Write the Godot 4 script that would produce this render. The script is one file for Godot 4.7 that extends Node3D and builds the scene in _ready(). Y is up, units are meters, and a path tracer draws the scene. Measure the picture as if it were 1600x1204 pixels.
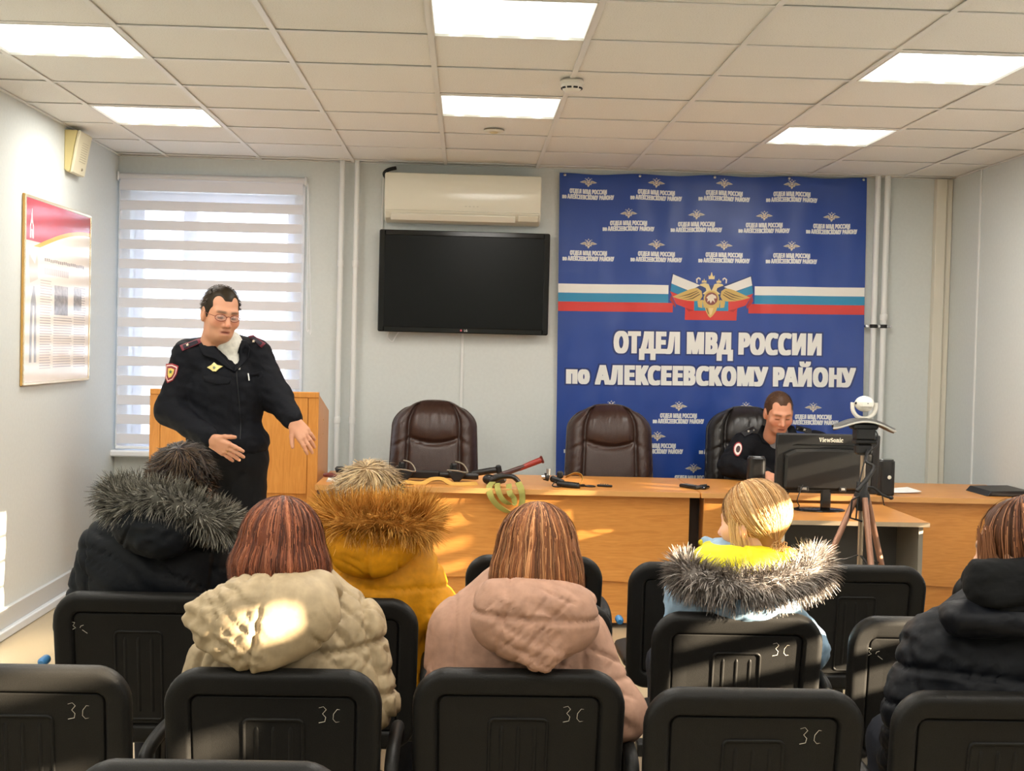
extends Node3D
# A police meeting room: ceiling grid, banner, desk, officers, audience on linked plastic chairs.

var rng := RandomNumberGenerator.new()
var M := {}
var taken := {}
var noise_a := FastNoiseLite.new()
var noise_b := FastNoiseLite.new()

# ---------------------------------------------------------------- mesh builder
class MB:
	var v := PackedVector3Array()
	var n := PackedVector3Array()
	var c := PackedColorArray()
	var t := PackedVector2Array()
	var ix := PackedInt32Array()
	var col := Color.WHITE

	func vert(p: Vector3, nn: Vector3, uv := Vector2.ZERO) -> int:
		v.append(p); n.append(nn); c.append(col); t.append(uv)
		return v.size() - 1

	func tri(a: Vector3, b: Vector3, d: Vector3) -> void:
		# a, b, d counter-clockwise seen from outside
		var nn := (b - a).cross(d - a).normalized()
		var i := vert(a, nn); vert(b, nn); vert(d, nn)
		ix.append(i); ix.append(i + 2); ix.append(i + 1)

	func quad(a: Vector3, b: Vector3, d: Vector3, e: Vector3) -> void:
		# counter-clockwise seen from outside
		var nn := (d - a).cross(e - b).normalized()
		var i := vert(a, nn, Vector2(0, 1)); vert(b, nn, Vector2(1, 1)); vert(d, nn, Vector2(1, 0)); vert(e, nn, Vector2(0, 0))
		ix.append(i); ix.append(i + 2); ix.append(i + 1)
		ix.append(i); ix.append(i + 3); ix.append(i + 2)

	# rows of points; smooth normals; counter-clockwise when u runs right and v runs up seen from outside
	func grid(rows: Array, close_u := false, close_v := false, flip := false) -> void:
		var nv := rows.size()
		var nu: int = rows[0].size()
		var base := v.size()
		for j in nv:
			var r: PackedVector3Array = rows[j]
			for i in nu:
				vert(r[i], Vector3.ZERO, Vector2(float(i) / maxi(1, nu - 1), float(j) / maxi(1, nv - 1)))
		for j in (nv if close_v else nv - 1):
			for i in (nu if close_u else nu - 1):
				var a := base + j * nu + i
				var b := base + j * nu + (i + 1) % nu
				var d := base + ((j + 1) % nv) * nu + (i + 1) % nu
				var e := base + ((j + 1) % nv) * nu + i
				if flip:
					var s := b; b = e; e = s
				face(a, b, d)
				face(a, d, e)
		for i in range(base, v.size()):
			n[i] = n[i].normalized()

	func face(a: int, b: int, d: int) -> void:
		var nn := (v[b] - v[a]).cross(v[d] - v[a])
		n[a] += nn; n[b] += nn; n[d] += nn
		ix.append(a); ix.append(d); ix.append(b)

	func box(ce: Vector3, s: Vector3, bv := 0.0, bs := Basis()) -> void:
		var h := s * 0.5
		var q := minf(bv, minf(h.x, minf(h.y, h.z)) * 0.98)
		var pt := func(sx, sy, sz, ax) -> Vector3:
			var p := Vector3(sx * h.x, sy * h.y, sz * h.z)
			if ax != 0: p.x -= sx * q
			if ax != 1: p.y -= sy * q
			if ax != 2: p.z -= sz * q
			return ce + bs * p
		for ax in 3:
			for sg in [-1, 1]:
				var P := []
				for k in 4:
					var s1: int = [-1, 1, 1, -1][k]
					var s2: int = [-1, -1, 1, 1][k]
					var g := [0, 0, 0]
					g[ax] = sg; g[(ax + 1) % 3] = s1; g[(ax + 2) % 3] = s2
					P.append(pt.call(g[0], g[1], g[2], ax))
				if sg > 0: quad(P[0], P[1], P[2], P[3])
				else: quad(P[3], P[2], P[1], P[0])
		if q <= 0.0: return
		for ax in 3: # edges along ax
			var b1 := (ax + 1) % 3
			var b2 := (ax + 2) % 3
			for s1 in [-1, 1]:
				for s2 in [-1, 1]:
					var g0 := [0, 0, 0]; var g1 := [0, 0, 0]
					g0[ax] = -1; g0[b1] = s1; g0[b2] = s2
					g1[ax] = 1; g1[b1] = s1; g1[b2] = s2
					var A: Vector3 = pt.call(g0[0], g0[1], g0[2], b1)
					var B: Vector3 = pt.call(g0[0], g0[1], g0[2], b2)
					var C: Vector3 = pt.call(g1[0], g1[1], g1[2], b2)
					var D: Vector3 = pt.call(g1[0], g1[1], g1[2], b1)
					if s1 * s2 > 0: quad(A, D, C, B) if (D - A).cross(C - A).dot((A + C) * 0.5 - ce) > 0 else quad(B, C, D, A)
					else: quad(B, C, D, A) if (C - B).cross(D - B).dot((A + C) * 0.5 - ce) > 0 else quad(A, D, C, B)
		for sx in [-1, 1]:
			for sy in [-1, 1]:
				for sz in [-1, 1]:
					var A: Vector3 = pt.call(sx, sy, sz, 0)
					var B: Vector3 = pt.call(sx, sy, sz, 1)
					var C: Vector3 = pt.call(sx, sy, sz, 2)
					if sx * sy * sz > 0: tri(A, B, C)
					else: tri(A, C, B)

	func bx(x0, y0, z0, x1, y1, z1, bv := 0.0) -> void:
		box(Vector3(x0 + x1, y0 + y1, z0 + z1) * 0.5, Vector3(absf(x1 - x0), absf(y1 - y0), absf(z1 - z0)), bv)

	func bar(a: Vector3, b: Vector3, w: float, h: float, bv := 0.0, up := Vector3.UP) -> void:
		var d := (b - a)
		var zz := d.normalized()
		if absf(zz.dot(up)) > 0.99: up = Vector3.RIGHT
		var xx := up.cross(zz).normalized()
		box((a + b) * 0.5, Vector3(w, h, d.length()), bv, Basis(xx, zz.cross(xx), zz))

	func tube(path: PackedVector3Array, rad, sides := 8, caps := true, flat := 1.0, upv := Vector3.ZERO) -> void:
		var rows := []
		var m := path.size()
		var up := Vector3.UP
		var prev := Vector3.ZERO
		for i in m:
			var d := (path[mini(i + 1, m - 1)] - path[maxi(i - 1, 0)]).normalized()
			if i == 0:
				if upv != Vector3.ZERO: up = upv
				elif absf(d.dot(up)) > 0.9: up = Vector3.RIGHT
				prev = (up - d * up.dot(d)).normalized()
			else:
				prev = (prev - d * prev.dot(d)).normalized()
			var sd := d.cross(prev)
			var r: float = rad[i] if rad is Array or rad is PackedFloat32Array else rad
			var row := PackedVector3Array()
			for k in sides:
				var an := TAU * k / sides
				row.append(path[i] + prev * cos(an) * r * flat + sd * sin(an) * r)
			rows.append(row)
		grid(rows, true)
		if caps:
			for e in [0, m - 1]:
				var ce := path[e]
				var row: PackedVector3Array = rows[e]
				for k in sides:
					if e == 0: tri(ce, row[(k + 1) % sides], row[k])
					else: tri(ce, row[k], row[(k + 1) % sides])

	# profile: (radius, height) going up; revolved about local y
	func lathe(pr: PackedVector2Array, seg: int, xf := Transform3D(), sx := 1.0, sz := 1.0) -> void:
		var rows := []
		for p in pr:
			var row := PackedVector3Array()
			for k in seg:
				var a := -TAU * k / seg
				row.append(xf * Vector3(cos(a) * p.x * sx, p.y, sin(a) * p.x * sz))
			rows.append(row)
		grid(rows, true)

	# polygon (counter-clockwise in local xy) extruded from z0 to z1, with chamfer
	func prism(poly: PackedVector2Array, z0: float, z1: float, xf := Transform3D(), bv := 0.0) -> void:
		var pg := poly
		if Geometry2D.is_polygon_clockwise(pg):
			pg = pg.duplicate(); pg.reverse()
		var m := pg.size()
		var inn := PackedVector2Array()
		for i in m:
			var a := pg[(i + m - 1) % m]; var b := pg[i]; var d := pg[(i + 1) % m]
			var n1 := (b - a).normalized(); n1 = Vector2(n1.y, -n1.x)
			var n2 := (d - b).normalized(); n2 = Vector2(n2.y, -n2.x)
			var nn := (n1 + n2)
			nn = nn / maxf(0.3, nn.length_squared() * 0.5)
			inn.append(b - nn * bv)
		var tris := Geometry2D.triangulate_polygon(inn)
		for k in range(0, tris.size(), 3):
			var a := inn[tris[k]]; var b := inn[tris[k + 1]]; var d := inn[tris[k + 2]]
			if (b - a).cross(d - a) < 0:
				var s := b; b = d; d = s
			tri(xf * Vector3(a.x, a.y, z1), xf * Vector3(b.x, b.y, z1), xf * Vector3(d.x, d.y, z1))
			tri(xf * Vector3(a.x, a.y, z0), xf * Vector3(d.x, d.y, z0), xf * Vector3(b.x, b.y, z0))
		for i in m:
			var j := (i + 1) % m
			var zs := [[pg, z0 + bv], [pg, z1 - bv]]
			if bv > 0: zs = [[inn, z0], [pg, z0 + bv], [pg, z1 - bv], [inn, z1]]
			for k in zs.size() - 1:
				var p0: PackedVector2Array = zs[k][0]; var p1: PackedVector2Array = zs[k + 1][0]
				quad(xf * Vector3(p0[i].x, p0[i].y, zs[k][1]), xf * Vector3(p0[j].x, p0[j].y, zs[k][1]), xf * Vector3(p1[j].x, p1[j].y, zs[k + 1][1]), xf * Vector3(p1[i].x, p1[i].y, zs[k + 1][1]))

	func ball(ce: Vector3, r: Vector3, seg := 14, rings := 8, bs := Basis()) -> void:
		var rows := []
		for j in rings + 1:
			var ph := PI * j / rings - PI / 2
			var row := PackedVector3Array()
			for k in seg:
				var a := -TAU * k / seg
				row.append(ce + bs * Vector3(cos(a) * cos(ph) * r.x, sin(ph) * r.y, sin(a) * cos(ph) * r.z))
			rows.append(row)
		grid(rows, true)

	# a tapering ribbon along a path, facing the direction out
	func ribbon(path: PackedVector3Array, w: float, out: Vector3, c0: Color, c1: Color, tip := 0.15) -> void:
		var m := path.size()
		var base := v.size()
		for i in m:
			var d := (path[mini(i + 1, m - 1)] - path[maxi(i - 1, 0)])
			var sd := d.cross(out).normalized()
			var f := float(i) / (m - 1)
			var ww := w * 0.5 * (1.0 - (1.0 - tip) * f * f)
			var cc := c0.lerp(c1, f)
			var nn := (sd.cross(d)).normalized()
			v.append(path[i] - sd * ww); v.append(path[i] + sd * ww)
			n.append((nn - sd * 0.6).normalized()); n.append((nn + sd * 0.6).normalized())
			c.append(cc); c.append(cc); t.append(Vector2(0, f)); t.append(Vector2(1, f))
		for i in m - 1:
			var a := base + i * 2
			ix.append_array([a, a + 3, a + 1, a, a + 2, a + 3])

	func mesh() -> ArrayMesh:
		var ar := []
		ar.resize(Mesh.ARRAY_MAX)
		ar[Mesh.ARRAY_VERTEX] = v; ar[Mesh.ARRAY_NORMAL] = n; ar[Mesh.ARRAY_COLOR] = c; ar[Mesh.ARRAY_TEX_UV] = t; ar[Mesh.ARRAY_INDEX] = ix
		var me := ArrayMesh.new()
		me.add_surface_from_arrays(Mesh.PRIMITIVE_TRIANGLES, ar)
		return me

# ---------------------------------------------------------------- nodes and tags
func numbered(called: String) -> String:
	var k: int = taken.get(called, 0)
	taken[called] = k + 1
	return called if k == 0 else "%s_%03d" % [called, k]

func obj(called: String, mb, material: Material, parent: Node3D = null) -> MeshInstance3D:
	var o := MeshInstance3D.new()
	o.mesh = mb.mesh() if mb is MB else mb
	o.material_override = material
	o.cast_shadow = GeometryInstance3D.SHADOW_CASTING_SETTING_ON
	if parent == null:
		o.name = numbered(called); add_child(o, true)
	else:
		o.name = called; parent.add_child(o, true)
	return o

# a part whose mesh was built in world coordinates, under a thing that stands at some place
func wobj(called: String, mb, material: Material, parent: Node3D) -> MeshInstance3D:
	var o := obj(called, mb, material, parent)
	var p: Node = parent
	var off := Vector3.ZERO
	while p != null and p != self:
		off += p.position; p = p.get_parent()
	o.position = -off
	return o

func thing(called: String, label: String, category: String, at := Vector3.ZERO, group := "") -> Node3D:
	var o := Node3D.new()
	o.name = numbered(called); add_child(o, true)
	o.position = at
	tag(o, label, category, group)
	return o

func tag(o: Node3D, label: String, category: String, group := "") -> Node3D:
	o.set_meta("label", label); o.set_meta("category", category)
	if group != "": o.set_meta("group", group)
	return o

func struct(called: String, mb, material: Material) -> MeshInstance3D:
	var o := obj(called, mb, material)
	o.set_meta("kind", "structure")
	return o

func dup(src: Node3D, at: Vector3, label: String, group := "") -> Node3D:
	var r: Node3D = src.duplicate()
	r.name = numbered(String(src.name)); add_child(r, true)
	r.position = at
	r.set_meta("label", label)
	if group != "": r.set_meta("group", group)
	return r

# ---------------------------------------------------------------- materials
func noise_tex(seed_: int, freq: float, cols: Array, pos: Array, size := 512, octaves := 4, normal := false, bump := 4.0) -> NoiseTexture2D:
	var nz := FastNoiseLite.new()
	nz.seed = seed_; nz.frequency = freq; nz.noise_type = FastNoiseLite.TYPE_SIMPLEX_SMOOTH
	nz.fractal_octaves = octaves
	var tx := NoiseTexture2D.new()
	tx.width = size; tx.height = size; tx.seamless = true; tx.noise = nz
	if normal:
		tx.as_normal_map = true; tx.bump_strength = bump
	else:
		var g := Gradient.new()
		g.offsets = PackedFloat32Array(pos); g.colors = PackedColorArray(cols)
		tx.color_ramp = g
	return tx

func mat(col: Color, rough := 0.6, metal := 0.0) -> StandardMaterial3D:
	var m := StandardMaterial3D.new()
	m.albedo_color = col; m.roughness = rough; m.metallic = metal
	return m

func vmat(rough := 0.6) -> StandardMaterial3D:
	var m := mat(Color.WHITE, rough)
	m.vertex_color_use_as_albedo = true
	return m

func grained(m: StandardMaterial3D, tex: Texture2D, sc: Vector3, world := true) -> StandardMaterial3D:
	m.albedo_texture = tex; m.uv1_triplanar = true; m.uv1_world_triplanar = world; m.uv1_scale = sc
	return m

func lin(c: Color) -> Color: return c.srgb_to_linear()
func rgb(r: int, g: int, b: int) -> Color: return Color8(r, g, b)

func rrect(w: float, h: float, r: float, seg := 5, cx := 0.0, cy := 0.0) -> PackedVector2Array:
	var p := PackedVector2Array()
	for k in 4:
		var ce := Vector2([1, -1, -1, 1][k] * (w / 2 - r) + cx, [1, 1, -1, -1][k] * (h / 2 - r) + cy)
		for i in seg + 1:
			var a := PI / 2 * (k + float(i) / seg)
			p.append(ce + Vector2(cos(a), sin(a)) * r)
	return p

func curve(pts: Array, steps := 8) -> PackedVector3Array:
	# Catmull-Rom through the points
	var o := PackedVector3Array()
	var m := pts.size()
	for i in m - 1:
		var p0: Vector3 = pts[maxi(i - 1, 0)]; var p1: Vector3 = pts[i]; var p2: Vector3 = pts[i + 1]; var p3: Vector3 = pts[mini(i + 2, m - 1)]
		for s in steps:
			o.append(p1.cubic_interpolate(p2, p0, p3, float(s) / steps))
	o.append(pts[m - 1])
	return o

# ---------------------------------------------------------------- pictures that are flat print
func fill_tri(img: Image, a: Vector2, b: Vector2, d: Vector2, col: Color) -> void:
	if a.y > b.y:
		var s := a; a = b; b = s
	if b.y > d.y:
		var s := b; b = d; d = s
	if a.y > b.y:
		var s := a; a = b; b = s
	if d.y - a.y < 0.001: return
	var w := img.get_width()
	for y in range(maxi(0, int(ceil(a.y - 0.5))), mini(img.get_height() - 1, int(floor(d.y - 0.5))) + 1):
		var yc := y + 0.5
		var x0 := a.x + (d.x - a.x) * (yc - a.y) / (d.y - a.y)
		var x1: float
		if yc < b.y: x1 = a.x + (b.x - a.x) * (yc - a.y) / maxf(0.0001, b.y - a.y)
		else: x1 = b.x + (d.x - b.x) * (yc - b.y) / maxf(0.0001, d.y - b.y)
		if x0 > x1:
			var s := x0; x0 = x1; x1 = s
		var xa := maxi(0, int(round(x0))); var xb := mini(w, int(round(x1)))
		if xb > xa: img.fill_rect(Rect2i(xa, y, xb - xa, 1), col)

func fill_poly(img: Image, pts: Array, col: Color, o := Vector2.ZERO, sc := Vector2.ONE) -> void:
	var pg := PackedVector2Array()
	for p in pts: pg.append(o + Vector2(p[0], p[1]) * sc)
	var tr := Geometry2D.triangulate_polygon(pg)
	for k in range(0, tr.size(), 3): fill_tri(img, pg[tr[k]], pg[tr[k + 1]], pg[tr[k + 2]], col)

func fill_oval(img: Image, ce: Vector2, r: Vector2, col: Color) -> void:
	var pts := []
	for k in 28: pts.append([ce.x + cos(TAU * k / 28) * r.x, ce.y + sin(TAU * k / 28) * r.y])
	fill_poly(img, pts, col)

func font(weight := 700, serif := false) -> SystemFont:
	var f := SystemFont.new()
	f.font_names = PackedStringArray(["Droid Serif" if serif else "Droid Sans"])
	f.font_weight = weight
	return f

func text_tris(s: String, weight := 700) -> PackedVector2Array:
	var tm := TextMesh.new()
	tm.text = s; tm.font = font(weight); tm.font_size = 64; tm.pixel_size = 0.01; tm.depth = 0.0; tm.curve_step = 1.0
	var ar := tm.surface_get_arrays(0)
	var vs: PackedVector3Array = ar[Mesh.ARRAY_VERTEX]
	var ii = ar[Mesh.ARRAY_INDEX]
	var o := PackedVector2Array()
	if ii != null and ii.size() > 0:
		for i in ii: o.append(Vector2(vs[i].x, -vs[i].y))
	else:
		for p in vs: o.append(Vector2(p.x, -p.y))
	return o

# text fitted into a rectangle of the picture, thickened by some pixels
func print_text(img: Image, s: String, r: Rect2, col: Color, thick := Vector2.ZERO, ref := "") -> void:
	var tr := text_tris(s)
	var lo := Vector2(1e9, 1e9); var hi := -lo
	for p in tr:
		lo = lo.min(p); hi = hi.max(p)
	if ref != "": # vertical extent taken from another string, so that accents and tails keep the size of the letters
		lo.y = 1e9; hi.y = -1e9
		for p in text_tris(ref):
			lo.y = minf(lo.y, p.y); hi.y = maxf(hi.y, p.y)
	var sc := (r.size - thick * 2) / (hi - lo)
	var offs := [Vector2.ZERO]
	if thick != Vector2.ZERO: offs = [Vector2.ZERO, Vector2(-1, -1), Vector2(1, -1), Vector2(1, 1), Vector2(-1, 1), Vector2(1, 0), Vector2(-1, 0), Vector2(0, 1), Vector2(0, -1)]
	for of in offs:
		var o: Vector2 = r.position + thick + of * thick
		for k in range(0, tr.size(), 3):
			fill_tri(img, o + (tr[k] - lo) * sc, o + (tr[k + 1] - lo) * sc, o + (tr[k + 2] - lo) * sc, col)

func picture(img: Image, rough := 0.5) -> StandardMaterial3D:
	var m := mat(Color.WHITE, rough)
	m.albedo_texture = ImageTexture.create_from_image(img)
	return m

func text_mesh(s: String, height: float, parent: Node3D, at: Vector3, bs: Basis, material: Material, serif := false, called := "lettering", depth := 0.0008, squeeze := 1.0) -> MeshInstance3D:
	var tm := TextMesh.new()
	tm.text = s; tm.font = font(700, serif); tm.font_size = 48; tm.pixel_size = height / 34.0; tm.depth = depth
	var o := MeshInstance3D.new()
	o.name = called; o.mesh = tm; o.material_override = material
	parent.add_child(o, true)
	o.transform = Transform3D(bs * Basis.from_scale(Vector3(squeeze, 1, 1)), at)
	return o


# ---------------------------------------------------------------- the place
const LX := -2.28   # inner face of the wall with the poster
const RX := 3.19    # inner face of the opposite wall
const BZ := -8.97   # inner face of the wall behind the desk
const FZ := 2.6     # inner face of the wall behind the camera
const CY := 2.681   # underside of the ceiling grid
const GX := -0.163  # a grid line of the ceiling
const GZ := -5.254

func _ready() -> void:
	rng.seed = 7
	# --- camera, sky, sun, exposure
	var cam := Camera3D.new()
	cam.name = "camera"; add_child(cam)
	cam.fov = 31.5637; cam.near = 0.05; cam.far = 200.0
	cam.position = Vector3(0, 1.5, 0)
	cam.basis = Basis(Vector3.UP, deg_to_rad(-1.9634)) * Basis(Vector3.RIGHT, deg_to_rad(-1.5875)) * Basis(Vector3.BACK, deg_to_rad(1.4082))
	cam.current = true
	var env := Environment.new()
	var sky := Sky.new()
	var sm := ProceduralSkyMaterial.new()
	sm.sky_top_color = Color(0.62, 0.74, 0.93); sm.sky_horizon_color = Color(0.95, 0.97, 1.0)
	sm.ground_bottom_color = Color(0.80, 0.83, 0.88); sm.ground_horizon_color = Color(0.95, 0.97, 1.0)
	sm.sky_energy_multiplier = SKY_E; sm.ground_energy_multiplier = SKY_E
	sm.sun_angle_max = 1.0
	sky.sky_material = sm
	env.background_mode = Environment.BG_SKY; env.sky = sky
	env.tonemap_mode = Environment.TONE_MAPPER_LINEAR
	env.tonemap_exposure = 1.05
	env.sdfgi_enabled = true; env.ssao_enabled = true; env.ssil_enabled = true
	var we := WorldEnvironment.new()
	we.name = "world"; we.environment = env; add_child(we)
	var sun := DirectionalLight3D.new()
	sun.name = "sun"; add_child(sun)
	sun.look_at_from_position(Vector3(6, 6, 6), Vector3(6, 6, 6) + Vector3(-1.0, -0.27, -0.45))
	sun.light_color = Color(1.0, 0.92, 0.80); sun.light_energy = SUN_E; sun.light_angular_distance = 0.6
	sun.shadow_enabled = true

	noise_a.seed = 3; noise_a.frequency = 1.0; noise_a.noise_type = FastNoiseLite.TYPE_SIMPLEX_SMOOTH; noise_a.fractal_octaves = 3
	noise_b.seed = 11; noise_b.frequency = 1.0; noise_b.noise_type = FastNoiseLite.TYPE_SIMPLEX_SMOOTH; noise_b.fractal_octaves = 1
	make_materials()
	build_shell()
	build_ceiling()
	build_walls_things()
	build_banner()
	build_furniture()
	build_chairs()
	build_desk_things()
	build_people()

const SKY_E := 2.2
const SUN_E := 60.0
const LAMP_E := 1.85

func make_materials() -> void:
	M.wall = grained(mat(rgb(214, 219, 216), 0.75), noise_tex(1, 0.05, [Color(0.975, 0.975, 0.975), Color(1, 1, 1)], [0.0, 1.0]), Vector3(1.3, 1.3, 1.3))
	M.tile = grained(mat(rgb(241, 240, 235), 0.9), noise_tex(2, 0.09, [Color(0.72, 0.71, 0.68), Color(0.96, 0.96, 0.95), Color(1, 1, 1)], [0.0, 0.27, 1.0], 1024, 3), Vector3(1.5, 1.5, 1.5))
	M.tbar = mat(rgb(232, 231, 226), 0.45)
	M.floor = grained(mat(rgb(206, 198, 180), 0.38), noise_tex(4, 0.22, [rgb(150, 134, 110), rgb(226, 214, 194), rgb(246, 238, 222)], [0.2, 0.5, 0.8], 1024, 3), Vector3(1.6, 1.6, 1.6))
	var wood_tex := noise_tex(5, 0.012, [rgb(226, 190, 140), rgb(242, 212, 164), rgb(232, 198, 148), rgb(246, 218, 172)], [0.2, 0.45, 0.6, 0.85], 1024, 5)
	M.wood_h = grained(mat(rgb(220, 174, 114), 0.34), wood_tex, Vector3(0.22, 2.6, 2.2))
	M.wood_v = grained(mat(rgb(220, 174, 114), 0.34), wood_tex, Vector3(2.6, 0.22, 2.6))
	M.wood_edge = mat(rgb(204, 152, 90), 0.4)
	M.dark_gap = mat(rgb(44, 34, 26), 0.7)
	M.grey_board = mat(rgb(70, 70, 68), 0.5)
	M.black = mat(rgb(14, 14, 14), 0.45)
	M.black_gloss = mat(rgb(10, 10, 11), 0.12)
	M.white_plastic = mat(rgb(232, 228, 216), 0.35)
	M.pipe = mat(rgb(226, 228, 226), 0.35)
	M.trunking = mat(rgb(222, 217, 202), 0.5)
	M.steel = mat(rgb(190, 190, 190), 0.25, 0.9)
	M.gunmetal = mat(rgb(40, 38, 37), 0.35, 0.5)
	M.glass = mat(Color(0.9, 0.95, 1.0, 0.08), 0.03)
	M.glass.transparency = BaseMaterial3D.TRANSPARENCY_ALPHA
	M.frame = mat(rgb(236, 238, 240), 0.35)
	M.chair = grained(mat(rgb(31, 30, 28), 0.45), noise_tex(6, 0.2, [Color(0.8, 0.8, 0.8), Color(1, 1, 1)], [0.2, 0.8]), Vector3(3, 3, 3), false)
	M.chair.metallic_specular = 0.3
	M.chair.normal_enabled = true
	M.chair.normal_texture = noise_tex(8, 0.35, [], [], 512, 2, true, 3.0)
	M.chair.normal_scale = 0.25
	M.scratch = mat(rgb(196, 190, 172), 0.8)

func wall_box(mb: MB, horizontal: bool, at0: float, at1: float, a0: float, a1: float, holes: Array) -> void:
	# a wall slab between at0 and at1 across, running from a0 to a1, with holes [b0, b1, y0, y1]
	var put := func(p0, p1, y0, y1):
		if p1 - p0 < 0.001 or y1 - y0 < 0.001: return
		if horizontal: mb.bx(p0, y0, at0, p1, y1, at1)
		else: mb.bx(at0, y0, p0, at1, y1, p1)
	var cur := a0
	for h in holes:
		put.call(cur, h[0], -0.1, 3.0)
		put.call(h[0], h[1], -0.1, h[2])
		put.call(h[0], h[1], h[3], 3.0)
		cur = h[1]
	put.call(cur, a1, -0.1, 3.0)

const SIDE_WINDOWS := [[-6.75, -5.4, 0.9, 2.1], [-4.42, -3.6, 0.9, 2.2], [-2.9, -2.4, 0.9, 2.2], [-1.33, -0.6, 0.9, 2.2]]

func build_shell() -> void:
	var mb := MB.new()
	mb.bx(LX - 0.3, -0.15, BZ - 0.3, RX + 0.3, 0.0, FZ + 0.3)
	struct("floor", mb, M.floor)
	mb = MB.new(); wall_box(mb, true, BZ - 0.3, BZ, LX - 0.3, RX + 0.3, [[-2.2, -1.14, 0.78, 2.46]])
	struct("wall_back", mb, M.wall)
	mb = MB.new(); wall_box(mb, false, LX - 0.3, LX, BZ, FZ, [])
	struct("wall_left", mb, M.wall)
	mb = MB.new(); wall_box(mb, false, RX, RX + 0.3, BZ, FZ, SIDE_WINDOWS)
	struct("wall_right", mb, M.wall)
	mb = MB.new(); wall_box(mb, true, FZ, FZ + 0.3, LX - 0.3, RX + 0.3, [])
	struct("wall_front", mb, M.wall)
	# skirting: a pale strip on the floor and the wide grey cable duct above it
	mb = MB.new(); mb.bx(LX, 0.046, BZ, LX + 0.022, 0.142, FZ, 0.003)
	var tr := struct("trim_1", mb, mat(rgb(196, 200, 201), 0.45))
	tr.set_meta("label", "wide grey cable duct along the foot of the wall")
	mb = MB.new(); mb.bx(LX, 0.0, BZ, LX + 0.045, 0.046, FZ, 0.006)
	struct("baseboard_left", mb, mat(rgb(214, 220, 224), 0.4))
	mb = MB.new(); mb.bx(LX, 0.0, BZ, RX, 0.07, BZ + 0.016, 0.003)
	struct("baseboard_back", mb, mat(rgb(214, 220, 224), 0.4))
	mb = MB.new(); mb.bx(RX - 0.016, 0.0, BZ, RX, 0.07, FZ, 0.003)
	struct("baseboard_right", mb, mat(rgb(214, 220, 224), 0.4))
	# windows
	window_unit("window_1", true, BZ - 0.16, -2.2, -1.14, 0.78, 2.46, [0.34])
	var k := 2
	for w in SIDE_WINDOWS:
		window_unit("window_%d" % k, false, RX + 0.16, w[0], w[1], w[2], w[3], [0.33, 0.67] if w[1] - w[0] > 1.0 else ([0.233] if w[0] > -1.4 else []), 0.03 if w[0] > -1.4 else 0.045)
		k += 1

func window_unit(called: String, horizontal: bool, at: float, a0: float, a1: float, y0: float, y1: float, splits: Array, post := 0.045) -> void:
	var put := func(mb: MB, p0, p1, q0, q1, d0, d1, bv):
		if horizontal: mb.bx(p0, q0, at + d0, p1, q1, at + d1, bv)
		else: mb.bx(at + d0, q0, p0, at + d1, q1, p1, bv)
	var mb := MB.new()
	var t := 0.06
	put.call(mb, a0, a0 + t, y0, y1, -0.03, 0.03, 0.004); put.call(mb, a1 - t, a1, y0, y1, -0.03, 0.03, 0.004)
	put.call(mb, a0 + t, a1 - t, y0, y0 + t, -0.03, 0.03, 0.004); put.call(mb, a0 + t, a1 - t, y1 - t, y1, -0.03, 0.03, 0.004)
	var root := struct(called, mb, M.frame)
	var cuts := [a0 + t]
	for s in splits:
		var p: float = lerpf(a0, a1, s)
		mb = MB.new(); put.call(mb, p - post, p + post, y0 + t, y1 - t, -0.028, 0.028, 0.004)
		obj("mullion", mb, M.frame, root)
		cuts.append(p)
	cuts.append(a1 - t)
	for i in cuts.size() - 1:
		mb = MB.new(); put.call(mb, cuts[i], cuts[i + 1], y0 + t, y1 - t, -0.004, 0.004, 0.0)
		obj("pane", mb, M.glass, root)
	mb = MB.new()
	if horizontal: mb.bx(a0 - 0.09, y0 - 0.045, at, a1 + 0.04, y0 - 0.005, BZ + 0.10, 0.008)
	else: mb.bx(RX - 0.08, y0 - 0.045, a0 - 0.04, at, y0 - 0.005, a1 + 0.04, 0.008)
	obj("window_sill", mb, M.frame, root)

# ---------------------------------------------------------------- ceiling
const LIGHT_CELLS := [[-3, 0], [-3, 3], [0, -1], [0, 2], [3, 0], [3, 3], [-3, -3], [0, -4], [3, -3], [-3, -6], [0, -7], [3, -6], [-3, -9], [0, -10], [3, -9]]

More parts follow.
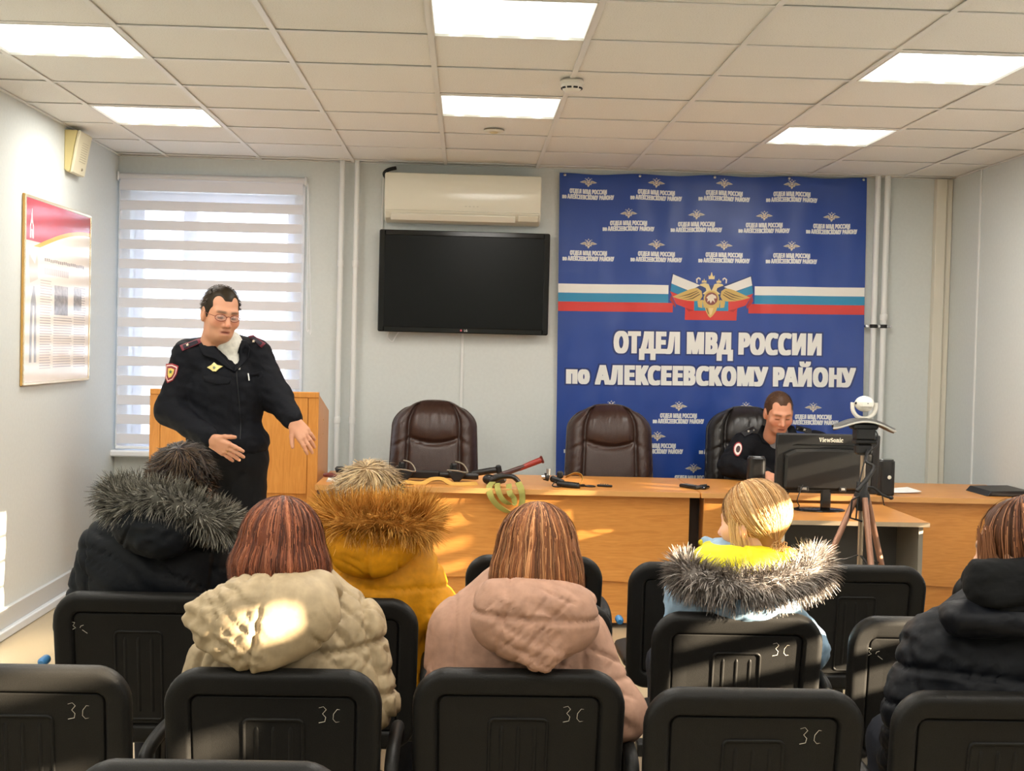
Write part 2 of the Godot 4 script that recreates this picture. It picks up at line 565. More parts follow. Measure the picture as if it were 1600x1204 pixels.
func build_ceiling() -> void:
	var mb := MB.new()
	mb.bx(LX - 0.3, 2.86, BZ - 0.3, RX + 0.3, 3.05, FZ + 0.3)
	var root := struct("ceiling", mb, mat(rgb(200, 200, 198), 0.9))
	var xs := [LX]
	for k in range(-3, 6): xs.append(GX + 0.6 * k)
	xs.append(RX)
	var zs := [BZ]
	for r in range(6, -13, -1): zs.append(GZ - 0.6 * r)
	zs.append(FZ)
	# tee bars
	for i in range(1, xs.size() - 1):
		mb = MB.new(); mb.bx(xs[i] - 0.012, CY, BZ, xs[i] + 0.012, CY + 0.004, FZ, 0.001); mb.bx(xs[i] - 0.002, CY + 0.004, BZ, xs[i] + 0.002, CY + 0.035, FZ)
		obj("main_tee", mb, M.tbar, root)
	for j in range(1, zs.size() - 1):
		mb = MB.new(); mb.bx(LX, CY + 0.001, zs[j] - 0.0115, RX, CY + 0.0045, zs[j] + 0.0115); mb.bx(LX, CY + 0.0045, zs[j] - 0.002, RX, CY + 0.03, zs[j] + 0.002)
		obj("cross_tee", mb, M.tbar, root)
	for e in [[LX, BZ, LX + 0.02, FZ], [RX - 0.02, BZ, RX, FZ], [LX, BZ, RX, BZ + 0.02], [LX, FZ - 0.02, RX, FZ]]:
		mb = MB.new(); mb.bx(e[0], CY - 0.001, e[1], e[2], CY + 0.004, e[3], 0.001)
		obj("wall_angle", mb, M.tbar, root)
	# tiles: a few shared meshes
	var cache := {}
	var lit := {}
	for c in LIGHT_CELLS: lit["%d,%d" % [c[0], c[1]]] = true
	for i in xs.size() - 1:
		for j in zs.size() - 1:
			var col := i - 4
			var row := 6 - j
			if lit.has("%d,%d" % [col, row]): continue
			var w: float = xs[i + 1] - xs[i]; var d: float = zs[j + 1] - zs[j]
			var key := "%d %d" % [int(w * 1000), int(d * 1000)]
			if not cache.has(key):
				mb = MB.new(); mb.box(Vector3(0, 0.008, 0), Vector3(w - 0.008, 0.014, d - 0.008), 0.002)
				cache[key] = mb.mesh()
			var o := obj("ceiling_tile", cache[key], M.tile, root)
			o.position = Vector3((xs[i] + xs[i + 1]) / 2, CY + 0.0047 + rng.randf_range(0.0, 0.003), (zs[j] + zs[j + 1]) / 2)
			o.rotation = Vector3(rng.randf_range(-0.002, 0.002), 0, rng.randf_range(-0.002, 0.002))
	# light panels
	var names := {"-3,0": "square ceiling light panel on the poster side, farther from the blind",
		"-3,3": "square ceiling light panel between yellowed wall speaker and first long ceiling bar",
		"0,-1": "square ceiling light panel next above the smoke detector, away from the desk",
		"0,2": "square ceiling light panel between smoke detector and round ceiling speaker",
		"3,0": "square ceiling light panel on banner side, second from the wall with the banner",
		"3,3": "square ceiling light panel nearest to the wall corner beside the banner"}
	var glow := mat(rgb(250, 252, 252), 0.5)
	glow.emission_enabled = true; glow.emission = Color(0.94, 0.98, 1.0); glow.emission_energy_multiplier = 0.82
	var tubem := mat(rgb(255, 255, 255), 0.4)
	tubem.emission_enabled = true; tubem.emission = Color(0.97, 1.0, 1.0); tubem.emission_energy_multiplier = 2.4
	var fr := MB.new()
	for s in [-1, 1]:
		fr.bx(s * 0.283, -0.004, -0.288, s * 0.288, 0.09, 0.288, 0.0008); fr.bx(-0.283, -0.004, s * 0.283, 0.283, 0.09, s * 0.288, 0.0008)
	fr.bx(-0.288, 0.085, -0.288, 0.288, 0.092, 0.288)
	var frm := fr.mesh()
	var df := MB.new(); df.bx(-0.2825, 0.006, -0.2825, 0.2825, 0.010, 0.2825)
	var dfm := df.mesh()
	var tb := MB.new()
	var ring := []
	for e in 9:
		var z := -0.276 + 0.069 * e
		var row := PackedVector3Array()
		var r := 0.030 if e > 0 and e < 8 else 0.02
		for a in 13: row.append(Vector3(-cos(PI * a / 12) * r, 0.0058 - sin(PI * a / 12) * 0.0075, z))
		ring.append(row)
	tb.grid(ring, false, false, true)
	var tbm := tb.mesh()
	for c in LIGHT_CELLS:
		var key := "%d,%d" % [c[0], c[1]]
		var at := Vector3(GX + 0.6 * c[0] + 0.3, CY + 0.002, GZ - 0.6 * c[1] - 0.3)
		var t := thing("ceiling_light", names.get(key, "square ceiling light panel behind the rows of chairs"), "light", at, "square ceiling light panels")
		obj("frame", frm, M.white_plastic, t); obj("diffuser", dfm, glow, t)
		for k in 4:
			var o := obj("light_tube", tbm, tubem, t)
			o.position.x = -0.205 + k * 0.1366
		var al := AreaLight3D.new()
		al.name = "panel_light"; t.add_child(al)
		al.area_size = Vector2(0.55, 0.55); al.position = Vector3(0, -0.012, 0); al.rotation_degrees.x = -90
		al.light_energy = LAMP_E; al.light_color = Color(1.0, 0.98, 0.945); al.area_range = 14.0; al.shadow_enabled = true
	# smoke detector
	var t := thing("smoke_detector", "round white smoke detector on a ceiling grid bar", "smoke detector", Vector3(0.437, CY, -6.02))
	mb = MB.new(); mb.lathe(PackedVector2Array([Vector2(0.0, 0), Vector2(0.05, 0), Vector2(0.052, -0.012), Vector2(0.048, -0.016), Vector2(0, -0.016)]), 32)
	obj("base", mb, M.white_plastic, t)
	mb = MB.new(); mb.lathe(PackedVector2Array([Vector2(0.0, -0.052), Vector2(0.028, -0.052), Vector2(0.036, -0.046), Vector2(0.046, -0.034), Vector2(0.047, -0.016)]), 32)
	obj("housing", mb, M.white_plastic, t)
	mb = MB.new()
	for k in 10:
		var a := TAU * k / 10
		mb.box(Vector3(cos(a) * 0.0440, -0.036, sin(a) * 0.0440), Vector3(0.006, 0.008, 0.02), 0.001, Basis(Vector3.UP, -a))
	obj("vent_slots", mb, M.black, t)
	t = thing("ceiling_speaker", "small round cream ceiling speaker between two light tiles and the wall", "speaker", Vector3(0.124, CY, -7.455))
	mb = MB.new(); mb.lathe(PackedVector2Array([Vector2(0.0, -0.006), Vector2(0.03, -0.006), Vector2(0.034, -0.014), Vector2(0.052, -0.010), Vector2(0.056, 0.0), Vector2(0.0, 0.0)]), 32)
	obj("ring", mb, M.trunking, t)
	mb = MB.new(); mb.lathe(PackedVector2Array([Vector2(0.0, -0.020), Vector2(0.018, -0.019), Vector2(0.022, -0.012), Vector2(0.03, -0.007)]), 24)
	obj("cone_cap", mb, mat(rgb(214, 200, 160), 0.5), t)


# ---------------------------------------------------------------- things on the walls
func zebra_blind(t: Node3D, width: float, top: float, bottom: float, clear := [[0.0, 9.0]], dense := false) -> void:
	# local: x along the blind, y up from the floor, z towards the room
	var opaque: StandardMaterial3D = M.band
	var sheer: StandardMaterial3D = M.sheer_dense if dense else M.sheer
	var mb := MB.new(); mb.lathe(PackedVector2Array([Vector2(0, 0), Vector2(0.021, 0), Vector2(0.021, width), Vector2(0, width)]), 16, Transform3D(Basis(Vector3.BACK, -PI / 2), Vector3(0, top - 0.02, 0.0)))
	obj("roller_tube", mb, M.band_rail, t)
	for s in [0.0, width]:
		mb = MB.new(); mb.box(Vector3(s, top - 0.022, -0.004), Vector3(0.012, 0.062, 0.06), 0.006)
		obj("bracket", mb, M.frame, t)
	for s in [0.012, width - 0.012]:
		mb = MB.new(); mb.box(Vector3(s, (top + bottom) / 2 - 0.02, -0.012), Vector3(0.02, top - bottom - 0.05, 0.006), 0.002)
		obj("guide_rail", mb, M.frame, t)
	var y := top - 0.04
	var first := true
	while y > bottom + 0.03:
		var h := 0.072 if first else 0.062
		mb = MB.new(); mb.box(Vector3(width / 2, y - h / 2, 0.012), Vector3(width - 0.03, h, 0.0024), 0.0)
		obj("fabric_band", mb, opaque, t)
		first = false
		y -= h
		var g := minf(0.064, y - bottom - 0.02)
		if g > 0.01:
			mb = MB.new(); mb.box(Vector3(width / 2, y - g / 2, 0.0115), Vector3(width - 0.03, g, 0.0008), 0.0)
			obj("sheer_band", mb, sheer, t)
			var shut := true
			for c in clear:
				if y > c[0] and y < c[1]: shut = false
			if shut: # here the two layers of the blind are shifted: the rear bands close the gaps
				mb = MB.new(); mb.box(Vector3(width / 2, y - g / 2, 0.004), Vector3(width - 0.03, g + 0.012, 0.0024), 0.0)
				obj("rear_band", mb, opaque, t)
		y -= g
	mb = MB.new(); mb.box(Vector3(width / 2, bottom + 0.009, 0.012), Vector3(width - 0.02, 0.02, 0.016), 0.004)
	obj("bottom_bar", mb, M.frame, t)

func ring_tube(mb: MB, ce: Vector3, r: float, w: float, axis := Vector3.UP, seg := 12) -> void:
	mb.tube(PackedVector3Array([ce - axis * w, ce - axis * w * 0.8, ce + axis * w * 0.8, ce + axis * w]), [r * 0.86, r, r, r * 0.86], seg)

func build_walls_things() -> void:
	M.band = mat(rgb(224, 224, 230), 0.85); M.band.backlight_enabled = true; M.band.backlight = Color(0.17, 0.17, 0.19)
	M.sheer = mat(Color(0.97, 0.97, 1.0, 0.30), 0.9); M.sheer.transparency = BaseMaterial3D.TRANSPARENCY_ALPHA
	M.sheer_dense = mat(Color(0.97, 0.97, 1.0, 0.72), 0.9); M.sheer_dense.transparency = BaseMaterial3D.TRANSPARENCY_ALPHA
	M.band_rail = mat(rgb(214, 214, 216), 0.5)
	var mb: MB
	var t := thing("roller_blind", "white and grey striped day-night roller blind over the window behind lectern", "blind", Vector3(-2.272, 0, BZ + 0.035))
	zebra_blind(t, 1.205, 2.568, 0.782)
	mb = MB.new()
	var ch := curve([Vector3(1.216, 2.54, 0.012), Vector3(1.226, 2.1, 0.016), Vector3(1.232, 1.62, 0.018), Vector3(1.246, 1.585, 0.018), Vector3(1.258, 1.64, 0.016), Vector3(1.222, 2.53, 0.02)], 10)
	mb.tube(ch, 0.0022, 6)
	obj("pull_chain", mb, M.frame, t)
	# blinds of the windows on the opposite wall; they let the low sun through in stripes
	var k := 0
	for w in SIDE_WINDOWS:
		var b := thing("roller_blind", "striped roller blind on the window wall opposite the poster", "blind", Vector3(RX - 0.035, 0, w[0] - 0.04), "blinds opposite the poster")
		b.rotation.y = -PI / 2
		zebra_blind(b, w[1] - w[0] + 0.08, w[3] + [0.1, 0.1, 0.1, 0.05][k], 0.92, [[[0.0, 1.68]], [[1.6, 9.0]], [[1.15, 1.8]], [[1.8, 1.95], [1.45, 1.68]]][k], k == 0)
		k += 1
	# television
	t = thing("television", "large black flat television on the wall under the air conditioner", "television", Vector3(-0.024, 1.915, BZ))
	mb = MB.new(); mb.box(Vector3(0, 0, 0.04), Vector3(0.5, 0.34, 0.08), 0.01)
	obj("wall_mount", mb, M.black, t)
	mb = MB.new(); mb.prism(rrect(1.106, 0.66, 0.012), 0.072, 0.108, Transform3D(), 0.008)
	obj("casing", mb, M.black_gloss, t)
	mb = MB.new()
	for s in [-1, 1]:
		mb.box(Vector3(s * 0.5335, 0, 0.110), Vector3(0.036, 0.652, 0.008), 0.004)
		mb.box(Vector3(0, s * 0.312, 0.110), Vector3(1.03, 0.034, 0.008), 0.004)
	obj("bezel", mb, M.black_gloss, t)
	mb = MB.new(); mb.box(Vector3(0, 0, 0.1085), Vector3(1.032, 0.592, 0.002))
	obj("screen", mb, screen_black(), t)
	text_mesh("LG", 0.014, t, Vector3(0.018, -0.312, 0.1146), Basis(), mat(rgb(200, 200, 200), 0.4))
	mb = MB.new(); mb.lathe(PackedVector2Array([Vector2(0, 0), Vector2(0.007, 0), Vector2(0.007, 0.0012), Vector2(0, 0.0012)]), 16, Transform3D(Basis(Vector3.RIGHT, PI / 2), Vector3(-0.012, -0.312, 0.114)))
	obj("logo_disc", mb, mat(rgb(190, 80, 90), 0.4), t)
	mb = MB.new(); mb.tube(curve([Vector3(-0.48, -0.325, 0.06), Vector3(-0.49, -0.37, 0.05), Vector3(-0.46, -0.395, 0.04), Vector3(-0.44, -0.36, 0.03), Vector3(-0.42, -0.33, 0.05)], 6), 0.004, 6)
	obj("cable_loop", mb, M.pipe, t)
	# cable duct below the television
	mb = MB.new(); mb.bx(-0.034, 0.07, BZ, -0.016, 1.66, BZ + 0.011, 0.002)
	tag(obj("cable_duct", mb, M.pipe), "thin white cable duct running down the wall under the television", "cable duct")
	# air conditioner
	t = thing("air_conditioner", "cream split air conditioner on the wall above the television", "air conditioner", Vector3(-0.043, 2.45, BZ))
	var prof := PackedVector2Array([Vector2(0.0, -0.155), Vector2(0.10, -0.155), Vector2(0.17, -0.135), Vector2(0.203, -0.095), Vector2(0.212, -0.02), Vector2(0.208, 0.08), Vector2(0.196, 0.135), Vector2(0.175, 0.154), Vector2(0.0, 0.155)])
	mb = MB.new(); mb.prism(prof, -0.502, 0.502, Transform3D(Basis(Vector3(0, 0, 1), Vector3.UP, Vector3(1, 0, 0)), Vector3.ZERO), 0.008)
	obj("body", mb, mat(rgb(226, 224, 208), 0.3), t)
	var rows := []
	for j in 9:
		var f := j / 8.0
		var y := lerpf(-0.085, 0.148, f)
		var z := 0.2135 - 0.0 * f - 0.02 * pow(f, 5.0) - 0.012 * pow(1 - f, 6.0)
		var row := PackedVector3Array()
		for i in 15: row.append(Vector3(lerpf(-0.497, 0.497, i / 14.0), y, z + 0.003))
		rows.append(row)
	mb = MB.new(); mb.grid(rows)
	var edge := []
	for i in 15: edge.append(rows[0][i])
	mb.box(Vector3(0, -0.0855, 0.205), Vector3(0.994, 0.004, 0.02), 0.001)
	obj("front_panel", mb, mat(rgb(232, 230, 214), 0.14), t)
	mb = MB.new(); mb.box(Vector3(-0.06, -0.128, 0.186), Vector3(0.80, 0.05, 0.008), 0.003, Basis(Vector3.RIGHT, 0.72))
	obj("air_flap", mb, mat(rgb(236, 234, 220), 0.25), t)
	mb = MB.new(); mb.box(Vector3(0.42, -0.122, 0.190), Vector3(0.13, 0.045, 0.006), 0.003, Basis(Vector3.RIGHT, 0.72))
	obj("display_cover", mb, mat(rgb(228, 224, 206), 0.25), t)
	mb = MB.new()
	for i in 4: mb.box(Vector3(0.02 + i * 0.025, -0.055, 0.2165), Vector3(0.012, 0.004, 0.001))
	obj("indicator_marks", mb, mat(rgb(196, 192, 176), 0.4), t)
	mb = MB.new(); mb.tube(curve([Vector3(-0.50, 0.13, 0.05), Vector3(-0.515, 0.16, 0.05), Vector3(-0.49, 0.185, 0.05), Vector3(-0.44, 0.20, 0.04)], 6), 0.012, 8)
	obj("refrigerant_pipe", mb, M.black, t)
	mb = MB.new(); mb.tube(PackedVector3Array([Vector3(-0.522, 0.14, 0.012), Vector3(-0.523, -0.20, 0.012)]), 0.006, 8)
	obj("drain_hose", mb, M.pipe, t)
	# heating pipes
	heating_pipe(-0.829, 0.0165, [2.02, 1.0], "white heating pipe beside the lectern, closer to the blind")
	heating_pipe(-0.732, 0.0165, [2.02, 1.0], "white heating pipe beside the lectern, closer to the television")
	heating_pipe(2.68, 0.019, [1.18], "white heating pipe right along the banner edge")
	heating_pipe(2.745, 0.02, [1.76], "white heating pipe beside the banner, second from its edge")
	t = thing("pipe_clamp", "metal clamp holding the two pipes beside the banner", "clamp", Vector3(2.71, 1.70, BZ))
	mb = MB.new(); mb.box(Vector3(0, 0, 0.05), Vector3(0.17, 0.014, 0.012), 0.002)
	obj("crossbar", mb, M.steel, t)
	for x in [-0.03, 0.035]:
		mb = MB.new(); mb.tube(PackedVector3Array([Vector3(x, -0.012, 0.06), Vector3(x, 0.012, 0.06)]), 0.0245, 14)
		obj("collar", mb, M.black, t)
	for x in [-0.078, 0.004, 0.08]:
		mb = MB.new(); mb.tube(PackedVector3Array([Vector3(x, 0, 0.0), Vector3(x, 0, 0.072)]), 0.009, 8)
		obj("bolt", mb, M.steel, t)
	# cable trunking in the corner
	t = thing("cable_trunking", "wide cream cable trunking from ceiling to desk in the wall corner", "cable trunking", Vector3(3.13, 0, BZ))
	mb = MB.new(); mb.box(Vector3(-0.022, 1.34, 0.03), Vector3(0.068, 2.68, 0.06), 0.003)
	obj("wide_channel", mb, M.trunking, t)
	mb = MB.new(); mb.box(Vector3(0.036, 1.34, 0.02), Vector3(0.044, 2.68, 0.04), 0.003)
	obj("narrow_channel", mb, M.trunking, t)
	mb = MB.new(); mb.bx(RX - 0.011, 0.07, -8.438, RX, CY, -8.422, 0.002)
	tag(obj("cable_duct", mb, M.pipe), "thin white cable duct on the bare wall near the trunking corner", "cable duct")
	# yellowed box on the poster wall
	t = thing("wall_speaker", "yellowed wedge-shaped wall speaker near the ceiling above the poster", "speaker", Vector3(LX, 2.545, -7.88))
	prof = PackedVector2Array([Vector2(0.0, -0.105), Vector2(0.018, -0.118), Vector2(0.034, -0.115), Vector2(0.045, -0.06), Vector2(0.058, 0.02), Vector2(0.074, 0.11), Vector2(0.07, 0.116), Vector2(0.0, 0.116)])
	mb = MB.new(); mb.prism(prof, -0.115, 0.115, Transform3D(), 0.004)
	obj("housing", mb, mat(rgb(214, 198, 140), 0.45), t)
	var fp := PackedVector2Array([Vector2(0.036, -0.122), Vector2(0.05, -0.118), Vector2(0.062, -0.05), Vector2(0.09, 0.105), Vector2(0.085, 0.114), Vector2(0.075, 0.112), Vector2(0.058, 0.02), Vector2(0.045, -0.06)])
	mb = MB.new(); mb.prism(fp, -0.12, 0.12, Transform3D(), 0.003)
	var fpn := obj("front_cover", mb, mat(rgb(226, 218, 186), 0.4), t)
	mb = MB.new()
	for i in 9:
		var y := 0.055 - i * 0.013
		mb.box(Vector3(0.0735 + (y - 0.02) * 0.165, y, -0.02), Vector3(0.004, 0.004, 0.12), 0.001)
	obj("grille_slot", mb, mat(rgb(190, 180, 146), 0.5), fpn)
	mb = MB.new(); mb.ball(Vector3(0.056, -0.088, -0.04), Vector3(0.006, 0.009, 0.009), 10, 6)
	obj("volume_knob", mb, mat(rgb(120, 110, 90), 0.5), fpn)
	poster()

func screen_black() -> StandardMaterial3D:
	var m := mat(rgb(12, 15, 15), 0.25)
	m.metallic_specular = 0.3
	return m

func heating_pipe(x: float, r: float, joints: Array, label: String) -> void:
	var t := thing("heating_pipe", label, "pipe", Vector3(x, 0, BZ + 0.06), "vertical heating pipes")
	var mb := MB.new(); mb.tube(PackedVector3Array([Vector3(0, 0.0, 0), Vector3(0, CY + 0.02, 0)]), r, 16)
	obj("pipe_run", mb, M.pipe, t)
	for y in joints:
		mb = MB.new(); ring_tube(mb, Vector3(0, y, 0), r * 1.28, 0.022)
		obj("coupling", mb, M.pipe, t)
		mb = MB.new(); mb.box(Vector3(0, y - 0.03, -0.035), Vector3(0.012, 0.012, 0.05), 0.002)
		obj("wall_bracket", mb, M.pipe, t)

func poster() -> void:
	var W := 900; var H := 740
	var img := Image.create(W, H, false, Image.FORMAT_RGB8)
	img.fill(rgb(236, 222, 206))
	# header: crimson field with a gold arc; the page below is pale
	img.fill_rect(Rect2i(0, 0, W, 170), rgb(178, 56, 70))
	var arc := []
	for i in 25: arc.append([100 + i * 34.0, 170 - sin(i / 24.0 * PI * 0.5) * 118 + 20])
	var gold := arc.duplicate(true); gold.append([W, H * 0.4]); gold.append([100, 190])
	fill_poly(img, gold, rgb(226, 172, 60))
	var cream := []
	for p in arc: cream.append([p[0] + 12, p[1] + 16])
	cream.append([W + 20, 320]); cream.append([112, 210])
	fill_poly(img, cream, rgb(248, 238, 224))
	img.fill_rect(Rect2i(0, 190, W, H - 190), rgb(240, 226, 212))
	# white outline of a gate tower
	for p in [[[52, 160], [52, 110], [66, 84], [74, 40], [77, 40], [84, 84], [98, 110], [98, 160], [90, 160], [90, 114], [75, 92], [60, 114], [60, 160]], [[66, 160], [66, 124], [84, 124], [84, 160], [80, 160], [80, 130], [70, 130], [70, 160]]]:
		fill_poly(img, p, rgb(250, 244, 236))
	# columns of fine print, two photographs, a ribbon at the edge
	var r := RandomNumberGenerator.new(); r.seed = 5
	var ink := rgb(150, 138, 134)
	for colm in [[190, 350, 320, 690], [370, 640, 470, 690], [660, 850, 330, 690]]:
		var y: int = colm[2]
		while y < colm[3]:
			img.fill_rect(Rect2i(colm[0], y, int((colm[1] - colm[0]) * r.randf_range(0.8, 1.0)), 4), ink.lerp(rgb(240, 226, 212), r.randf_range(0.1, 0.5)))
			y += 11
	for x in range(240, 800, 26):
		img.fill_rect(Rect2i(x, 228 + (x / 60) % 2 * 2, 18, 13), ink)
		if x < 560: img.fill_rect(Rect2i(x, 268, 20, 28), rgb(196, 178, 168))
	for ph in [[378, 335, 190, 125], [655, 335, 120, 100]]:
		for i in ph[3]:
			for j in range(0, ph[2], 4):
				var g := 0.5 + 0.16 * noise_a.get_noise_2d(j * 0.02, i * 0.03) + (0.12 if i < ph[3] / 3 else 0.0)
				img.fill_rect(Rect2i(ph[0] + j, ph[1] + i, 4, 1), Color(g * 1.06, g, g * 0.97))
	fill_poly(img, [[40, 230], [150, 200], [160, 320], [60, 340]], rgb(226, 192, 178))
	fill_poly(img, [[40, 200], [140, 200], [120, 260], [70, 235]], rgb(216, 220, 232))
	fill_poly(img, [[60, 660], [70, 420], [100, 350], [118, 350], [140, 420], [150, 660], [120, 660], [116, 430], [96, 430], [92, 660]], rgb(150, 148, 148))
	var t := thing("notice_board", "laminated notice poster with crimson header and foil edge on side wall", "poster", Vector3(LX + 0.002, 1.735, -7.665))
	var mb := MB.new(); mb.box(Vector3(0.006, 0, 0), Vector3(0.012, 0.985, 1.225), 0.002)
	obj("backing_board", mb, mat(rgb(206, 160, 84), 0.35), t)
	mb = MB.new()
	# the sheet, slightly buckled under its film
	var rows := []
	for j in 25:
		var row := PackedVector3Array()
		for i in 31:
			var y := lerpf(-0.478, 0.478, j / 24.0); var z := lerpf(0.598, -0.598, i / 30.0)
			row.append(Vector3(0.0145 + 0.0012 * noise_a.get_noise_2d(y * 4.0, z * 4.0), y, z))
		rows.append(row)
	mb.grid(rows)
	for i in mb.t.size(): mb.t[i].y = 1.0 - mb.t[i].y
	obj("printed_sheet", mb, picture(img, 0.16), t)
	mb = MB.new()
	for s in [-1, 1]:
		mb.box(Vector3(0.014, 0, s * 0.603), Vector3(0.008, 0.98, 0.018), 0.003)
		mb.box(Vector3(0.014, s * 0.484, 0), Vector3(0.008, 0.016, 1.2), 0.003)
	obj("foil_edge", mb, mat(rgb(228, 208, 170), 0.22, 0.75), t)

# ---------------------------------------------------------------- banner
var bimg: Image
const BX0 := 0.588
const BW := 2.03
const BTOP := 2.652
const BH := 2.10

func b2i(x: float, y: float) -> Vector2: # metres on the wall to picture pixels, the banner hangs a little askew
	return Vector2((x - BX0) / BW, (BTOP - (y - 0.0125 * (x - BX0))) / BH) * Vector2(bimg.get_width(), bimg.get_height())

const EAGLE := [
	["wing", [170, 430], [300, 372], [420, 320], [500, 296], [560, 290], [625, 335], [640, 420], [600, 490], [500, 495], [400, 488], [310, 470], [250, 455]],
	["dark", [240, 440], [420, 385], [560, 330], [566, 338], [430, 400]],
	["dark", [300, 462], [450, 415], [580, 350], [586, 360], [460, 430]],
	["dark", [370, 480], [480, 445], [596, 380], [602, 392], [490, 460]],
	["neck", [720, 400], [640, 380], [700, 330], [690, 290], [640, 265], [590, 250], [610, 225], [680, 212], [735, 228], [760, 290], [780, 330], [780, 400]],
	["neck", [625, 205], [632, 165], [650, 180], [664, 140], [680, 180], [698, 165], [704, 205]],
	["pale", [540, 210], [535, 150], [575, 120], [610, 140], [600, 180], [590, 150], [570, 145], [558, 165], [562, 215]],
	["wing", [640, 480], [700, 480], [700, 580], [660, 600]],
	["wing", [560, 500], [640, 470], [640, 600], [575, 590]]]

func draw_eagle(o: Vector2, sc: float, pal: Dictionary) -> void:
	# o: picture pixel of the emblem's (780, 420); sc: picture pixels per drawing unit
	for mir in [1, -1]:
		for e in EAGLE:
			var pts := []
			for i in range(1, e.size()): pts.append([o.x + mir * (e[i][0] - 780) * sc, o.y + (e[i][1] - 420) * sc])
			fill_poly(bimg, pts, pal[e[0]])
	var pg := func(a: Array, c: Color):
		var pts := []
		for p in a: pts.append([o.x + (p[0] - 780) * sc, o.y + (p[1] - 420) * sc])
		fill_poly(bimg, pts, c)
	pg.call([[672, 560], [888, 560], [850, 660], [800, 725], [765, 755], [735, 725], [700, 660]], pal.wing)
	pg.call([[740, 600], [815, 600], [790, 690], [765, 720]], pal.neck)
	pg.call([[700, 600], [716, 600], [745, 690], [735, 700]], pal.dark)
	pg.call([[735, 150], [732, 90], [752, 110], [768, 80], [774, 45], [788, 45], [794, 80], [808, 110], [830, 90], [826, 150]], pal.neck)
	fill_oval(bimg, o + Vector2(0, 35) * sc, Vector2(122, 128) * sc, pal.wing)
	fill_oval(bimg, o + Vector2(0, 35) * sc, Vector2(98, 100) * sc, pal.shield)
	pg.call([[700, 440], [740, 400], [790, 380], [850, 410], [860, 450], [820, 450], [840, 520], [800, 480], [770, 530], [750, 480], [715, 510], [725, 460]], pal.pale)

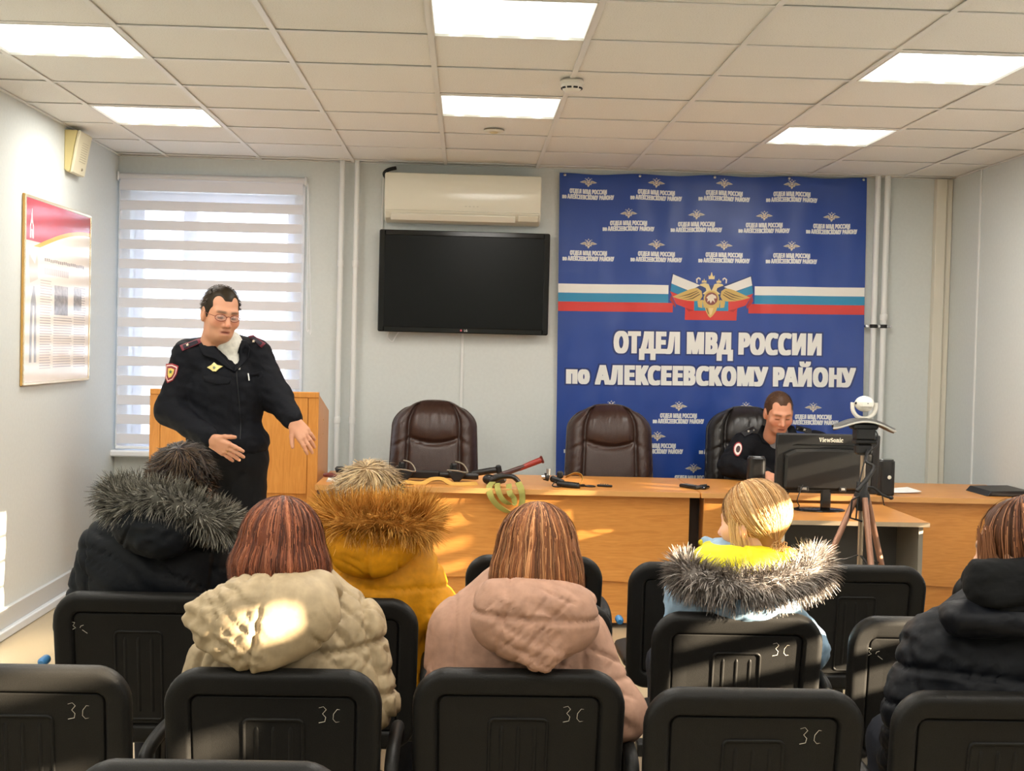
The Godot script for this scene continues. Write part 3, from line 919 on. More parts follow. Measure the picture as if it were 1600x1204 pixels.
func build_banner() -> void:
	bimg = Image.create(1856, 1920, false, Image.FORMAT_RGBA8)
	var blue := rgb(30, 66, 146)
	bimg.fill(blue)
	var k := 1856.0 / BW
	var white := rgb(232, 230, 224); var teal := rgb(34, 134, 176); var red := rgb(206, 52, 44)
	# tricolour band, interrupted by the emblem ribbon
	var ys := [1.927, 1.867, 1.810, 1.747]
	for s in 3:
		var c: Color = [white, teal, red][s]
		var xl: float = [1.315, 1.315, 1.345][s]; var xr: float = [1.885, 1.885, 1.845][s]
		for seg in [[BX0, xl], [xr, BX0 + BW]]:
			var a := b2i(seg[0], ys[s] + 0.0125 * (seg[0] - BX0)); var b := b2i(seg[1], ys[s + 1] + 0.0125 * (seg[1] - BX0))
			bimg.fill_rect(Rect2i(int(a.x), int(a.y), int(b.x - a.x), int(b.y - a.y)), c)
	# ribbon and emblem: drawn in tenths of a photograph pixel, one unit is 0.42 mm
	var u := 0.000421 * k
	var ce := b2i(1.598, 1.869)
	var rb := func(a: Array, c: Color):
		var pts := []
		for p in a: pts.append([ce.x + (p[0] - 780) * u, ce.y + (p[1] - 420) * u])
		fill_poly(bimg, pts, c)
	var deep := rgb(170, 36, 34)
	rb.call([[118, 330], [160, 60], [600, 245], [960, 245], [1412, 80], [1450, 350], [1200, 560], [400, 560]], blue.darkened(0.25))
	rb.call([[130, 345], [230, 545], [375, 600], [370, 790], [1180, 790], [1190, 600], [1320, 555], [1440, 365], [1050, 490], [510, 490]], red)
	rb.call([[130, 480], [150, 400], [225, 560], [215, 600]], deep)
	rb.call([[1440, 490], [1425, 400], [1330, 560], [1345, 610]], deep)
	rb.call([[375, 600], [510, 640], [430, 660]], deep)
	rb.call([[1190, 600], [1050, 640], [1130, 660]], deep)
	rb.call([[510, 490], [1050, 490], [1050, 645], [510, 645]], teal)
	rb.call([[175, 78], [600, 248], [440, 338], [150, 222]], white)
	rb.call([[1395, 98], [1420, 238], [1140, 340], [975, 268]], white)
	rb.call([[150, 222], [410, 335], [275, 395], [138, 345]], teal)
	rb.call([[1420, 238], [1436, 365], [1310, 408], [1160, 343]], teal)
	draw_eagle(ce, u, {"wing": rgb(204, 172, 96), "dark": rgb(104, 78, 44), "neck": rgb(222, 200, 140), "pale": rgb(226, 214, 196), "shield": rgb(132, 70, 62)})
	# large words: dark contour first
	var big := [["ОТДЕЛ МВД РОССИИ", 0.957, 1.6215, 2.338, 1.476, "Н"], ["по", 0.647, 1.368, 0.803, 1.270, "по"], ["АЛЕКСЕЕВСКОМУ РАЙОНУ", 0.837, 1.397, 2.567, 1.2685, "Н"]]
	for pas in 2:
		for w in big:
			var a := b2i(w[1], w[2] + 0.0125 * (w[1] - BX0)); var b := b2i(w[3], w[4] + 0.0125 * (w[3] - BX0))
			if pas == 0: print_text(bimg, w[0], Rect2(a - Vector2(9, 9), b - a + Vector2(18, 18)), rgb(22, 44, 104), Vector2(14, 12), w[5])
			else: print_text(bimg, w[0], Rect2(a, b - a), rgb(230, 230, 226), Vector2(7, 4), w[5])
	# repeated small emblem with two lines of words
	var small := [[Vector3(0.778, 2.598, -8.950), 4], [Vector3(1.046, 2.396, -8.950), 4], [Vector3(0.784, 2.192, -8.950), 4], [Vector3(0.947, 1.132, -8.950), 4], [Vector3(0.809, 0.930, -8.950), 4], [Vector3(1.051, 0.724, -8.950), 4]]
	var pal := {"wing": rgb(206, 196, 178), "dark": rgb(120, 108, 96), "neck": rgb(216, 206, 188), "pale": rgb(220, 216, 210), "shield": rgb(130, 96, 90)}
	var sheet := bimg
	var stamp := Image.create(340, 150, false, Image.FORMAT_RGBA8)
	stamp.fill(Color(0.12, 0.26, 0.57, 0.0))
	bimg = stamp
	draw_eagle(Vector2(170, 34), 0.000094 * k, pal)
	for ln in [["ОТДЕЛ МВД РОССИИ", 0.1225, -0.044, 0.031], ["по АЛЕКСЕЕВСКОМУ РАЙОНУ", 0.1705, -0.081, 0.031]]:
		print_text(bimg, ln[0], Rect2(Vector2(170 - ln[1] * k, 34 - (ln[2] - 0.002) * k), Vector2(ln[1] * 2, ln[3]) * k), rgb(222, 222, 220), Vector2(1.6, 1.0), "Н")
	bimg = sheet
	for s in small:
		for i in s[1]:
			var at := b2i(s[0].x + i * 0.4475, s[0].y + i * 0.0060 + 0.002) - Vector2(170, 34)
			bimg.blend_rect(stamp, Rect2i(0, 0, 340, 150), Vector2i(at))
	bimg.convert(Image.FORMAT_RGB8)
	var m := picture(bimg, 0.36)
	var t := thing("banner", "large blue fabric banner with white lettering, tricolour ribbon and eagle emblems", "banner", Vector3(BX0, 0.55, BZ + 0.02))
	var rows := []
	for j in 81:
		var row := PackedVector3Array()
		for i in 81:
			var fx := i / 80.0; var fy := j / 80.0
			var hang := 1.0 - fy
			var z := 0.012 + 0.012 * noise_b.get_noise_2d(fx * 11.0, fy * 1.6) * (0.3 + hang) + 0.0035 * noise_a.get_noise_2d(fx * 9.0 + 7.0, fy * 8.0)
			z += 0.010 * exp(-pow((fy - 0.985) * 26.0, 2.0)) * pow(sin(fx * PI * 4.0), 2.0)
			var x := BX0 + fx * BW + 0.030 * hang * 0.9 - 0.004
			var y := BTOP - hang * BH + 0.0125 * fx * BW - 0.012 * pow(sin(fx * PI * 4.0), 2.0) * pow(fy, 6.0)
			row.append(Vector3(x - BX0, y - 0.55, z))
		rows.append(row)
	var mb := MB.new(); mb.grid(rows)
	for i in mb.t.size(): mb.t[i].y = 1.0 - mb.t[i].y
	obj("printed_cloth", mb, m, t)
	for i in 5:
		mb = MB.new(); mb.lathe(PackedVector2Array([Vector2(0, 0), Vector2(0.009, 0), Vector2(0.009, 0.004), Vector2(0, 0.004)]), 12, Transform3D(Basis(Vector3.RIGHT, PI / 2), Vector3(0.03 + i * (BW - 0.06) / 4, BTOP - 0.55 - 0.015 + 0.006 * i, 0.022)))
		obj("eyelet", mb, M.steel, t)


# ---------------------------------------------------------------- desk, lectern, armchairs
func build_furniture() -> void:
	var mb: MB
	# lectern
	var t := thing("lectern", "tall light wood lectern standing behind the officer, in front of blind", "lectern", Vector3(-1.275, 0, -7.6))
	var hw := 0.465
	for s in [-1, 1]:
		mb = MB.new()
		mb.prism(PackedVector2Array([Vector2(0.0, 0.0), Vector2(0.56, 0.0), Vector2(0.56, 1.10), Vector2(0.03, 1.208), Vector2(0.0, 1.208)]), -0.011, 0.011, Transform3D(Basis(Vector3(0, 0, -1), Vector3.UP, Vector3(1, 0, 0)), Vector3(s * (hw - 0.011), 0, -0.001)), 0.001)
		var sp := obj("side_panel", mb, M.wood_v, t)
		for y in [0.55, 0.68, 0.98, 1.06]:
			mb = MB.new(); mb.ball(Vector3(s * hw, y, -0.25 if y > 0.9 else -0.2), Vector3(0.003, 0.006, 0.006), 8, 4)
			obj("screw_cap", mb, M.wood_edge, sp)
	mb = MB.new(); mb.bx(-hw, 1.195, -0.03, hw, 1.226, 0.012, 0.003)
	obj("top_rail", mb, M.wood_v, t)
	for s in [-1, 1]:
		mb = MB.new(); mb.bx(s * hw, 0.0, -0.022, s * (hw - 0.058), 1.195, 0.006, 0.002)
		obj("front_stile", mb, M.wood_v, t)
	mb = MB.new(); mb.bx(-hw + 0.058, 0.06, -0.022, hw - 0.058, 1.195, -0.004, 0.0)
	obj("front_panel", mb, M.wood_v, t)
	mb = MB.new(); mb.prism(PackedVector2Array([Vector2(-0.29, 0.66), Vector2(0.405, 0.66), Vector2(0.405, 1.193), Vector2(-0.405, 1.193), Vector2(-0.405, 0.80)]), -0.004, 0.009, Transform3D(), 0.002)
	obj("overlay_board", mb, M.wood_v, t)
	mb = MB.new(); mb.bx(-hw, 0.0, -0.022, hw, 0.06, 0.008, 0.002)
	obj("plinth", mb, M.wood_v, t)
	mb = MB.new(); mb.box(Vector3(0, 1.162, -0.295), Vector3(0.884, 0.018, 0.54), 0.002, Basis(Vector3.RIGHT, -0.2))
	obj("reading_shelf", mb, M.wood_h, t)
	# the long desk: one body, its top and front boards
	t = thing("presidium_desk", "long light wood desk running across the room before the banner", "desk", Vector3(1.2, 0, -7.64))
	for seg in [[-0.785, 1.268], [1.272, 3.13]]:
		mb = MB.new(); mb.bx(seg[0], 0.722, -8.05, seg[1], 0.75, -7.225, 0.003)
		wobj("desktop", mb, M.wood_h, t)
		mb = MB.new(); mb.bx(seg[0] + 0.004, 0.7225, -7.2248, seg[1] - 0.004, 0.7495, -7.2226)
		wobj("edge_band", mb, M.wood_edge, t)
	var panels := [[-0.70, 1.222], [1.298, 3.10]]
	for p in panels:
		# upper board with a gently arched lower edge
		var pg := PackedVector2Array()
		for i in 21:
			var f := i / 20.0
			pg.append(Vector2(lerpf(p[0], p[1], f), 0.235 + 0.035 * sin(f * PI)))
		pg.append(Vector2(p[1], 0.721)); pg.append(Vector2(p[0], 0.721))
		mb = MB.new(); mb.prism(pg, -7.30, -7.282, Transform3D(), 0.0015)
		wobj("front_board", mb, M.wood_h, t)
		mb = MB.new(); mb.bx(p[0] + 0.02, 0.03, -7.322, p[1] - 0.02, 0.5, -7.301)
		wobj("lower_board", mb, M.wood_h, t)
		for x in [p[0] + 0.011, p[1] - 0.011]:
			mb = MB.new(); mb.bx(x - 0.011, 0.0, -8.0, x + 0.011, 0.721, -7.301, 0.001)
			wobj("side_board", mb, M.wood_v, t)
	mb = MB.new(); mb.bx(1.226, 0.0, -7.42, 1.294, 0.72, -7.40)
	wobj("gap_filler", mb, M.dark_gap, t)
	# low computer table in front of the desk
	t = thing("computer_table", "low computer table with dark open front beside the tripod", "table", Vector3(1.87, 0, -6.74))
	mb = MB.new(); mb.bx(1.505, 0.69, -7.18, 2.238, 0.712, -6.43, 0.002)
	wobj("tabletop", mb, M.wood_h, t)
	mb = MB.new(); mb.bx(1.506, 0.6905, -6.4298, 2.237, 0.7115, -6.4283)
	wobj("edge_band", mb, mat(rgb(168, 150, 124), 0.45), t)
	for x in [1.535, 2.205]:
		mb = MB.new(); mb.bx(x - 0.011, 0.0, -7.14, x + 0.011, 0.689, -6.46, 0.001)
		wobj("side_panel", mb, mat(rgb(128, 122, 110), 0.5), t)
	mb = MB.new(); mb.bx(1.547, 0.05, -6.80, 2.193, 0.689, -6.785)
	wobj("back_panel", mb, M.grey_board, t)
	mb = MB.new(); mb.bx(1.547, 0.08, -6.784, 2.193, 0.10, -6.47, 0.001)
	wobj("bottom_shelf", mb, M.grey_board, t)
	# leather armchairs behind the desk
	var brown := grained(mat(rgb(66, 44, 36), 0.33), noise_tex(21, 0.06, [Color(0.72, 0.7, 0.68), Color(1, 1, 1)], [0.2, 0.8]), Vector3(4, 4, 4), false)
	brown.normal_enabled = true; brown.normal_texture = noise_tex(22, 0.12, [], [], 512, 3, true, 3.0); brown.normal_scale = 0.35
	var dark := brown.duplicate() as StandardMaterial3D
	dark.albedo_color = rgb(34, 29, 27)
	armchair(Vector3(-0.185, 0, -8.42), brown, "brown leather office armchair behind the desk, below the television")
	armchair(Vector3(0.90, 0, -8.42), brown, "brown leather office armchair behind the desk, before the banner's edge")
	armchair(Vector3(1.80, 0, -8.58), dark, "black leather office armchair with the seated officer in it")

func armchair(at: Vector3, leather: Material, label: String) -> void:
	var t := thing("office_armchair", label, "armchair", at, "leather armchairs behind the desk")
	# local: faces +z; backrest front near z = 0.08
	var hw := func(y: float) -> float:
		var d := clampf((1.158 - y) / 0.43, 0.0, 1.0)
		return 0.27 * (0.94 + 0.06 * d) * (0.60 + 0.40 * pow(sin(minf(1.0, d / 0.36) * PI / 2), 0.62))
	var lean := func(y: float) -> float: return -0.16 * (y - 0.44) + 0.04 * sin((y - 0.44) * 4.2)
	var wr := FastNoiseLite.new(); wr.seed = 31; wr.frequency = 1.0
	var rows := []; var back := []
	var NJ := 56; var NI := 56
	for j in NJ + 1:
		var y := lerpf(0.44, 1.158, j / float(NJ))
		var w: float = hw.call(y)
		var row := PackedVector3Array(); var rb := PackedVector3Array()
		for i in NI + 1:
			var u := lerpf(-1.0, 1.0, i / float(NI))
			var x := u * w
			var yy := y
			if y > 1.0: yy = y + (1.0 - u * u) * 0.0 - 0.04 * pow(absf(u), 3.0) * (y - 1.0) / 0.158
			var edge := (1.0 - pow(absf(u), 7.0)) * (1.0 - pow(clampf((y - 1.06) / 0.1, 0, 1), 3.0))
			var seamx := 0.60 + 0.05 * (1.0 - y)                      # seam between centre and side bolster
			var dsm := (absf(u) - seamx) * w
			var smile := 0.905 + 0.035 * pow(u / 0.6, 2.0)            # lower edge of the head cushion
			var z := 0.05 * edge
			if absf(u) < seamx:
				if y > smile: z += 0.040 * pow(maxf(0.0, sin(clampf((y - smile) / (1.15 - smile), 0, 1) * PI)), 0.6) * (1.0 - pow(absf(u) / seamx, 6.0))
				else: z += 0.014 * (1.0 - pow(absf(u) / seamx, 8.0)) * clampf((smile - y) / 0.03, 0, 1)
				z -= 0.012 * exp(-pow((y - smile) / 0.008, 2.0))
			else:
				z += 0.034 * pow(maxf(0.0, sin(clampf((absf(u) - seamx) / (1.0 - seamx), 0, 1) * PI)), 0.7)
				# diagonal seams and gathers of the side bolsters
				for d in [[0.70, 0.9], [0.90, -0.5]]:
					z -= 0.010 * exp(-pow((y - d[0] - d[1] * (absf(u) - 0.8) * 0.28) / 0.008, 2.0))
				z += 0.006 * wr.get_noise_2d(absf(x) * 40.0 + y * 50.0, y * 14.0)
			z -= 0.014 * exp(-pow(dsm / 0.006, 2.0))
			z += 0.005 * wr.get_noise_2d(x * 30.0 + signf(u) * 9.0, y * 9.0) * clampf((y - 0.85) * 4.0, 0.2, 1.0)
			row.append(Vector3(x, yy, lean.call(yy) + 0.05 + z))
			rb.append(Vector3(x, yy, lean.call(yy) - 0.05 * edge))
		rows.append(row); back.append(rb)
	var mb := MB.new(); mb.grid(rows); mb.grid(back, false, false, true)
	# border strip closing front and back
	var rim := []
	for side in 2:
		var r := PackedVector3Array()
		var src: Array = rows if side == 0 else back
		for j in NJ + 1: r.append(src[j][0])
		for i in range(1, NI + 1): r.append(src[NJ][i])
		for j in range(NJ - 1, -1, -1): r.append(src[j][NI])
		rim.append(r)
	var mid := PackedVector3Array()
	for i in rim[0].size():
		var ce := Vector3(0, 0.8, 0)
		var m: Vector3 = (rim[0][i] + rim[1][i]) * 0.5
		var o := (m - ce); o.z = 0
		mid.append(m + o.normalized() * 0.006)
	mb.grid([rim[0], mid, rim[1]], false, false, true)
	obj("backrest", mb, leather, t)
	# piping seen along the outline
	mb = MB.new(); mb.tube(rim[0], 0.004, 6)
	obj("piping", mb, leather, t)
	# seat cushion
	rows = []
	for j in 9:
		var f := j / 8.0
		var ph := lerpf(-PI / 2, PI / 2, f)
		var row := PackedVector3Array()
		for k in 40:
			var a := TAU * k / 40.0
			var sx := pow(absf(cos(a)), 0.5) * signf(cos(a)); var sz := pow(absf(sin(a)), 0.5) * signf(sin(a))
			var r := pow(cos(ph), 0.35)
			row.append(Vector3(sx * 0.26 * r, 0.455 + sin(ph) * 0.06, 0.29 - sz * 0.25 * r))
		rows.append(row)
	mb = MB.new(); mb.grid(rows, true)
	obj("seat", mb, leather, t)
	for s in [-1, 1]:
		mb = MB.new(); mb.tube(curve([Vector3(s * 0.27, 0.44, 0.02), Vector3(s * 0.30, 0.60, 0.05), Vector3(s * 0.305, 0.655, 0.18), Vector3(s * 0.30, 0.64, 0.38), Vector3(s * 0.29, 0.52, 0.44), Vector3(s * 0.26, 0.42, 0.36)], 6), 0.022, 10, true, 1.0)
		obj("armrest", mb, M.black, t)
	mb = MB.new(); mb.tube(PackedVector3Array([Vector3(0, 0.10, 0.27), Vector3(0, 0.40, 0.27)]), 0.028, 12)
	obj("gas_column", mb, M.black, t)
	for k in 5:
		var a := TAU * k / 5.0 + 0.3
		var d := Vector3(cos(a), 0, sin(a))
		mb = MB.new(); mb.bar(Vector3(0, 0.10, 0.27), Vector3(0, 0.075, 0.27) + d * 0.30, 0.04, 0.03, 0.006)
		var lg := obj("base_arm", mb, M.black, t)
		mb = MB.new(); mb.ball(Vector3(0, 0.028, 0.27) + d * 0.30, Vector3(0.028, 0.028, 0.028), 10, 6)
		obj("caster", mb, M.black, lg)

# ---------------------------------------------------------------- rows of linked plastic chairs
var chair_meshes := {}

func chair_shape() -> void:
	var W := 0.475; var H := 0.44
	var tilt := Transform3D(Basis(Vector3.RIGHT, 0.15), Vector3(0, 0.79, 0)) # top edge is the origin, leaning back
	var ring := func(inset: float, z: float) -> PackedVector3Array:
		var p := rrect(W - inset * 2, H - inset * 2, maxf(0.012, 0.075 - inset), 8, 0, -H / 2)
		var o := PackedVector3Array()
		for q in p:
			# sides draw in a little towards the bottom and the top edge is slightly crowned
			var f := -q.y / H
			o.append(tilt * Vector3(q.x * (1.0 - 0.03 * f), q.y + 0.012 * (1.0 - pow(q.x / (W / 2), 2.0)) * (1.0 - f) - 0.012, z + 0.012 * pow(q.x / (W / 2), 2.0)))
		return o
	var mb := MB.new()
	var rows := []
	for r in [[0.09, -0.058], [0.05, -0.056], [0.02, -0.050], [0.004, -0.042], [0.0, -0.030], [0.0, -0.018], [0.003, -0.008], [0.010, -0.002], [0.020, 0.0], [0.045, -0.002], [0.050, -0.003], [0.0535, -0.007], [0.056, -0.016], [0.0575, -0.0165], [0.059, -0.012], [0.062, -0.0105], [0.10, -0.010]]:
		rows.append(ring.call(r[0], r[1]))
	mb.grid(rows, true)
	for e in [0, rows.size() - 1]:
		var p: PackedVector3Array = rows[e]
		var ce := Vector3.ZERO
		for q in p: ce += q
		ce /= p.size()
		for i in p.size():
			if e == 0: mb.tri(ce, p[(i + 1) % p.size()], p[i])
			else: mb.tri(ce, p[i], p[(i + 1) % p.size()])
	chair_meshes.back = mb.mesh()
	# ribbed panel in the middle of the back
	mb = MB.new()
	rows = []
	for r in [[0.0, -0.011], [0.001, -0.0045], [0.004, -0.003], [0.008, -0.0045], [0.010, -0.012], [0.03, -0.012]]:
		var p := rrect(0.138 - r[0] * 2, 0.27 - r[0] * 2, maxf(0.004, 0.016 - r[0]), 4, 0.0, -0.113 - 0.135)
		var o := PackedVector3Array()
		for q in p: o.append(tilt * Vector3(q.x, q.y, r[1] + 0.0008))
		rows.append(o)
	mb.grid(rows, true)
	var p: PackedVector3Array = rows[-1]
	var ce := Vector3.ZERO
	for q in p: ce += q
	ce /= p.size()
	for i in p.size(): mb.tri(ce, p[i], p[(i + 1) % p.size()])
	chair_meshes.vent = mb.mesh()
	mb = MB.new()
	for k in 1:
		var pth := PackedVector3Array()
		for q in 6: pth.append(tilt * Vector3(0, -0.130 - 0.235 * [0.0, 0.02, 0.06, 0.5, 0.95, 1.0][q], -0.0105))
		mb.tube(pth, [0.001, 0.005, 0.0068, 0.0068, 0.0068, 0.001], 8)
	chair_meshes.rib = mb.mesh()
	# seat pan
	mb = MB.new(); rows = []
	for r in [[0.05, 0.0], [0.02, 0.004], [0.004, 0.014], [0.0, 0.028], [0.004, 0.040], [0.02, 0.046], [0.06, 0.043], [0.12, 0.038]]:
		var o := PackedVector3Array()
		for q in rrect(0.46 - r[0] * 2, 0.42 - r[0] * 2, maxf(0.02, 0.08 - r[0]), 6): o.append(Vector3(q.x, 0.385 + r[1] - 0.10 * q.y * 0.12, -0.31 - q.y))
		rows.append(o)
	mb.grid(rows, true, false, false)
	for e in [0, rows.size() - 1]:
		var pp: PackedVector3Array = rows[e]
		var c2 := Vector3.ZERO
		for q in pp: c2 += q
		c2 /= pp.size()
		for i in pp.size():
			if e == 0: mb.tri(c2, pp[(i + 1) % pp.size()], pp[i])
			else: mb.tri(c2, pp[i], pp[(i + 1) % pp.size()])
	chair_meshes.seat = mb.mesh()
	# armrest with its metal post, beam and legs
	mb = MB.new(); mb.tube(curve([Vector3(0.259, 0.535, -0.025), Vector3(0.259, 0.575, -0.05), Vector3(0.259, 0.59, -0.13), Vector3(0.259, 0.588, -0.28), Vector3(0.259, 0.572, -0.34), Vector3(0.259, 0.54, -0.35)], 5), 0.016, 12)
	chair_meshes.arm = mb.mesh()
	mb = MB.new(); mb.bar(Vector3(0.259, 0.35, -0.20), Vector3(0.259, 0.575, -0.20), 0.05, 0.016, 0.004, Vector3.RIGHT)
	chair_meshes.post = mb.mesh()
	mb = MB.new(); mb.bx(-0.244, 0.33, -0.26, 0.244, 0.37, -0.20, 0.004)
	chair_meshes.beam = mb.mesh()
	mb = MB.new(); mb.bar(Vector3(0, 0.33, -0.23), Vector3(0, 0.03, -0.23), 0.05, 0.03, 0.004)
	mb.bx(-0.025, 0.0, -0.45, 0.025, 0.03, -0.02, 0.008)
	chair_meshes.leg = mb.mesh()
	mb = MB.new()
	for s in [-1, 1]: mb.bar(Vector3(s * 0.15, 0.36, -0.18), Vector3(s * 0.15, 0.52, -0.075), 0.04, 0.012, 0.003, Vector3.RIGHT)
	chair_meshes.bracket = mb.mesh()
	# scratched mark: a 3 and a C
	for side in 2:
		mb = MB.new()
		var cx: float = 0.125 if side == 0 else -0.165
		var strokes := [[[-0.026, 0.018], [-0.016, 0.021], [-0.010, 0.014], [-0.018, 0.004], [-0.011, -0.004], [-0.013, -0.014], [-0.026, -0.017]], [[0.022, 0.014], [0.014, 0.015], [0.006, 0.004], [0.005, -0.008], [0.011, -0.015], [0.022, -0.013]]]
		if side == 1: strokes = [[[-0.026, 0.016], [-0.010, 0.013], [-0.016, 0.004], [-0.008, -0.002], [-0.018, -0.008]], [[0.014, 0.006], [0.006, 0.003], [0.004, -0.002]], [[0.010, -0.008], [0.024, -0.018]]]
		for st in strokes:
			var pth := PackedVector3Array()
			for q in st: pth.append(tilt * Vector3(cx + q[0], -0.106 + q[1], -0.0096 + 0.012 * pow(cx / 0.2375, 2.0)))
			mb.tube(pth, 0.0008, 5)
		chair_meshes["mark%d" % side] = mb.mesh()

func row_chair(x: float, z: float, label: String, mark := 0, turn := 0.0, blue_cap := false) -> Node3D:
	var t := thing("row_chair", label, "chair", Vector3(x, 0, z), "black plastic chairs in rows")
	t.rotation.y = turn
	var b := obj("backrest", chair_meshes.back, M.chair, t)
	var v := obj("vent_panel", chair_meshes.vent, M.chair, b)
	for k in 3:
		var r := obj("rib", chair_meshes.rib, M.chair, b)
		r.position.x = (k - 1) * 0.0372
	if mark >= 0:
		var s := obj("scratched_mark", chair_meshes["mark%d" % mark], M.scratch, b)
		s.set_meta("label", "pale scratched 3 and C")
	obj("seat", chair_meshes.seat, M.chair, t)
	obj("armrest", chair_meshes.arm, M.chair, t); obj("armrest_post", chair_meshes.post, M.black, t)
	obj("beam", chair_meshes.beam, M.black, t); obj("leg", chair_meshes.leg, M.black, t); obj("back_bracket", chair_meshes.bracket, M.black, t)
	if blue_cap:
		var c := MB.new(); c.tube(PackedVector3Array([Vector3(-0.262, 0.585, -0.06), Vector3(-0.262, 0.587, -0.05), Vector3(-0.262, 0.587, -0.01), Vector3(-0.262, 0.585, 0.0)]), [0.008, 0.013, 0.013, 0.008], 12)
		obj("armrest_cap", c, mat(rgb(60, 120, 170), 0.5), t).set_meta("label", "blue armrest cap")
	return t

func build_chairs() -> void:
	chair_shape()
	# row behind the nearest one
	row_chair(-0.417, -2.285, "black plastic chair whose top edge shows behind the beige-coated girl's chair", 0)
	row_chair(-0.945, -2.95, "empty black plastic chair beside the girl in beige, scratched 3C", 0)
	row_chair(-0.402, -2.95, "black plastic chair in which the girl in the beige puffer jacket sits", 0)
	row_chair(0.136, -2.985, "black plastic chair in which the girl in the pink coat sits", 0)
	row_chair(0.632, -2.842, "empty black plastic chair between girl in pink and girl in navy", 0)
	row_chair(1.165, -2.847, "black plastic chair in which the girl in the navy coat sits", -1)
	row_chair(-0.905, -3.83, "black plastic chair in which the boy with grey fur hood sits", 1, 0.0, true)
	row_chair(-0.352, -3.80, "black plastic chair in which the boy in the yellow jacket sits", -1)
	row_chair(0.195, -3.795, "empty black plastic chair straight in front of the girl in pink", -1)
	row_chair(0.764, -3.683, "black plastic chair in which the blonde girl with fur hood sits", 0)
	row_chair(1.306, -3.67, "empty black plastic chair straight in front of the girl in navy", 1)
	row_chair(-0.302, -4.66, "empty black plastic chair straight in front of the boy in yellow", -1)
	row_chair(0.252, -4.645, "empty black plastic chair in first row, in front of the pink girl", -1)
	row_chair(0.803, -4.557, "empty black plastic chair in first row, in front of the blonde girl", -1, 0.0, true)
	row_chair(1.356, -4.575, "empty black plastic chair in first row, behind the tripod", -1)
	row_chair(1.885, -4.47, "empty black plastic chair at the end of the first row", -1)


# ---------------------------------------------------------------- things on the desk and the table
func strap(mb: MB, pts: Array, w: float, across: Vector3, th := 0.0018, steps := 8) -> void:
	var path := curve(pts, steps)
	var rows := [PackedVector3Array(), PackedVector3Array(), PackedVector3Array(), PackedVector3Array()]
	for i in path.size():
		var d := (path[mini(i + 1, path.size() - 1)] - path[maxi(i - 1, 0)]).normalized()
		var ac := (across - d * across.dot(d)).normalized()
		var nn := d.cross(ac)
		rows[0].append(path[i] - ac * w / 2 - nn * th); rows[1].append(path[i] + ac * w / 2 - nn * th)
		rows[2].append(path[i] + ac * w / 2 + nn * th); rows[3].append(path[i] - ac * w / 2 + nn * th)
	mb.grid(rows, false, true)

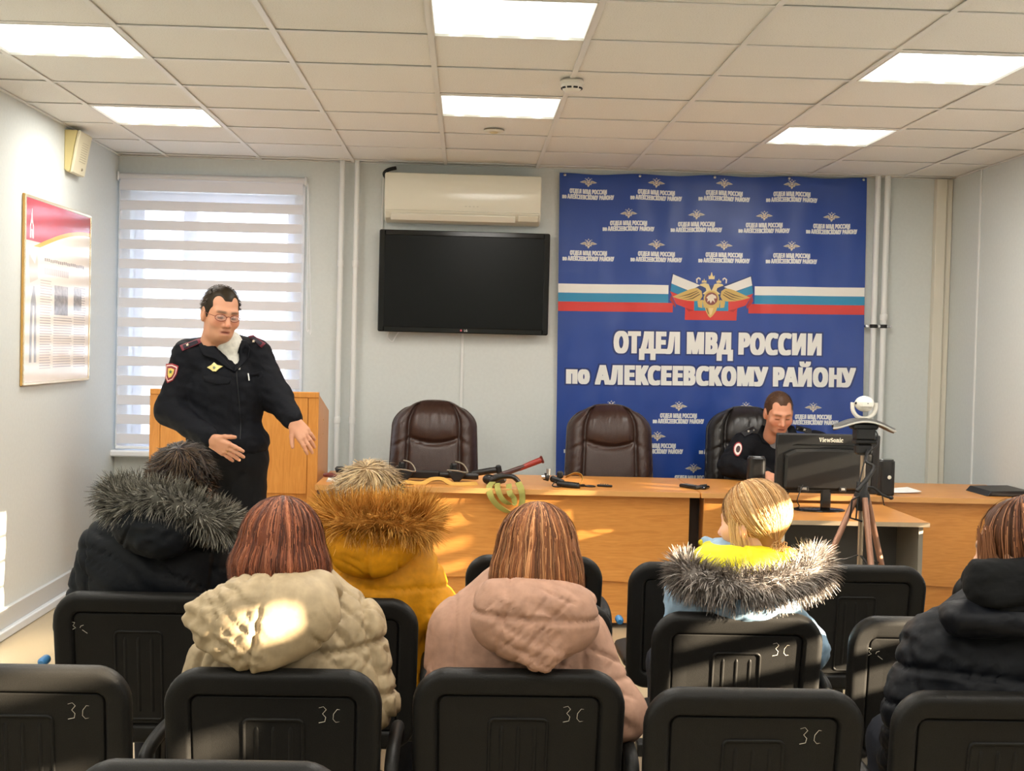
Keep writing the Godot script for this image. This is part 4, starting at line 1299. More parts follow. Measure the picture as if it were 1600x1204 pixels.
func build_desk_things() -> void:
	var mb: MB
	var D := 0.75
	var olive := mat(rgb(150, 146, 74), 0.85); var mustard := mat(rgb(196, 150, 70), 0.85)
	var walnut := mat(rgb(96, 34, 26), 0.3); var redwood := mat(rgb(140, 40, 30), 0.35)
	# long rifle on its side with a tan webbing sling
	var t := thing("rifle", "long black rifle with tan webbing sling lying along the desk", "rifle", Vector3(-0.25, D, -7.56))
	mb = MB.new(); mb.tube(PackedVector3Array([Vector3(-0.455, 0.046, 0), Vector3(-0.45, 0.048, 0), Vector3(-0.40, 0.048, 0), Vector3(-0.395, 0.048, 0)]), [0.015, 0.022, 0.022, 0.018], 14)
	obj("muzzle_device", mb, M.black, t)
	mb = MB.new(); mb.tube(PackedVector3Array([Vector3(-0.40, 0.048, 0), Vector3(-0.22, 0.046, 0), Vector3(-0.10, 0.044, 0)]), [0.016, 0.016, 0.019], 12)
	obj("barrel", mb, mat(rgb(92, 80, 74), 0.35, 0.4), t)
	mb = MB.new(); mb.box(Vector3(0.0, 0.036, 0.0), Vector3(0.24, 0.042, 0.05), 0.008); mb.box(Vector3(-0.10, 0.056, 0.0), Vector3(0.05, 0.05, 0.034), 0.006)
	obj("receiver", mb, M.gunmetal, t)
	mb = MB.new(); mb.tube(PackedVector3Array([Vector3(0.10, 0.036, 0), Vector3(0.22, 0.034, 0), Vector3(0.32, 0.034, 0.0), Vector3(0.335, 0.034, 0)]), [0.016, 0.018, 0.023, 0.02], 12)
	obj("handguard", mb, M.gunmetal, t)
	mb = MB.new(); mb.tube(PackedVector3Array([Vector3(0.30, 0.045, 0.0), Vector3(0.40, 0.064, 0.0), Vector3(0.44, 0.070, 0)]), [0.017, 0.018, 0.018], 12)
	obj("stock_tube", mb, M.gunmetal, t)
	mb = MB.new(); mb.box(Vector3(0.447, 0.072, 0), Vector3(0.032, 0.05, 0.045), 0.008, Basis(Vector3.BACK, 0.2))
	obj("butt_pad", mb, M.black, t)
	for gx in [-0.072, 0.215]:
		mb = MB.new()
		mb.prism(PackedVector2Array([Vector2(-0.052, 0.026), Vector2(0.056, 0.018), Vector2(0.038, -0.010), Vector2(0.016, -0.034), Vector2(-0.016, -0.034), Vector2(-0.042, -0.004)]), 0.03, 0.085, Transform3D(Basis(), Vector3(gx, 0.042, 0)), 0.007)
		var g := obj("pistol_grip", mb, M.black, t)
		mb = MB.new(); mb.tube(curve([Vector3(gx - 0.054, 0.067, 0.065), Vector3(gx, 0.068, 0.090), Vector3(gx + 0.058, 0.058, 0.07), Vector3(gx + 0.035, 0.098, 0.03), Vector3(gx - 0.01, 0.112, 0.0)], 6), 0.004, 6)
		obj("trigger_guard", mb, mat(rgb(150, 140, 122), 0.4, 0.5), g)
		mb = MB.new(); mb.box(Vector3(gx - 0.02, 0.08, 0.0), Vector3(0.04, 0.04, 0.03), 0.008); mb.tube(PackedVector3Array([Vector3(gx - 0.03, 0.075, 0.02), Vector3(gx - 0.03, 0.105, 0.02)]), 0.006, 8)
		obj("rear_sight", mb, M.black, g)
	mb = MB.new()
	strap(mb, [Vector3(-0.13, 0.004, 0.16), Vector3(-0.05, 0.012, 0.21), Vector3(0.03, 0.005, 0.19), Vector3(0.08, 0.025, 0.15), Vector3(0.14, 0.026, 0.15), Vector3(0.19, 0.006, 0.19), Vector3(0.28, 0.008, 0.20), Vector3(0.33, 0.004, 0.15)], 0.03, Vector3(0, 0.5, -0.86))
	obj("sling", mb, mustard, t)
	mb = MB.new()
	strap(mb, [Vector3(-0.16, 0.03, 0.08), Vector3(-0.15, 0.012, 0.20), Vector3(-0.11, 0.006, 0.30), Vector3(-0.085, -0.002, 0.336), Vector3(-0.072, -0.05, 0.348)], 0.055, Vector3(1, 0, 0.1))
	obj("sling_end", mb, mustard, t)
	# short carbine with a reddish stock and olive sling hanging over the edge
	t = thing("carbine", "short carbine with red-brown stock, olive sling hanging over the desk edge", "carbine", Vector3(0.205, D, -7.42))
	mb = MB.new(); mb.box(Vector3(-0.02, 0.030, -0.01), Vector3(0.10, 0.055, 0.05), 0.012, Basis(Vector3.BACK, 0.25)); mb.ball(Vector3(-0.065, 0.03, 0.0), Vector3(0.035, 0.028, 0.03), 12, 8)
	obj("receiver", mb, M.gunmetal, t)
	mb = MB.new(); mb.tube(PackedVector3Array([Vector3(0.0, 0.052, -0.02), Vector3(0.10, 0.088, -0.05), Vector3(0.13, 0.099, -0.058)]), [0.015, 0.014, 0.012], 12)
	obj("barrel", mb, mat(rgb(64, 34, 30), 0.35), t)
	mb = MB.new(); mb.tube(PackedVector3Array([Vector3(0.10, 0.085, -0.05), Vector3(0.16, 0.110, -0.07), Vector3(0.222, 0.134, -0.09)]), [0.013, 0.016, 0.0175], 12)
	obj("stock", mb, redwood, t)
	mb = MB.new(); mb.box(Vector3(0.228, 0.137, -0.093), Vector3(0.014, 0.042, 0.04), 0.004, Basis(Vector3.BACK, 0.4))
	obj("butt_plate", mb, walnut, t)
	mb = MB.new()
	mb.tube(curve([Vector3(-0.05, 0.02, 0.05), Vector3(0.0, 0.052, 0.10), Vector3(0.06, 0.058, 0.12), Vector3(0.095, 0.03, 0.12)], 6), 0.022, 10, true, 0.6)
	obj("grip", mb, M.black, t)
	mb = MB.new()
	strap(mb, [Vector3(-0.045, 0.025, 0.10), Vector3(-0.065, 0.004, 0.18), Vector3(-0.055, -0.04, 0.215), Vector3(-0.02, -0.085, 0.22), Vector3(0.03, -0.115, 0.225), Vector3(0.08, -0.120, 0.225), Vector3(0.104, -0.095, 0.22), Vector3(0.112, -0.05, 0.215), Vector3(0.105, 0.0, 0.205), Vector3(0.09, 0.03, 0.14)], 0.034, Vector3(0.9, 0.0, 0.45))
	strap(mb, [Vector3(-0.02, 0.02, 0.11), Vector3(-0.02, 0.0, 0.20), Vector3(0.0, -0.045, 0.222), Vector3(0.03, -0.07, 0.228), Vector3(0.066, -0.075, 0.23), Vector3(0.066, -0.045, 0.226), Vector3(0.045, -0.02, 0.216), Vector3(0.04, 0.02, 0.14)], 0.03, Vector3(0.9, 0.0, 0.45))
	obj("sling", mb, olive, t)
	mb = MB.new(); mb.box(Vector3(0.088, -0.115, 0.235), Vector3(0.02, 0.02, 0.008), 0.002)
	obj("sling_buckle", mb, mat(rgb(96, 52, 24), 0.4), t)
	# pistol with ribbed grip
	t = thing("pistol", "black handgun with ribbed grip and bright metal fittings on the desk", "pistol", Vector3(0.515, D, -7.40))
	mb = MB.new(); mb.box(Vector3(0.0, 0.030, -0.02), Vector3(0.085, 0.034, 0.034), 0.01, Basis(Vector3.BACK, -0.35)); mb.box(Vector3(0.015, 0.062, -0.03), Vector3(0.035, 0.04, 0.028), 0.008)
	obj("frame", mb, M.black, t)
	mb = MB.new(); mb.tube(PackedVector3Array([Vector3(0.0, 0.018, 0.02), Vector3(0.05, 0.016, 0.05), Vector3(0.105, 0.012, 0.075), Vector3(0.115, 0.012, 0.08)]), [0.014, 0.017, 0.017, 0.012], 12)
	var gr := obj("grip", mb, M.black, t)
	mb = MB.new()
	for k in 9:
		var c := Vector3(0.03 + k * 0.0095, 0.0168 - k * 0.0004, 0.037 + k * 0.0048)
		mb.tube(PackedVector3Array([c - Vector3(0.0015, 0, 0.0008), c + Vector3(0.0015, 0, 0.0008)]), 0.0182, 12)
	obj("grip_ribs", mb, M.black, gr)
	mb = MB.new(); mb.tube(PackedVector3Array([Vector3(-0.045, 0.045, -0.02), Vector3(-0.075, 0.052, -0.02)]), 0.02, 14)
	obj("cylinder", mb, M.gunmetal, t)
	mb = MB.new(); mb.tube(PackedVector3Array([Vector3(-0.05, 0.06, -0.01), Vector3(-0.05, 0.095, -0.01)]), 0.011, 10); mb.tube(PackedVector3Array([Vector3(-0.07, 0.052, -0.005), Vector3(-0.088, 0.05, -0.005)]), 0.012, 10)
	obj("bright_fittings", mb, M.steel, t)
	mb = MB.new(); mb.tube(curve([Vector3(-0.01, 0.03, 0.01), Vector3(-0.03, 0.008, 0.03), Vector3(0.0, 0.003, 0.045), Vector3(0.03, 0.01, 0.03)], 6), 0.0035, 6)
	obj("trigger_guard", mb, M.gunmetal, t)
	mb = MB.new(); strap(mb, [Vector3(0.05, 0.05, -0.04), Vector3(0.10, 0.07, -0.05), Vector3(0.135, 0.055, -0.04), Vector3(0.13, 0.02, -0.02), Vector3(0.10, 0.006, -0.01)], 0.05, Vector3(0, 0.3, 1))
	obj("holster_strap", mb, mustard, t)
	# knife-like handle on papers, small metal items, phones
	t = thing("knife", "dark red-brown handled knife lying on papers at the desk end", "knife", Vector3(-0.70, D + 0.013, -7.50))
	mb = MB.new(); mb.tube(PackedVector3Array([Vector3(-0.068, 0.013, 0), Vector3(-0.06, 0.013, 0), Vector3(-0.02, 0.014, 0), Vector3(0.03, 0.013, 0)]), [0.006, 0.012, 0.013, 0.012], 12)
	obj("handle", mb, walnut, t)
	mb = MB.new(); mb.tube(PackedVector3Array([Vector3(0.03, 0.013, 0), Vector3(0.045, 0.013, 0)]), 0.013, 12)
	obj("bolster", mb, M.steel, t)
	mb = MB.new(); mb.box(Vector3(0.09, 0.012, 0), Vector3(0.09, 0.003, 0.02), 0.001)
	obj("blade", mb, M.steel, t)
	mb = MB.new()
	for k in 4: mb.box(Vector3(0, 0.0015 + k * 0.003, 0), Vector3(0.15, 0.0026, 0.21), 0.0, Basis(Vector3.UP, 0.02 * k))
	var o := obj("paper_stack", mb, mat(rgb(232, 230, 224), 0.8)); o.position = Vector3(-0.665, D, -7.50)
	tag(o, "small stack of white papers under the knife", "papers")
	for h in [[0.675, "open handcuff ring lying beside the handgun"], [0.775, "flat dark metal clip lying on the desk, second from handgun"]]:
		t = thing("handcuffs" if h[0] < 0.7 else "metal_clip", h[1], "handcuffs" if h[0] < 0.7 else "clip", Vector3(h[0], D + 0.004, -7.42))
		mb = MB.new()
		if h[0] < 0.7:
			var ring := PackedVector3Array()
			for k in 21: ring.append(Vector3(0.02 + cos(TAU * k / 22.0) * 0.028, 0, sin(TAU * k / 22.0) * 0.022))
			mb.tube(ring, 0.004, 6)
			obj("cuff_ring", mb, M.gunmetal, t)
			mb = MB.new(); mb.box(Vector3(-0.03, 0.004, 0.0), Vector3(0.045, 0.012, 0.03), 0.004)
			obj("lock_body", mb, M.gunmetal, t)
		else:
			mb.box(Vector3(0, 0.004, 0), Vector3(0.085, 0.012, 0.018), 0.004, Basis(Vector3.UP, -0.35))
			obj("clip_body", mb, M.gunmetal, t)
			mb = MB.new()
			for k in 4: mb.tube(PackedVector3Array([Vector3(-0.02 + k * 0.012, 0.011, -0.012 + k * 0.006), Vector3(-0.02 + k * 0.012, 0.014, -0.012 + k * 0.006)]), 0.004, 8)
			obj("studs", mb, M.steel, t)
	t = thing("remote_control", "black remote control with grey keys lying on the desk", "remote control", Vector3(1.255, D, -7.46))
	t.rotation.y = 0.5
	mb = MB.new(); mb.box(Vector3(0, 0.010, 0), Vector3(0.05, 0.018, 0.15), 0.005)
	obj("body", mb, M.black, t)
	mb = MB.new()
	for k in 12: mb.box(Vector3(-0.014 + (k % 3) * 0.014, 0.0195, -0.05 + (k / 3) * 0.024), Vector3(0.009, 0.002, 0.012), 0.0008)
	obj("keys", mb, mat(rgb(120, 120, 118), 0.6), t)
	t = thing("flip_phone", "small black phone lying beside the remote control", "phone", Vector3(1.318, D, -7.45))
	mb = MB.new(); mb.prism(rrect(0.065, 0.11, 0.018), 0.0, 0.014, Transform3D(Basis(Vector3(0.9, 0, 0.4).normalized(), Vector3(0.4, 0, -0.9).normalized(), Vector3.UP), Vector3.ZERO), 0.004)
	obj("body", mb, M.black_gloss, t)
	mb = MB.new(); mb.tube(PackedVector3Array([Vector3(-0.005, 0.012, -0.04), Vector3(0.03, 0.018, -0.03)]), 0.006, 8)
	obj("hinge", mb, M.black, t)
	# computer screen seen from behind
	t = thing("monitor", "black computer monitor seen from behind on the low table", "monitor", Vector3(1.843, 0.712, -6.85))
	var bk := Basis(Vector3.RIGHT, 0.06)
	var xf := Transform3D(bk, Vector3(0, 0.240, 0.0))
	mb = MB.new(); mb.prism(rrect(0.528, 0.302, 0.01), -0.012, 0.020, xf, 0.006)
	obj("casing", mb, mat(rgb(24, 24, 24), 0.42), t)
	mb = MB.new()
	mb.prism(PackedVector2Array([Vector2(-0.215, -0.135), Vector2(0.215, -0.135), Vector2(0.225, -0.12), Vector2(0.225, 0.05), Vector2(0.20, 0.078), Vector2(0.0, 0.083), Vector2(-0.17, 0.078), Vector2(-0.225, 0.05), Vector2(-0.225, -0.12)]), 0.016, 0.042, xf, 0.016)
	obj("rear_bulge", mb, mat(rgb(27, 27, 26), 0.4), t)
	mb = MB.new(); mb.prism(PackedVector2Array([Vector2(-0.185, 0.092), Vector2(0.14, 0.092), Vector2(0.14, 0.098), Vector2(-0.16, 0.100)]), 0.0195, 0.0215, xf)
	obj("vent_slit", mb, M.black_gloss, t)
	var tx := text_mesh("ViewSonic", 0.021, t, xf * Vector3(0.012, 0.122, 0.0205), bk, mat(rgb(206, 202, 188), 0.45), true, "lettering", 0.0012, 0.8)
	mb = MB.new(); mb.prism(rrect(0.50, 0.272, 0.003), -0.0135, -0.0122, xf)
	obj("screen", mb, mat(rgb(70, 84, 96), 0.3), t)
	for px in [[-0.125, 0.055], [0.075, 0.035]]:
		mb = MB.new(); mb.box(xf * Vector3(px[0], -0.125, 0.034), Vector3(px[1], 0.026, 0.03), 0.003, bk)
		var po := obj("port_block", mb, mat(rgb(34, 34, 33), 0.5), t)
		mb = MB.new(); mb.box(xf * Vector3(px[0], -0.123, 0.050), Vector3(px[1] * 0.55, 0.012, 0.006), 0.002, bk)
		obj("plug", mb, mat(rgb(150, 148, 142), 0.5), po)
	mb = MB.new(); mb.box(Vector3(-0.004, 0.065, 0.012), Vector3(0.052, 0.11, 0.022), 0.008)
	obj("stand_neck", mb, mat(rgb(30, 26, 24), 0.1), t)
	mb = MB.new(); mb.lathe(PackedVector2Array([Vector2(0.0, 0.0), Vector2(0.1, 0.0), Vector2(0.1, 0.005), Vector2(0.09, 0.011), Vector2(0.03, 0.014), Vector2(0, 0.014)]), 36, Transform3D(Basis(), Vector3(-0.03, 0, 0.0)), 1.3, 0.85)
	obj("stand_base", mb, M.black_gloss, t)
	mb = MB.new()
	mb.tube(curve([Vector3(-0.13, 0.135, 0.05), Vector3(-0.16, 0.06, 0.06), Vector3(-0.14, 0.02, 0.02), Vector3(-0.17, 0.003, -0.05), Vector3(-0.16, 0.004, -0.2)], 6), 0.003, 6)
	mb.tube(curve([Vector3(-0.17, 0.13, 0.03), Vector3(-0.20, 0.07, 0.0), Vector3(-0.19, 0.03, -0.05), Vector3(-0.22, 0.004, -0.12)], 6), 0.003, 6)
	obj("cables", mb, M.black, t)
	# loudspeakers
	for sp in [[1.585, "black desktop loudspeaker beside the seated officer's arm", -1], [2.29, "black desktop loudspeaker with white dot, past the monitor's tripod end", 1]]:
		t = thing("loudspeaker", sp[1], "loudspeaker", Vector3(sp[0], D, -7.32), "pair of desktop loudspeakers")
		mb = MB.new(); mb.prism(rrect(0.095, 0.085, 0.028), 0.0, 0.19, Transform3D(Basis(Vector3.RIGHT, Vector3.FORWARD, Vector3.UP), Vector3.ZERO), 0.006)
		obj("cabinet", mb, M.black, t)
		mb = MB.new(); mb.prism(rrect(0.085, 0.075, 0.026), 0.189, 0.196, Transform3D(Basis(Vector3.RIGHT, Vector3.FORWARD, Vector3.UP), Vector3.ZERO), 0.003)
		obj("top_cap", mb, mat(rgb(70, 72, 72), 0.15), t)
		mb = MB.new()
		if sp[2] < 0:
			mb.box(Vector3(0.02, 0.05, 0.043), Vector3(0.035, 0.016, 0.002))
			obj("sticker", mb, mat(rgb(214, 212, 200), 0.6), t)
		else:
			mb.lathe(PackedVector2Array([Vector2(0, 0), Vector2(0.011, 0), Vector2(0.010, 0.003), Vector2(0, 0.003)]), 18, Transform3D(Basis(Vector3.RIGHT, PI / 2), Vector3(0.012, 0.10, 0.042)))
			obj("jack_dot", mb, mat(rgb(226, 222, 206), 0.5), t)
	mb = MB.new(); mb.tube(curve([Vector3(2.26, 0.76, -7.28), Vector3(2.25, 0.752, -7.222), Vector3(2.26, 0.70, -7.215), Vector3(2.29, 0.60, -7.22), Vector3(2.28, 0.30, -7.21), Vector3(2.30, 0.004, -7.19)], 6), 0.0028, 6)
	tag(obj("speaker_cable", mb, M.black), "thin black cable hanging from the white-dotted loudspeaker down the desk", "cable")
	# keyboard in front of the officer, sheet and folder
	t = thing("keyboard", "black keyboard on the desk before the seated officer", "keyboard", Vector3(1.86, D, -7.62))
	mb = MB.new(); mb.box(Vector3(0, 0.01, 0), Vector3(0.44, 0.02, 0.15), 0.005)
	obj("body", mb, M.black, t)
	mb = MB.new()
	for k in 60: mb.box(Vector3(-0.20 + (k % 15) * 0.0285, 0.022, -0.048 + (k / 15) * 0.03), Vector3(0.022, 0.006, 0.022), 0.002)
	obj("keycaps", mb, mat(rgb(30, 30, 30), 0.5), t)
	mb = MB.new()
	var rows := []
	for j in 6:
		var row := PackedVector3Array()
		for i in 9: row.append(Vector3(i * 0.026 - 0.1, 0.004 + 0.010 * pow(i / 8.0, 3.0), -j * 0.05 + 0.14))
		rows.append(row)
	mb.grid(rows)
	for p in rows: for q in p.size(): p[q].y -= 0.0012
	o = obj("paper_sheet", mb, mat(rgb(236, 236, 232), 0.8)); o.position = Vector3(2.42, D, -7.55)
	tag(o, "white paper sheet with a curled corner lying past the loudspeaker", "paper")
	t = thing("folder", "black wedge-shaped folder lying near the end of the desk", "folder", Vector3(3.0, D, -7.52))
	mb = MB.new(); mb.prism(PackedVector2Array([Vector2(-0.13, 0.0), Vector2(0.11, 0.0), Vector2(0.11, 0.034), Vector2(-0.105, 0.028)]), -0.16, 0.16, Transform3D(), 0.004)
	obj("cover", mb, M.black, t)
	mb = MB.new(); mb.box(Vector3(0.0, 0.012, 0.1585), Vector3(0.20, 0.010, 0.006), 0.0)
	obj("page_block", mb, mat(rgb(60, 58, 54), 0.7), t)
	conference_camera()

func conference_camera() -> void:
	var bronze := mat(rgb(150, 112, 92), 0.28, 0.6)
	var ap := Vector3(1.812, 0.86, -6.12)
	var t := thing("tripod", "bronze camera tripod with black joints standing before the computer table", "tripod", Vector3(ap.x, 0, ap.z))
	var mb: MB
	var feet := [Vector3(-0.42, 0.0, 0.10), Vector3(0.04, 0.0, 0.30), Vector3(0.27, 0.0, -0.12)]
	for f in feet:
		var top := Vector3(0, 0.86, 0) + Vector3(f.x, 0, f.z).normalized() * 0.03
		var mid := top.lerp(f, 0.42)
		mb = MB.new(); mb.tube(PackedVector3Array([top, mid]), 0.0145, 12)
		var l := obj("leg", mb, bronze, t)
		mb = MB.new(); mb.tube(PackedVector3Array([mid, f + Vector3(0, 0.02, 0)]), 0.0105, 12)
		obj("lower_leg", mb, bronze, l)
		mb = MB.new(); ring_tube(mb, mid, 0.018, 0.02, (f - top).normalized())
		obj("leg_clamp", mb, M.black, l)
		mb = MB.new(); mb.ball(f + Vector3(0, 0.014, 0), Vector3(0.014, 0.014, 0.014), 10, 6)
		obj("rubber_foot", mb, M.black, l)
		mb = MB.new(); mb.bar(Vector3(0, 0.60, 0), top.lerp(f, 0.36), 0.012, 0.004, 0.001)
		obj("brace", mb, M.black, t)
	mb = MB.new(); mb.lathe(PackedVector2Array([Vector2(0, 0.80), Vector2(0.022, 0.80), Vector2(0.034, 0.83), Vector2(0.036, 0.87), Vector2(0.026, 0.89), Vector2(0.026, 0.93), Vector2(0, 0.93)]), 18)
	obj("collar", mb, M.black, t)
	mb = MB.new(); mb.tube(PackedVector3Array([Vector3(0, 0.52, 0), Vector3(0, 1.05, 0)]), 0.0125, 14)
	obj("centre_column", mb, mat(rgb(168, 150, 128), 0.28, 0.6), t)
	mb = MB.new(); mb.tube(curve([Vector3(0.0, 0.905, 0.0), Vector3(0.05, 0.905, 0.0), Vector3(0.09, 0.875, 0.01), Vector3(0.125, 0.862, 0.015)], 5), 0.006, 8); mb.ball(Vector3(0.13, 0.862, 0.015), Vector3(0.012, 0.009, 0.012), 10, 6)
	obj("crank", mb, M.black, t)
	mb = MB.new()
	var sq := PackedVector3Array([Vector3(-0.02, 0.87, 0.03), Vector3(-0.055, 0.85, 0.035), Vector3(-0.06, 0.77, 0.035), Vector3(-0.005, 0.755, 0.035)])
	mb.tube(sq, 0.005, 6); mb.tube(PackedVector3Array([Vector3(-0.03, 0.86, 0.04), Vector3(-0.035, 0.76, 0.04)]), 0.004, 6)
	obj("leg_lock", mb, M.black, t)
	mb = MB.new(); mb.box(Vector3(0.0, 1.08, 0.0), Vector3(0.075, 0.05, 0.06), 0.01); mb.box(Vector3(0.005, 1.115, 0.0), Vector3(0.10, 0.02, 0.07), 0.005); mb.box(Vector3(0.0, 1.15, 0.0), Vector3(0.085, 0.05, 0.075), 0.004)
	obj("pan_head", mb, M.black, t)
	mb = MB.new(); mb.tube(curve([Vector3(0.01, 1.075, 0.03), Vector3(-0.01, 1.03, 0.08), Vector3(0.02, 1.0, 0.10), Vector3(-0.06, 0.90, 0.13)], 5), [0.008, 0.008, 0.008, 0.008, 0.008, 0.008, 0.008, 0.008, 0.008, 0.008, 0.009, 0.010, 0.011, 0.011, 0.012, 0.012], 8)
	obj("pan_handle", mb, M.black, t)
	# conference camera on top
	var c := thing("conference_camera", "white swivel video conference camera on the tripod", "camera", Vector3(ap.x - 0.002, 1.180, ap.z))
	var rows := []
	var silver := mat(rgb(196, 194, 184), 0.3)
	for j in 5:
		var row := PackedVector3Array()
		for i in 25:
			var x := lerpf(-0.142, 0.142, i / 24.0)
			var y := 0.028 - 0.055 * pow(absf(x) / 0.142, 2.2) + 0.020 * pow(absf(x) / 0.142, 5.0) - (0.008 if x > 0 else 0.0) * (x / 0.142)
			var half := 0.06 * pow(1.0 - pow(absf(x) / 0.146, 3.0), 0.5)
			row.append(Vector3(x, y + [0.0, 0.012, 0.014, 0.012, 0.0][j], half * [1.0, 0.86, 0.0, -0.86, -1.0][j]))
		rows.append(row)
	mb = MB.new(); mb.grid(rows)
	obj("tray_top", mb, mat(rgb(92, 92, 90), 0.35), c)
	var lip := PackedVector3Array()
	for i in 25: lip.append(rows[0][i] + Vector3(0, -0.002, 0.001))
	mb = MB.new(); mb.tube(lip, 0.0042, 8)
	obj("silver_rim", mb, silver, c)
	var under := []
	for j in 3:
		var row := PackedVector3Array()
		for i in 25: row.append(rows[[0, 2, 4][j]][i] * Vector3(0.97, 1, 0.95) - Vector3(0, [0.006, 0.026, 0.006][j], 0))
		under.append(row)
	mb = MB.new(); mb.grid(under, false, false, true)
	mb.box(Vector3(0, 0.004, 0.0), Vector3(0.12, 0.03, 0.07), 0.008)
	obj("tray_underside", mb, M.black, c)
	mb = MB.new()
	var yoke := PackedVector3Array()
	for k in 25:
		var a := lerpf(-PI - 0.12, 0.12, k / 24.0)
		yoke.append(Vector3(cos(a) * 0.054, 0.092 + sin(a) * 0.054 + (0.012 if k < 2 or k > 22 else 0.0), 0.0))
	mb.tube(yoke, 0.0095, 10, true, 1.0)
	mb.lathe(PackedVector2Array([Vector2(0, 0.02), Vector2(0.034, 0.02), Vector2(0.028, 0.034), Vector2(0.02, 0.04), Vector2(0, 0.04)]), 20)
	obj("yoke", mb, M.white_plastic, c)
	mb = MB.new()
	mb.ball(Vector3(0, 0.105, 0.0), Vector3(0.044, 0.036, 0.036), 22, 14)
	mb.tube(PackedVector3Array([Vector3(0, 0.105, 0.0), Vector3(0.004, 0.104, -0.045), Vector3(0.004, 0.104, -0.055)]), [0.03, 0.028, 0.024], 18)
	mb.box(Vector3(0.003, 0.104, 0.026), Vector3(0.062, 0.038, 0.022), 0.01)
	obj("camera_head", mb, M.white_plastic, c)
	mb = MB.new(); mb.ball(Vector3(0.006, 0.108, 0.0372), Vector3(0.003, 0.0022, 0.001), 8, 4); mb.ball(Vector3(-0.042, 0.108, 0.012), Vector3(0.005, 0.006, 0.006), 8, 4)
	obj("screw_dots", mb, M.black, c)
	mb = MB.new(); mb.tube(curve([Vector3(0.03, 0.0, 0.02), Vector3(0.05, -0.03, 0.05), Vector3(0.045, -0.08, 0.06), Vector3(0.01, -0.11, 0.06), Vector3(-0.02, -0.16, 0.09), Vector3(-0.05, -0.26, 0.12)], 6), 0.0035, 6)
	obj("camera_cable", mb, M.black, c)


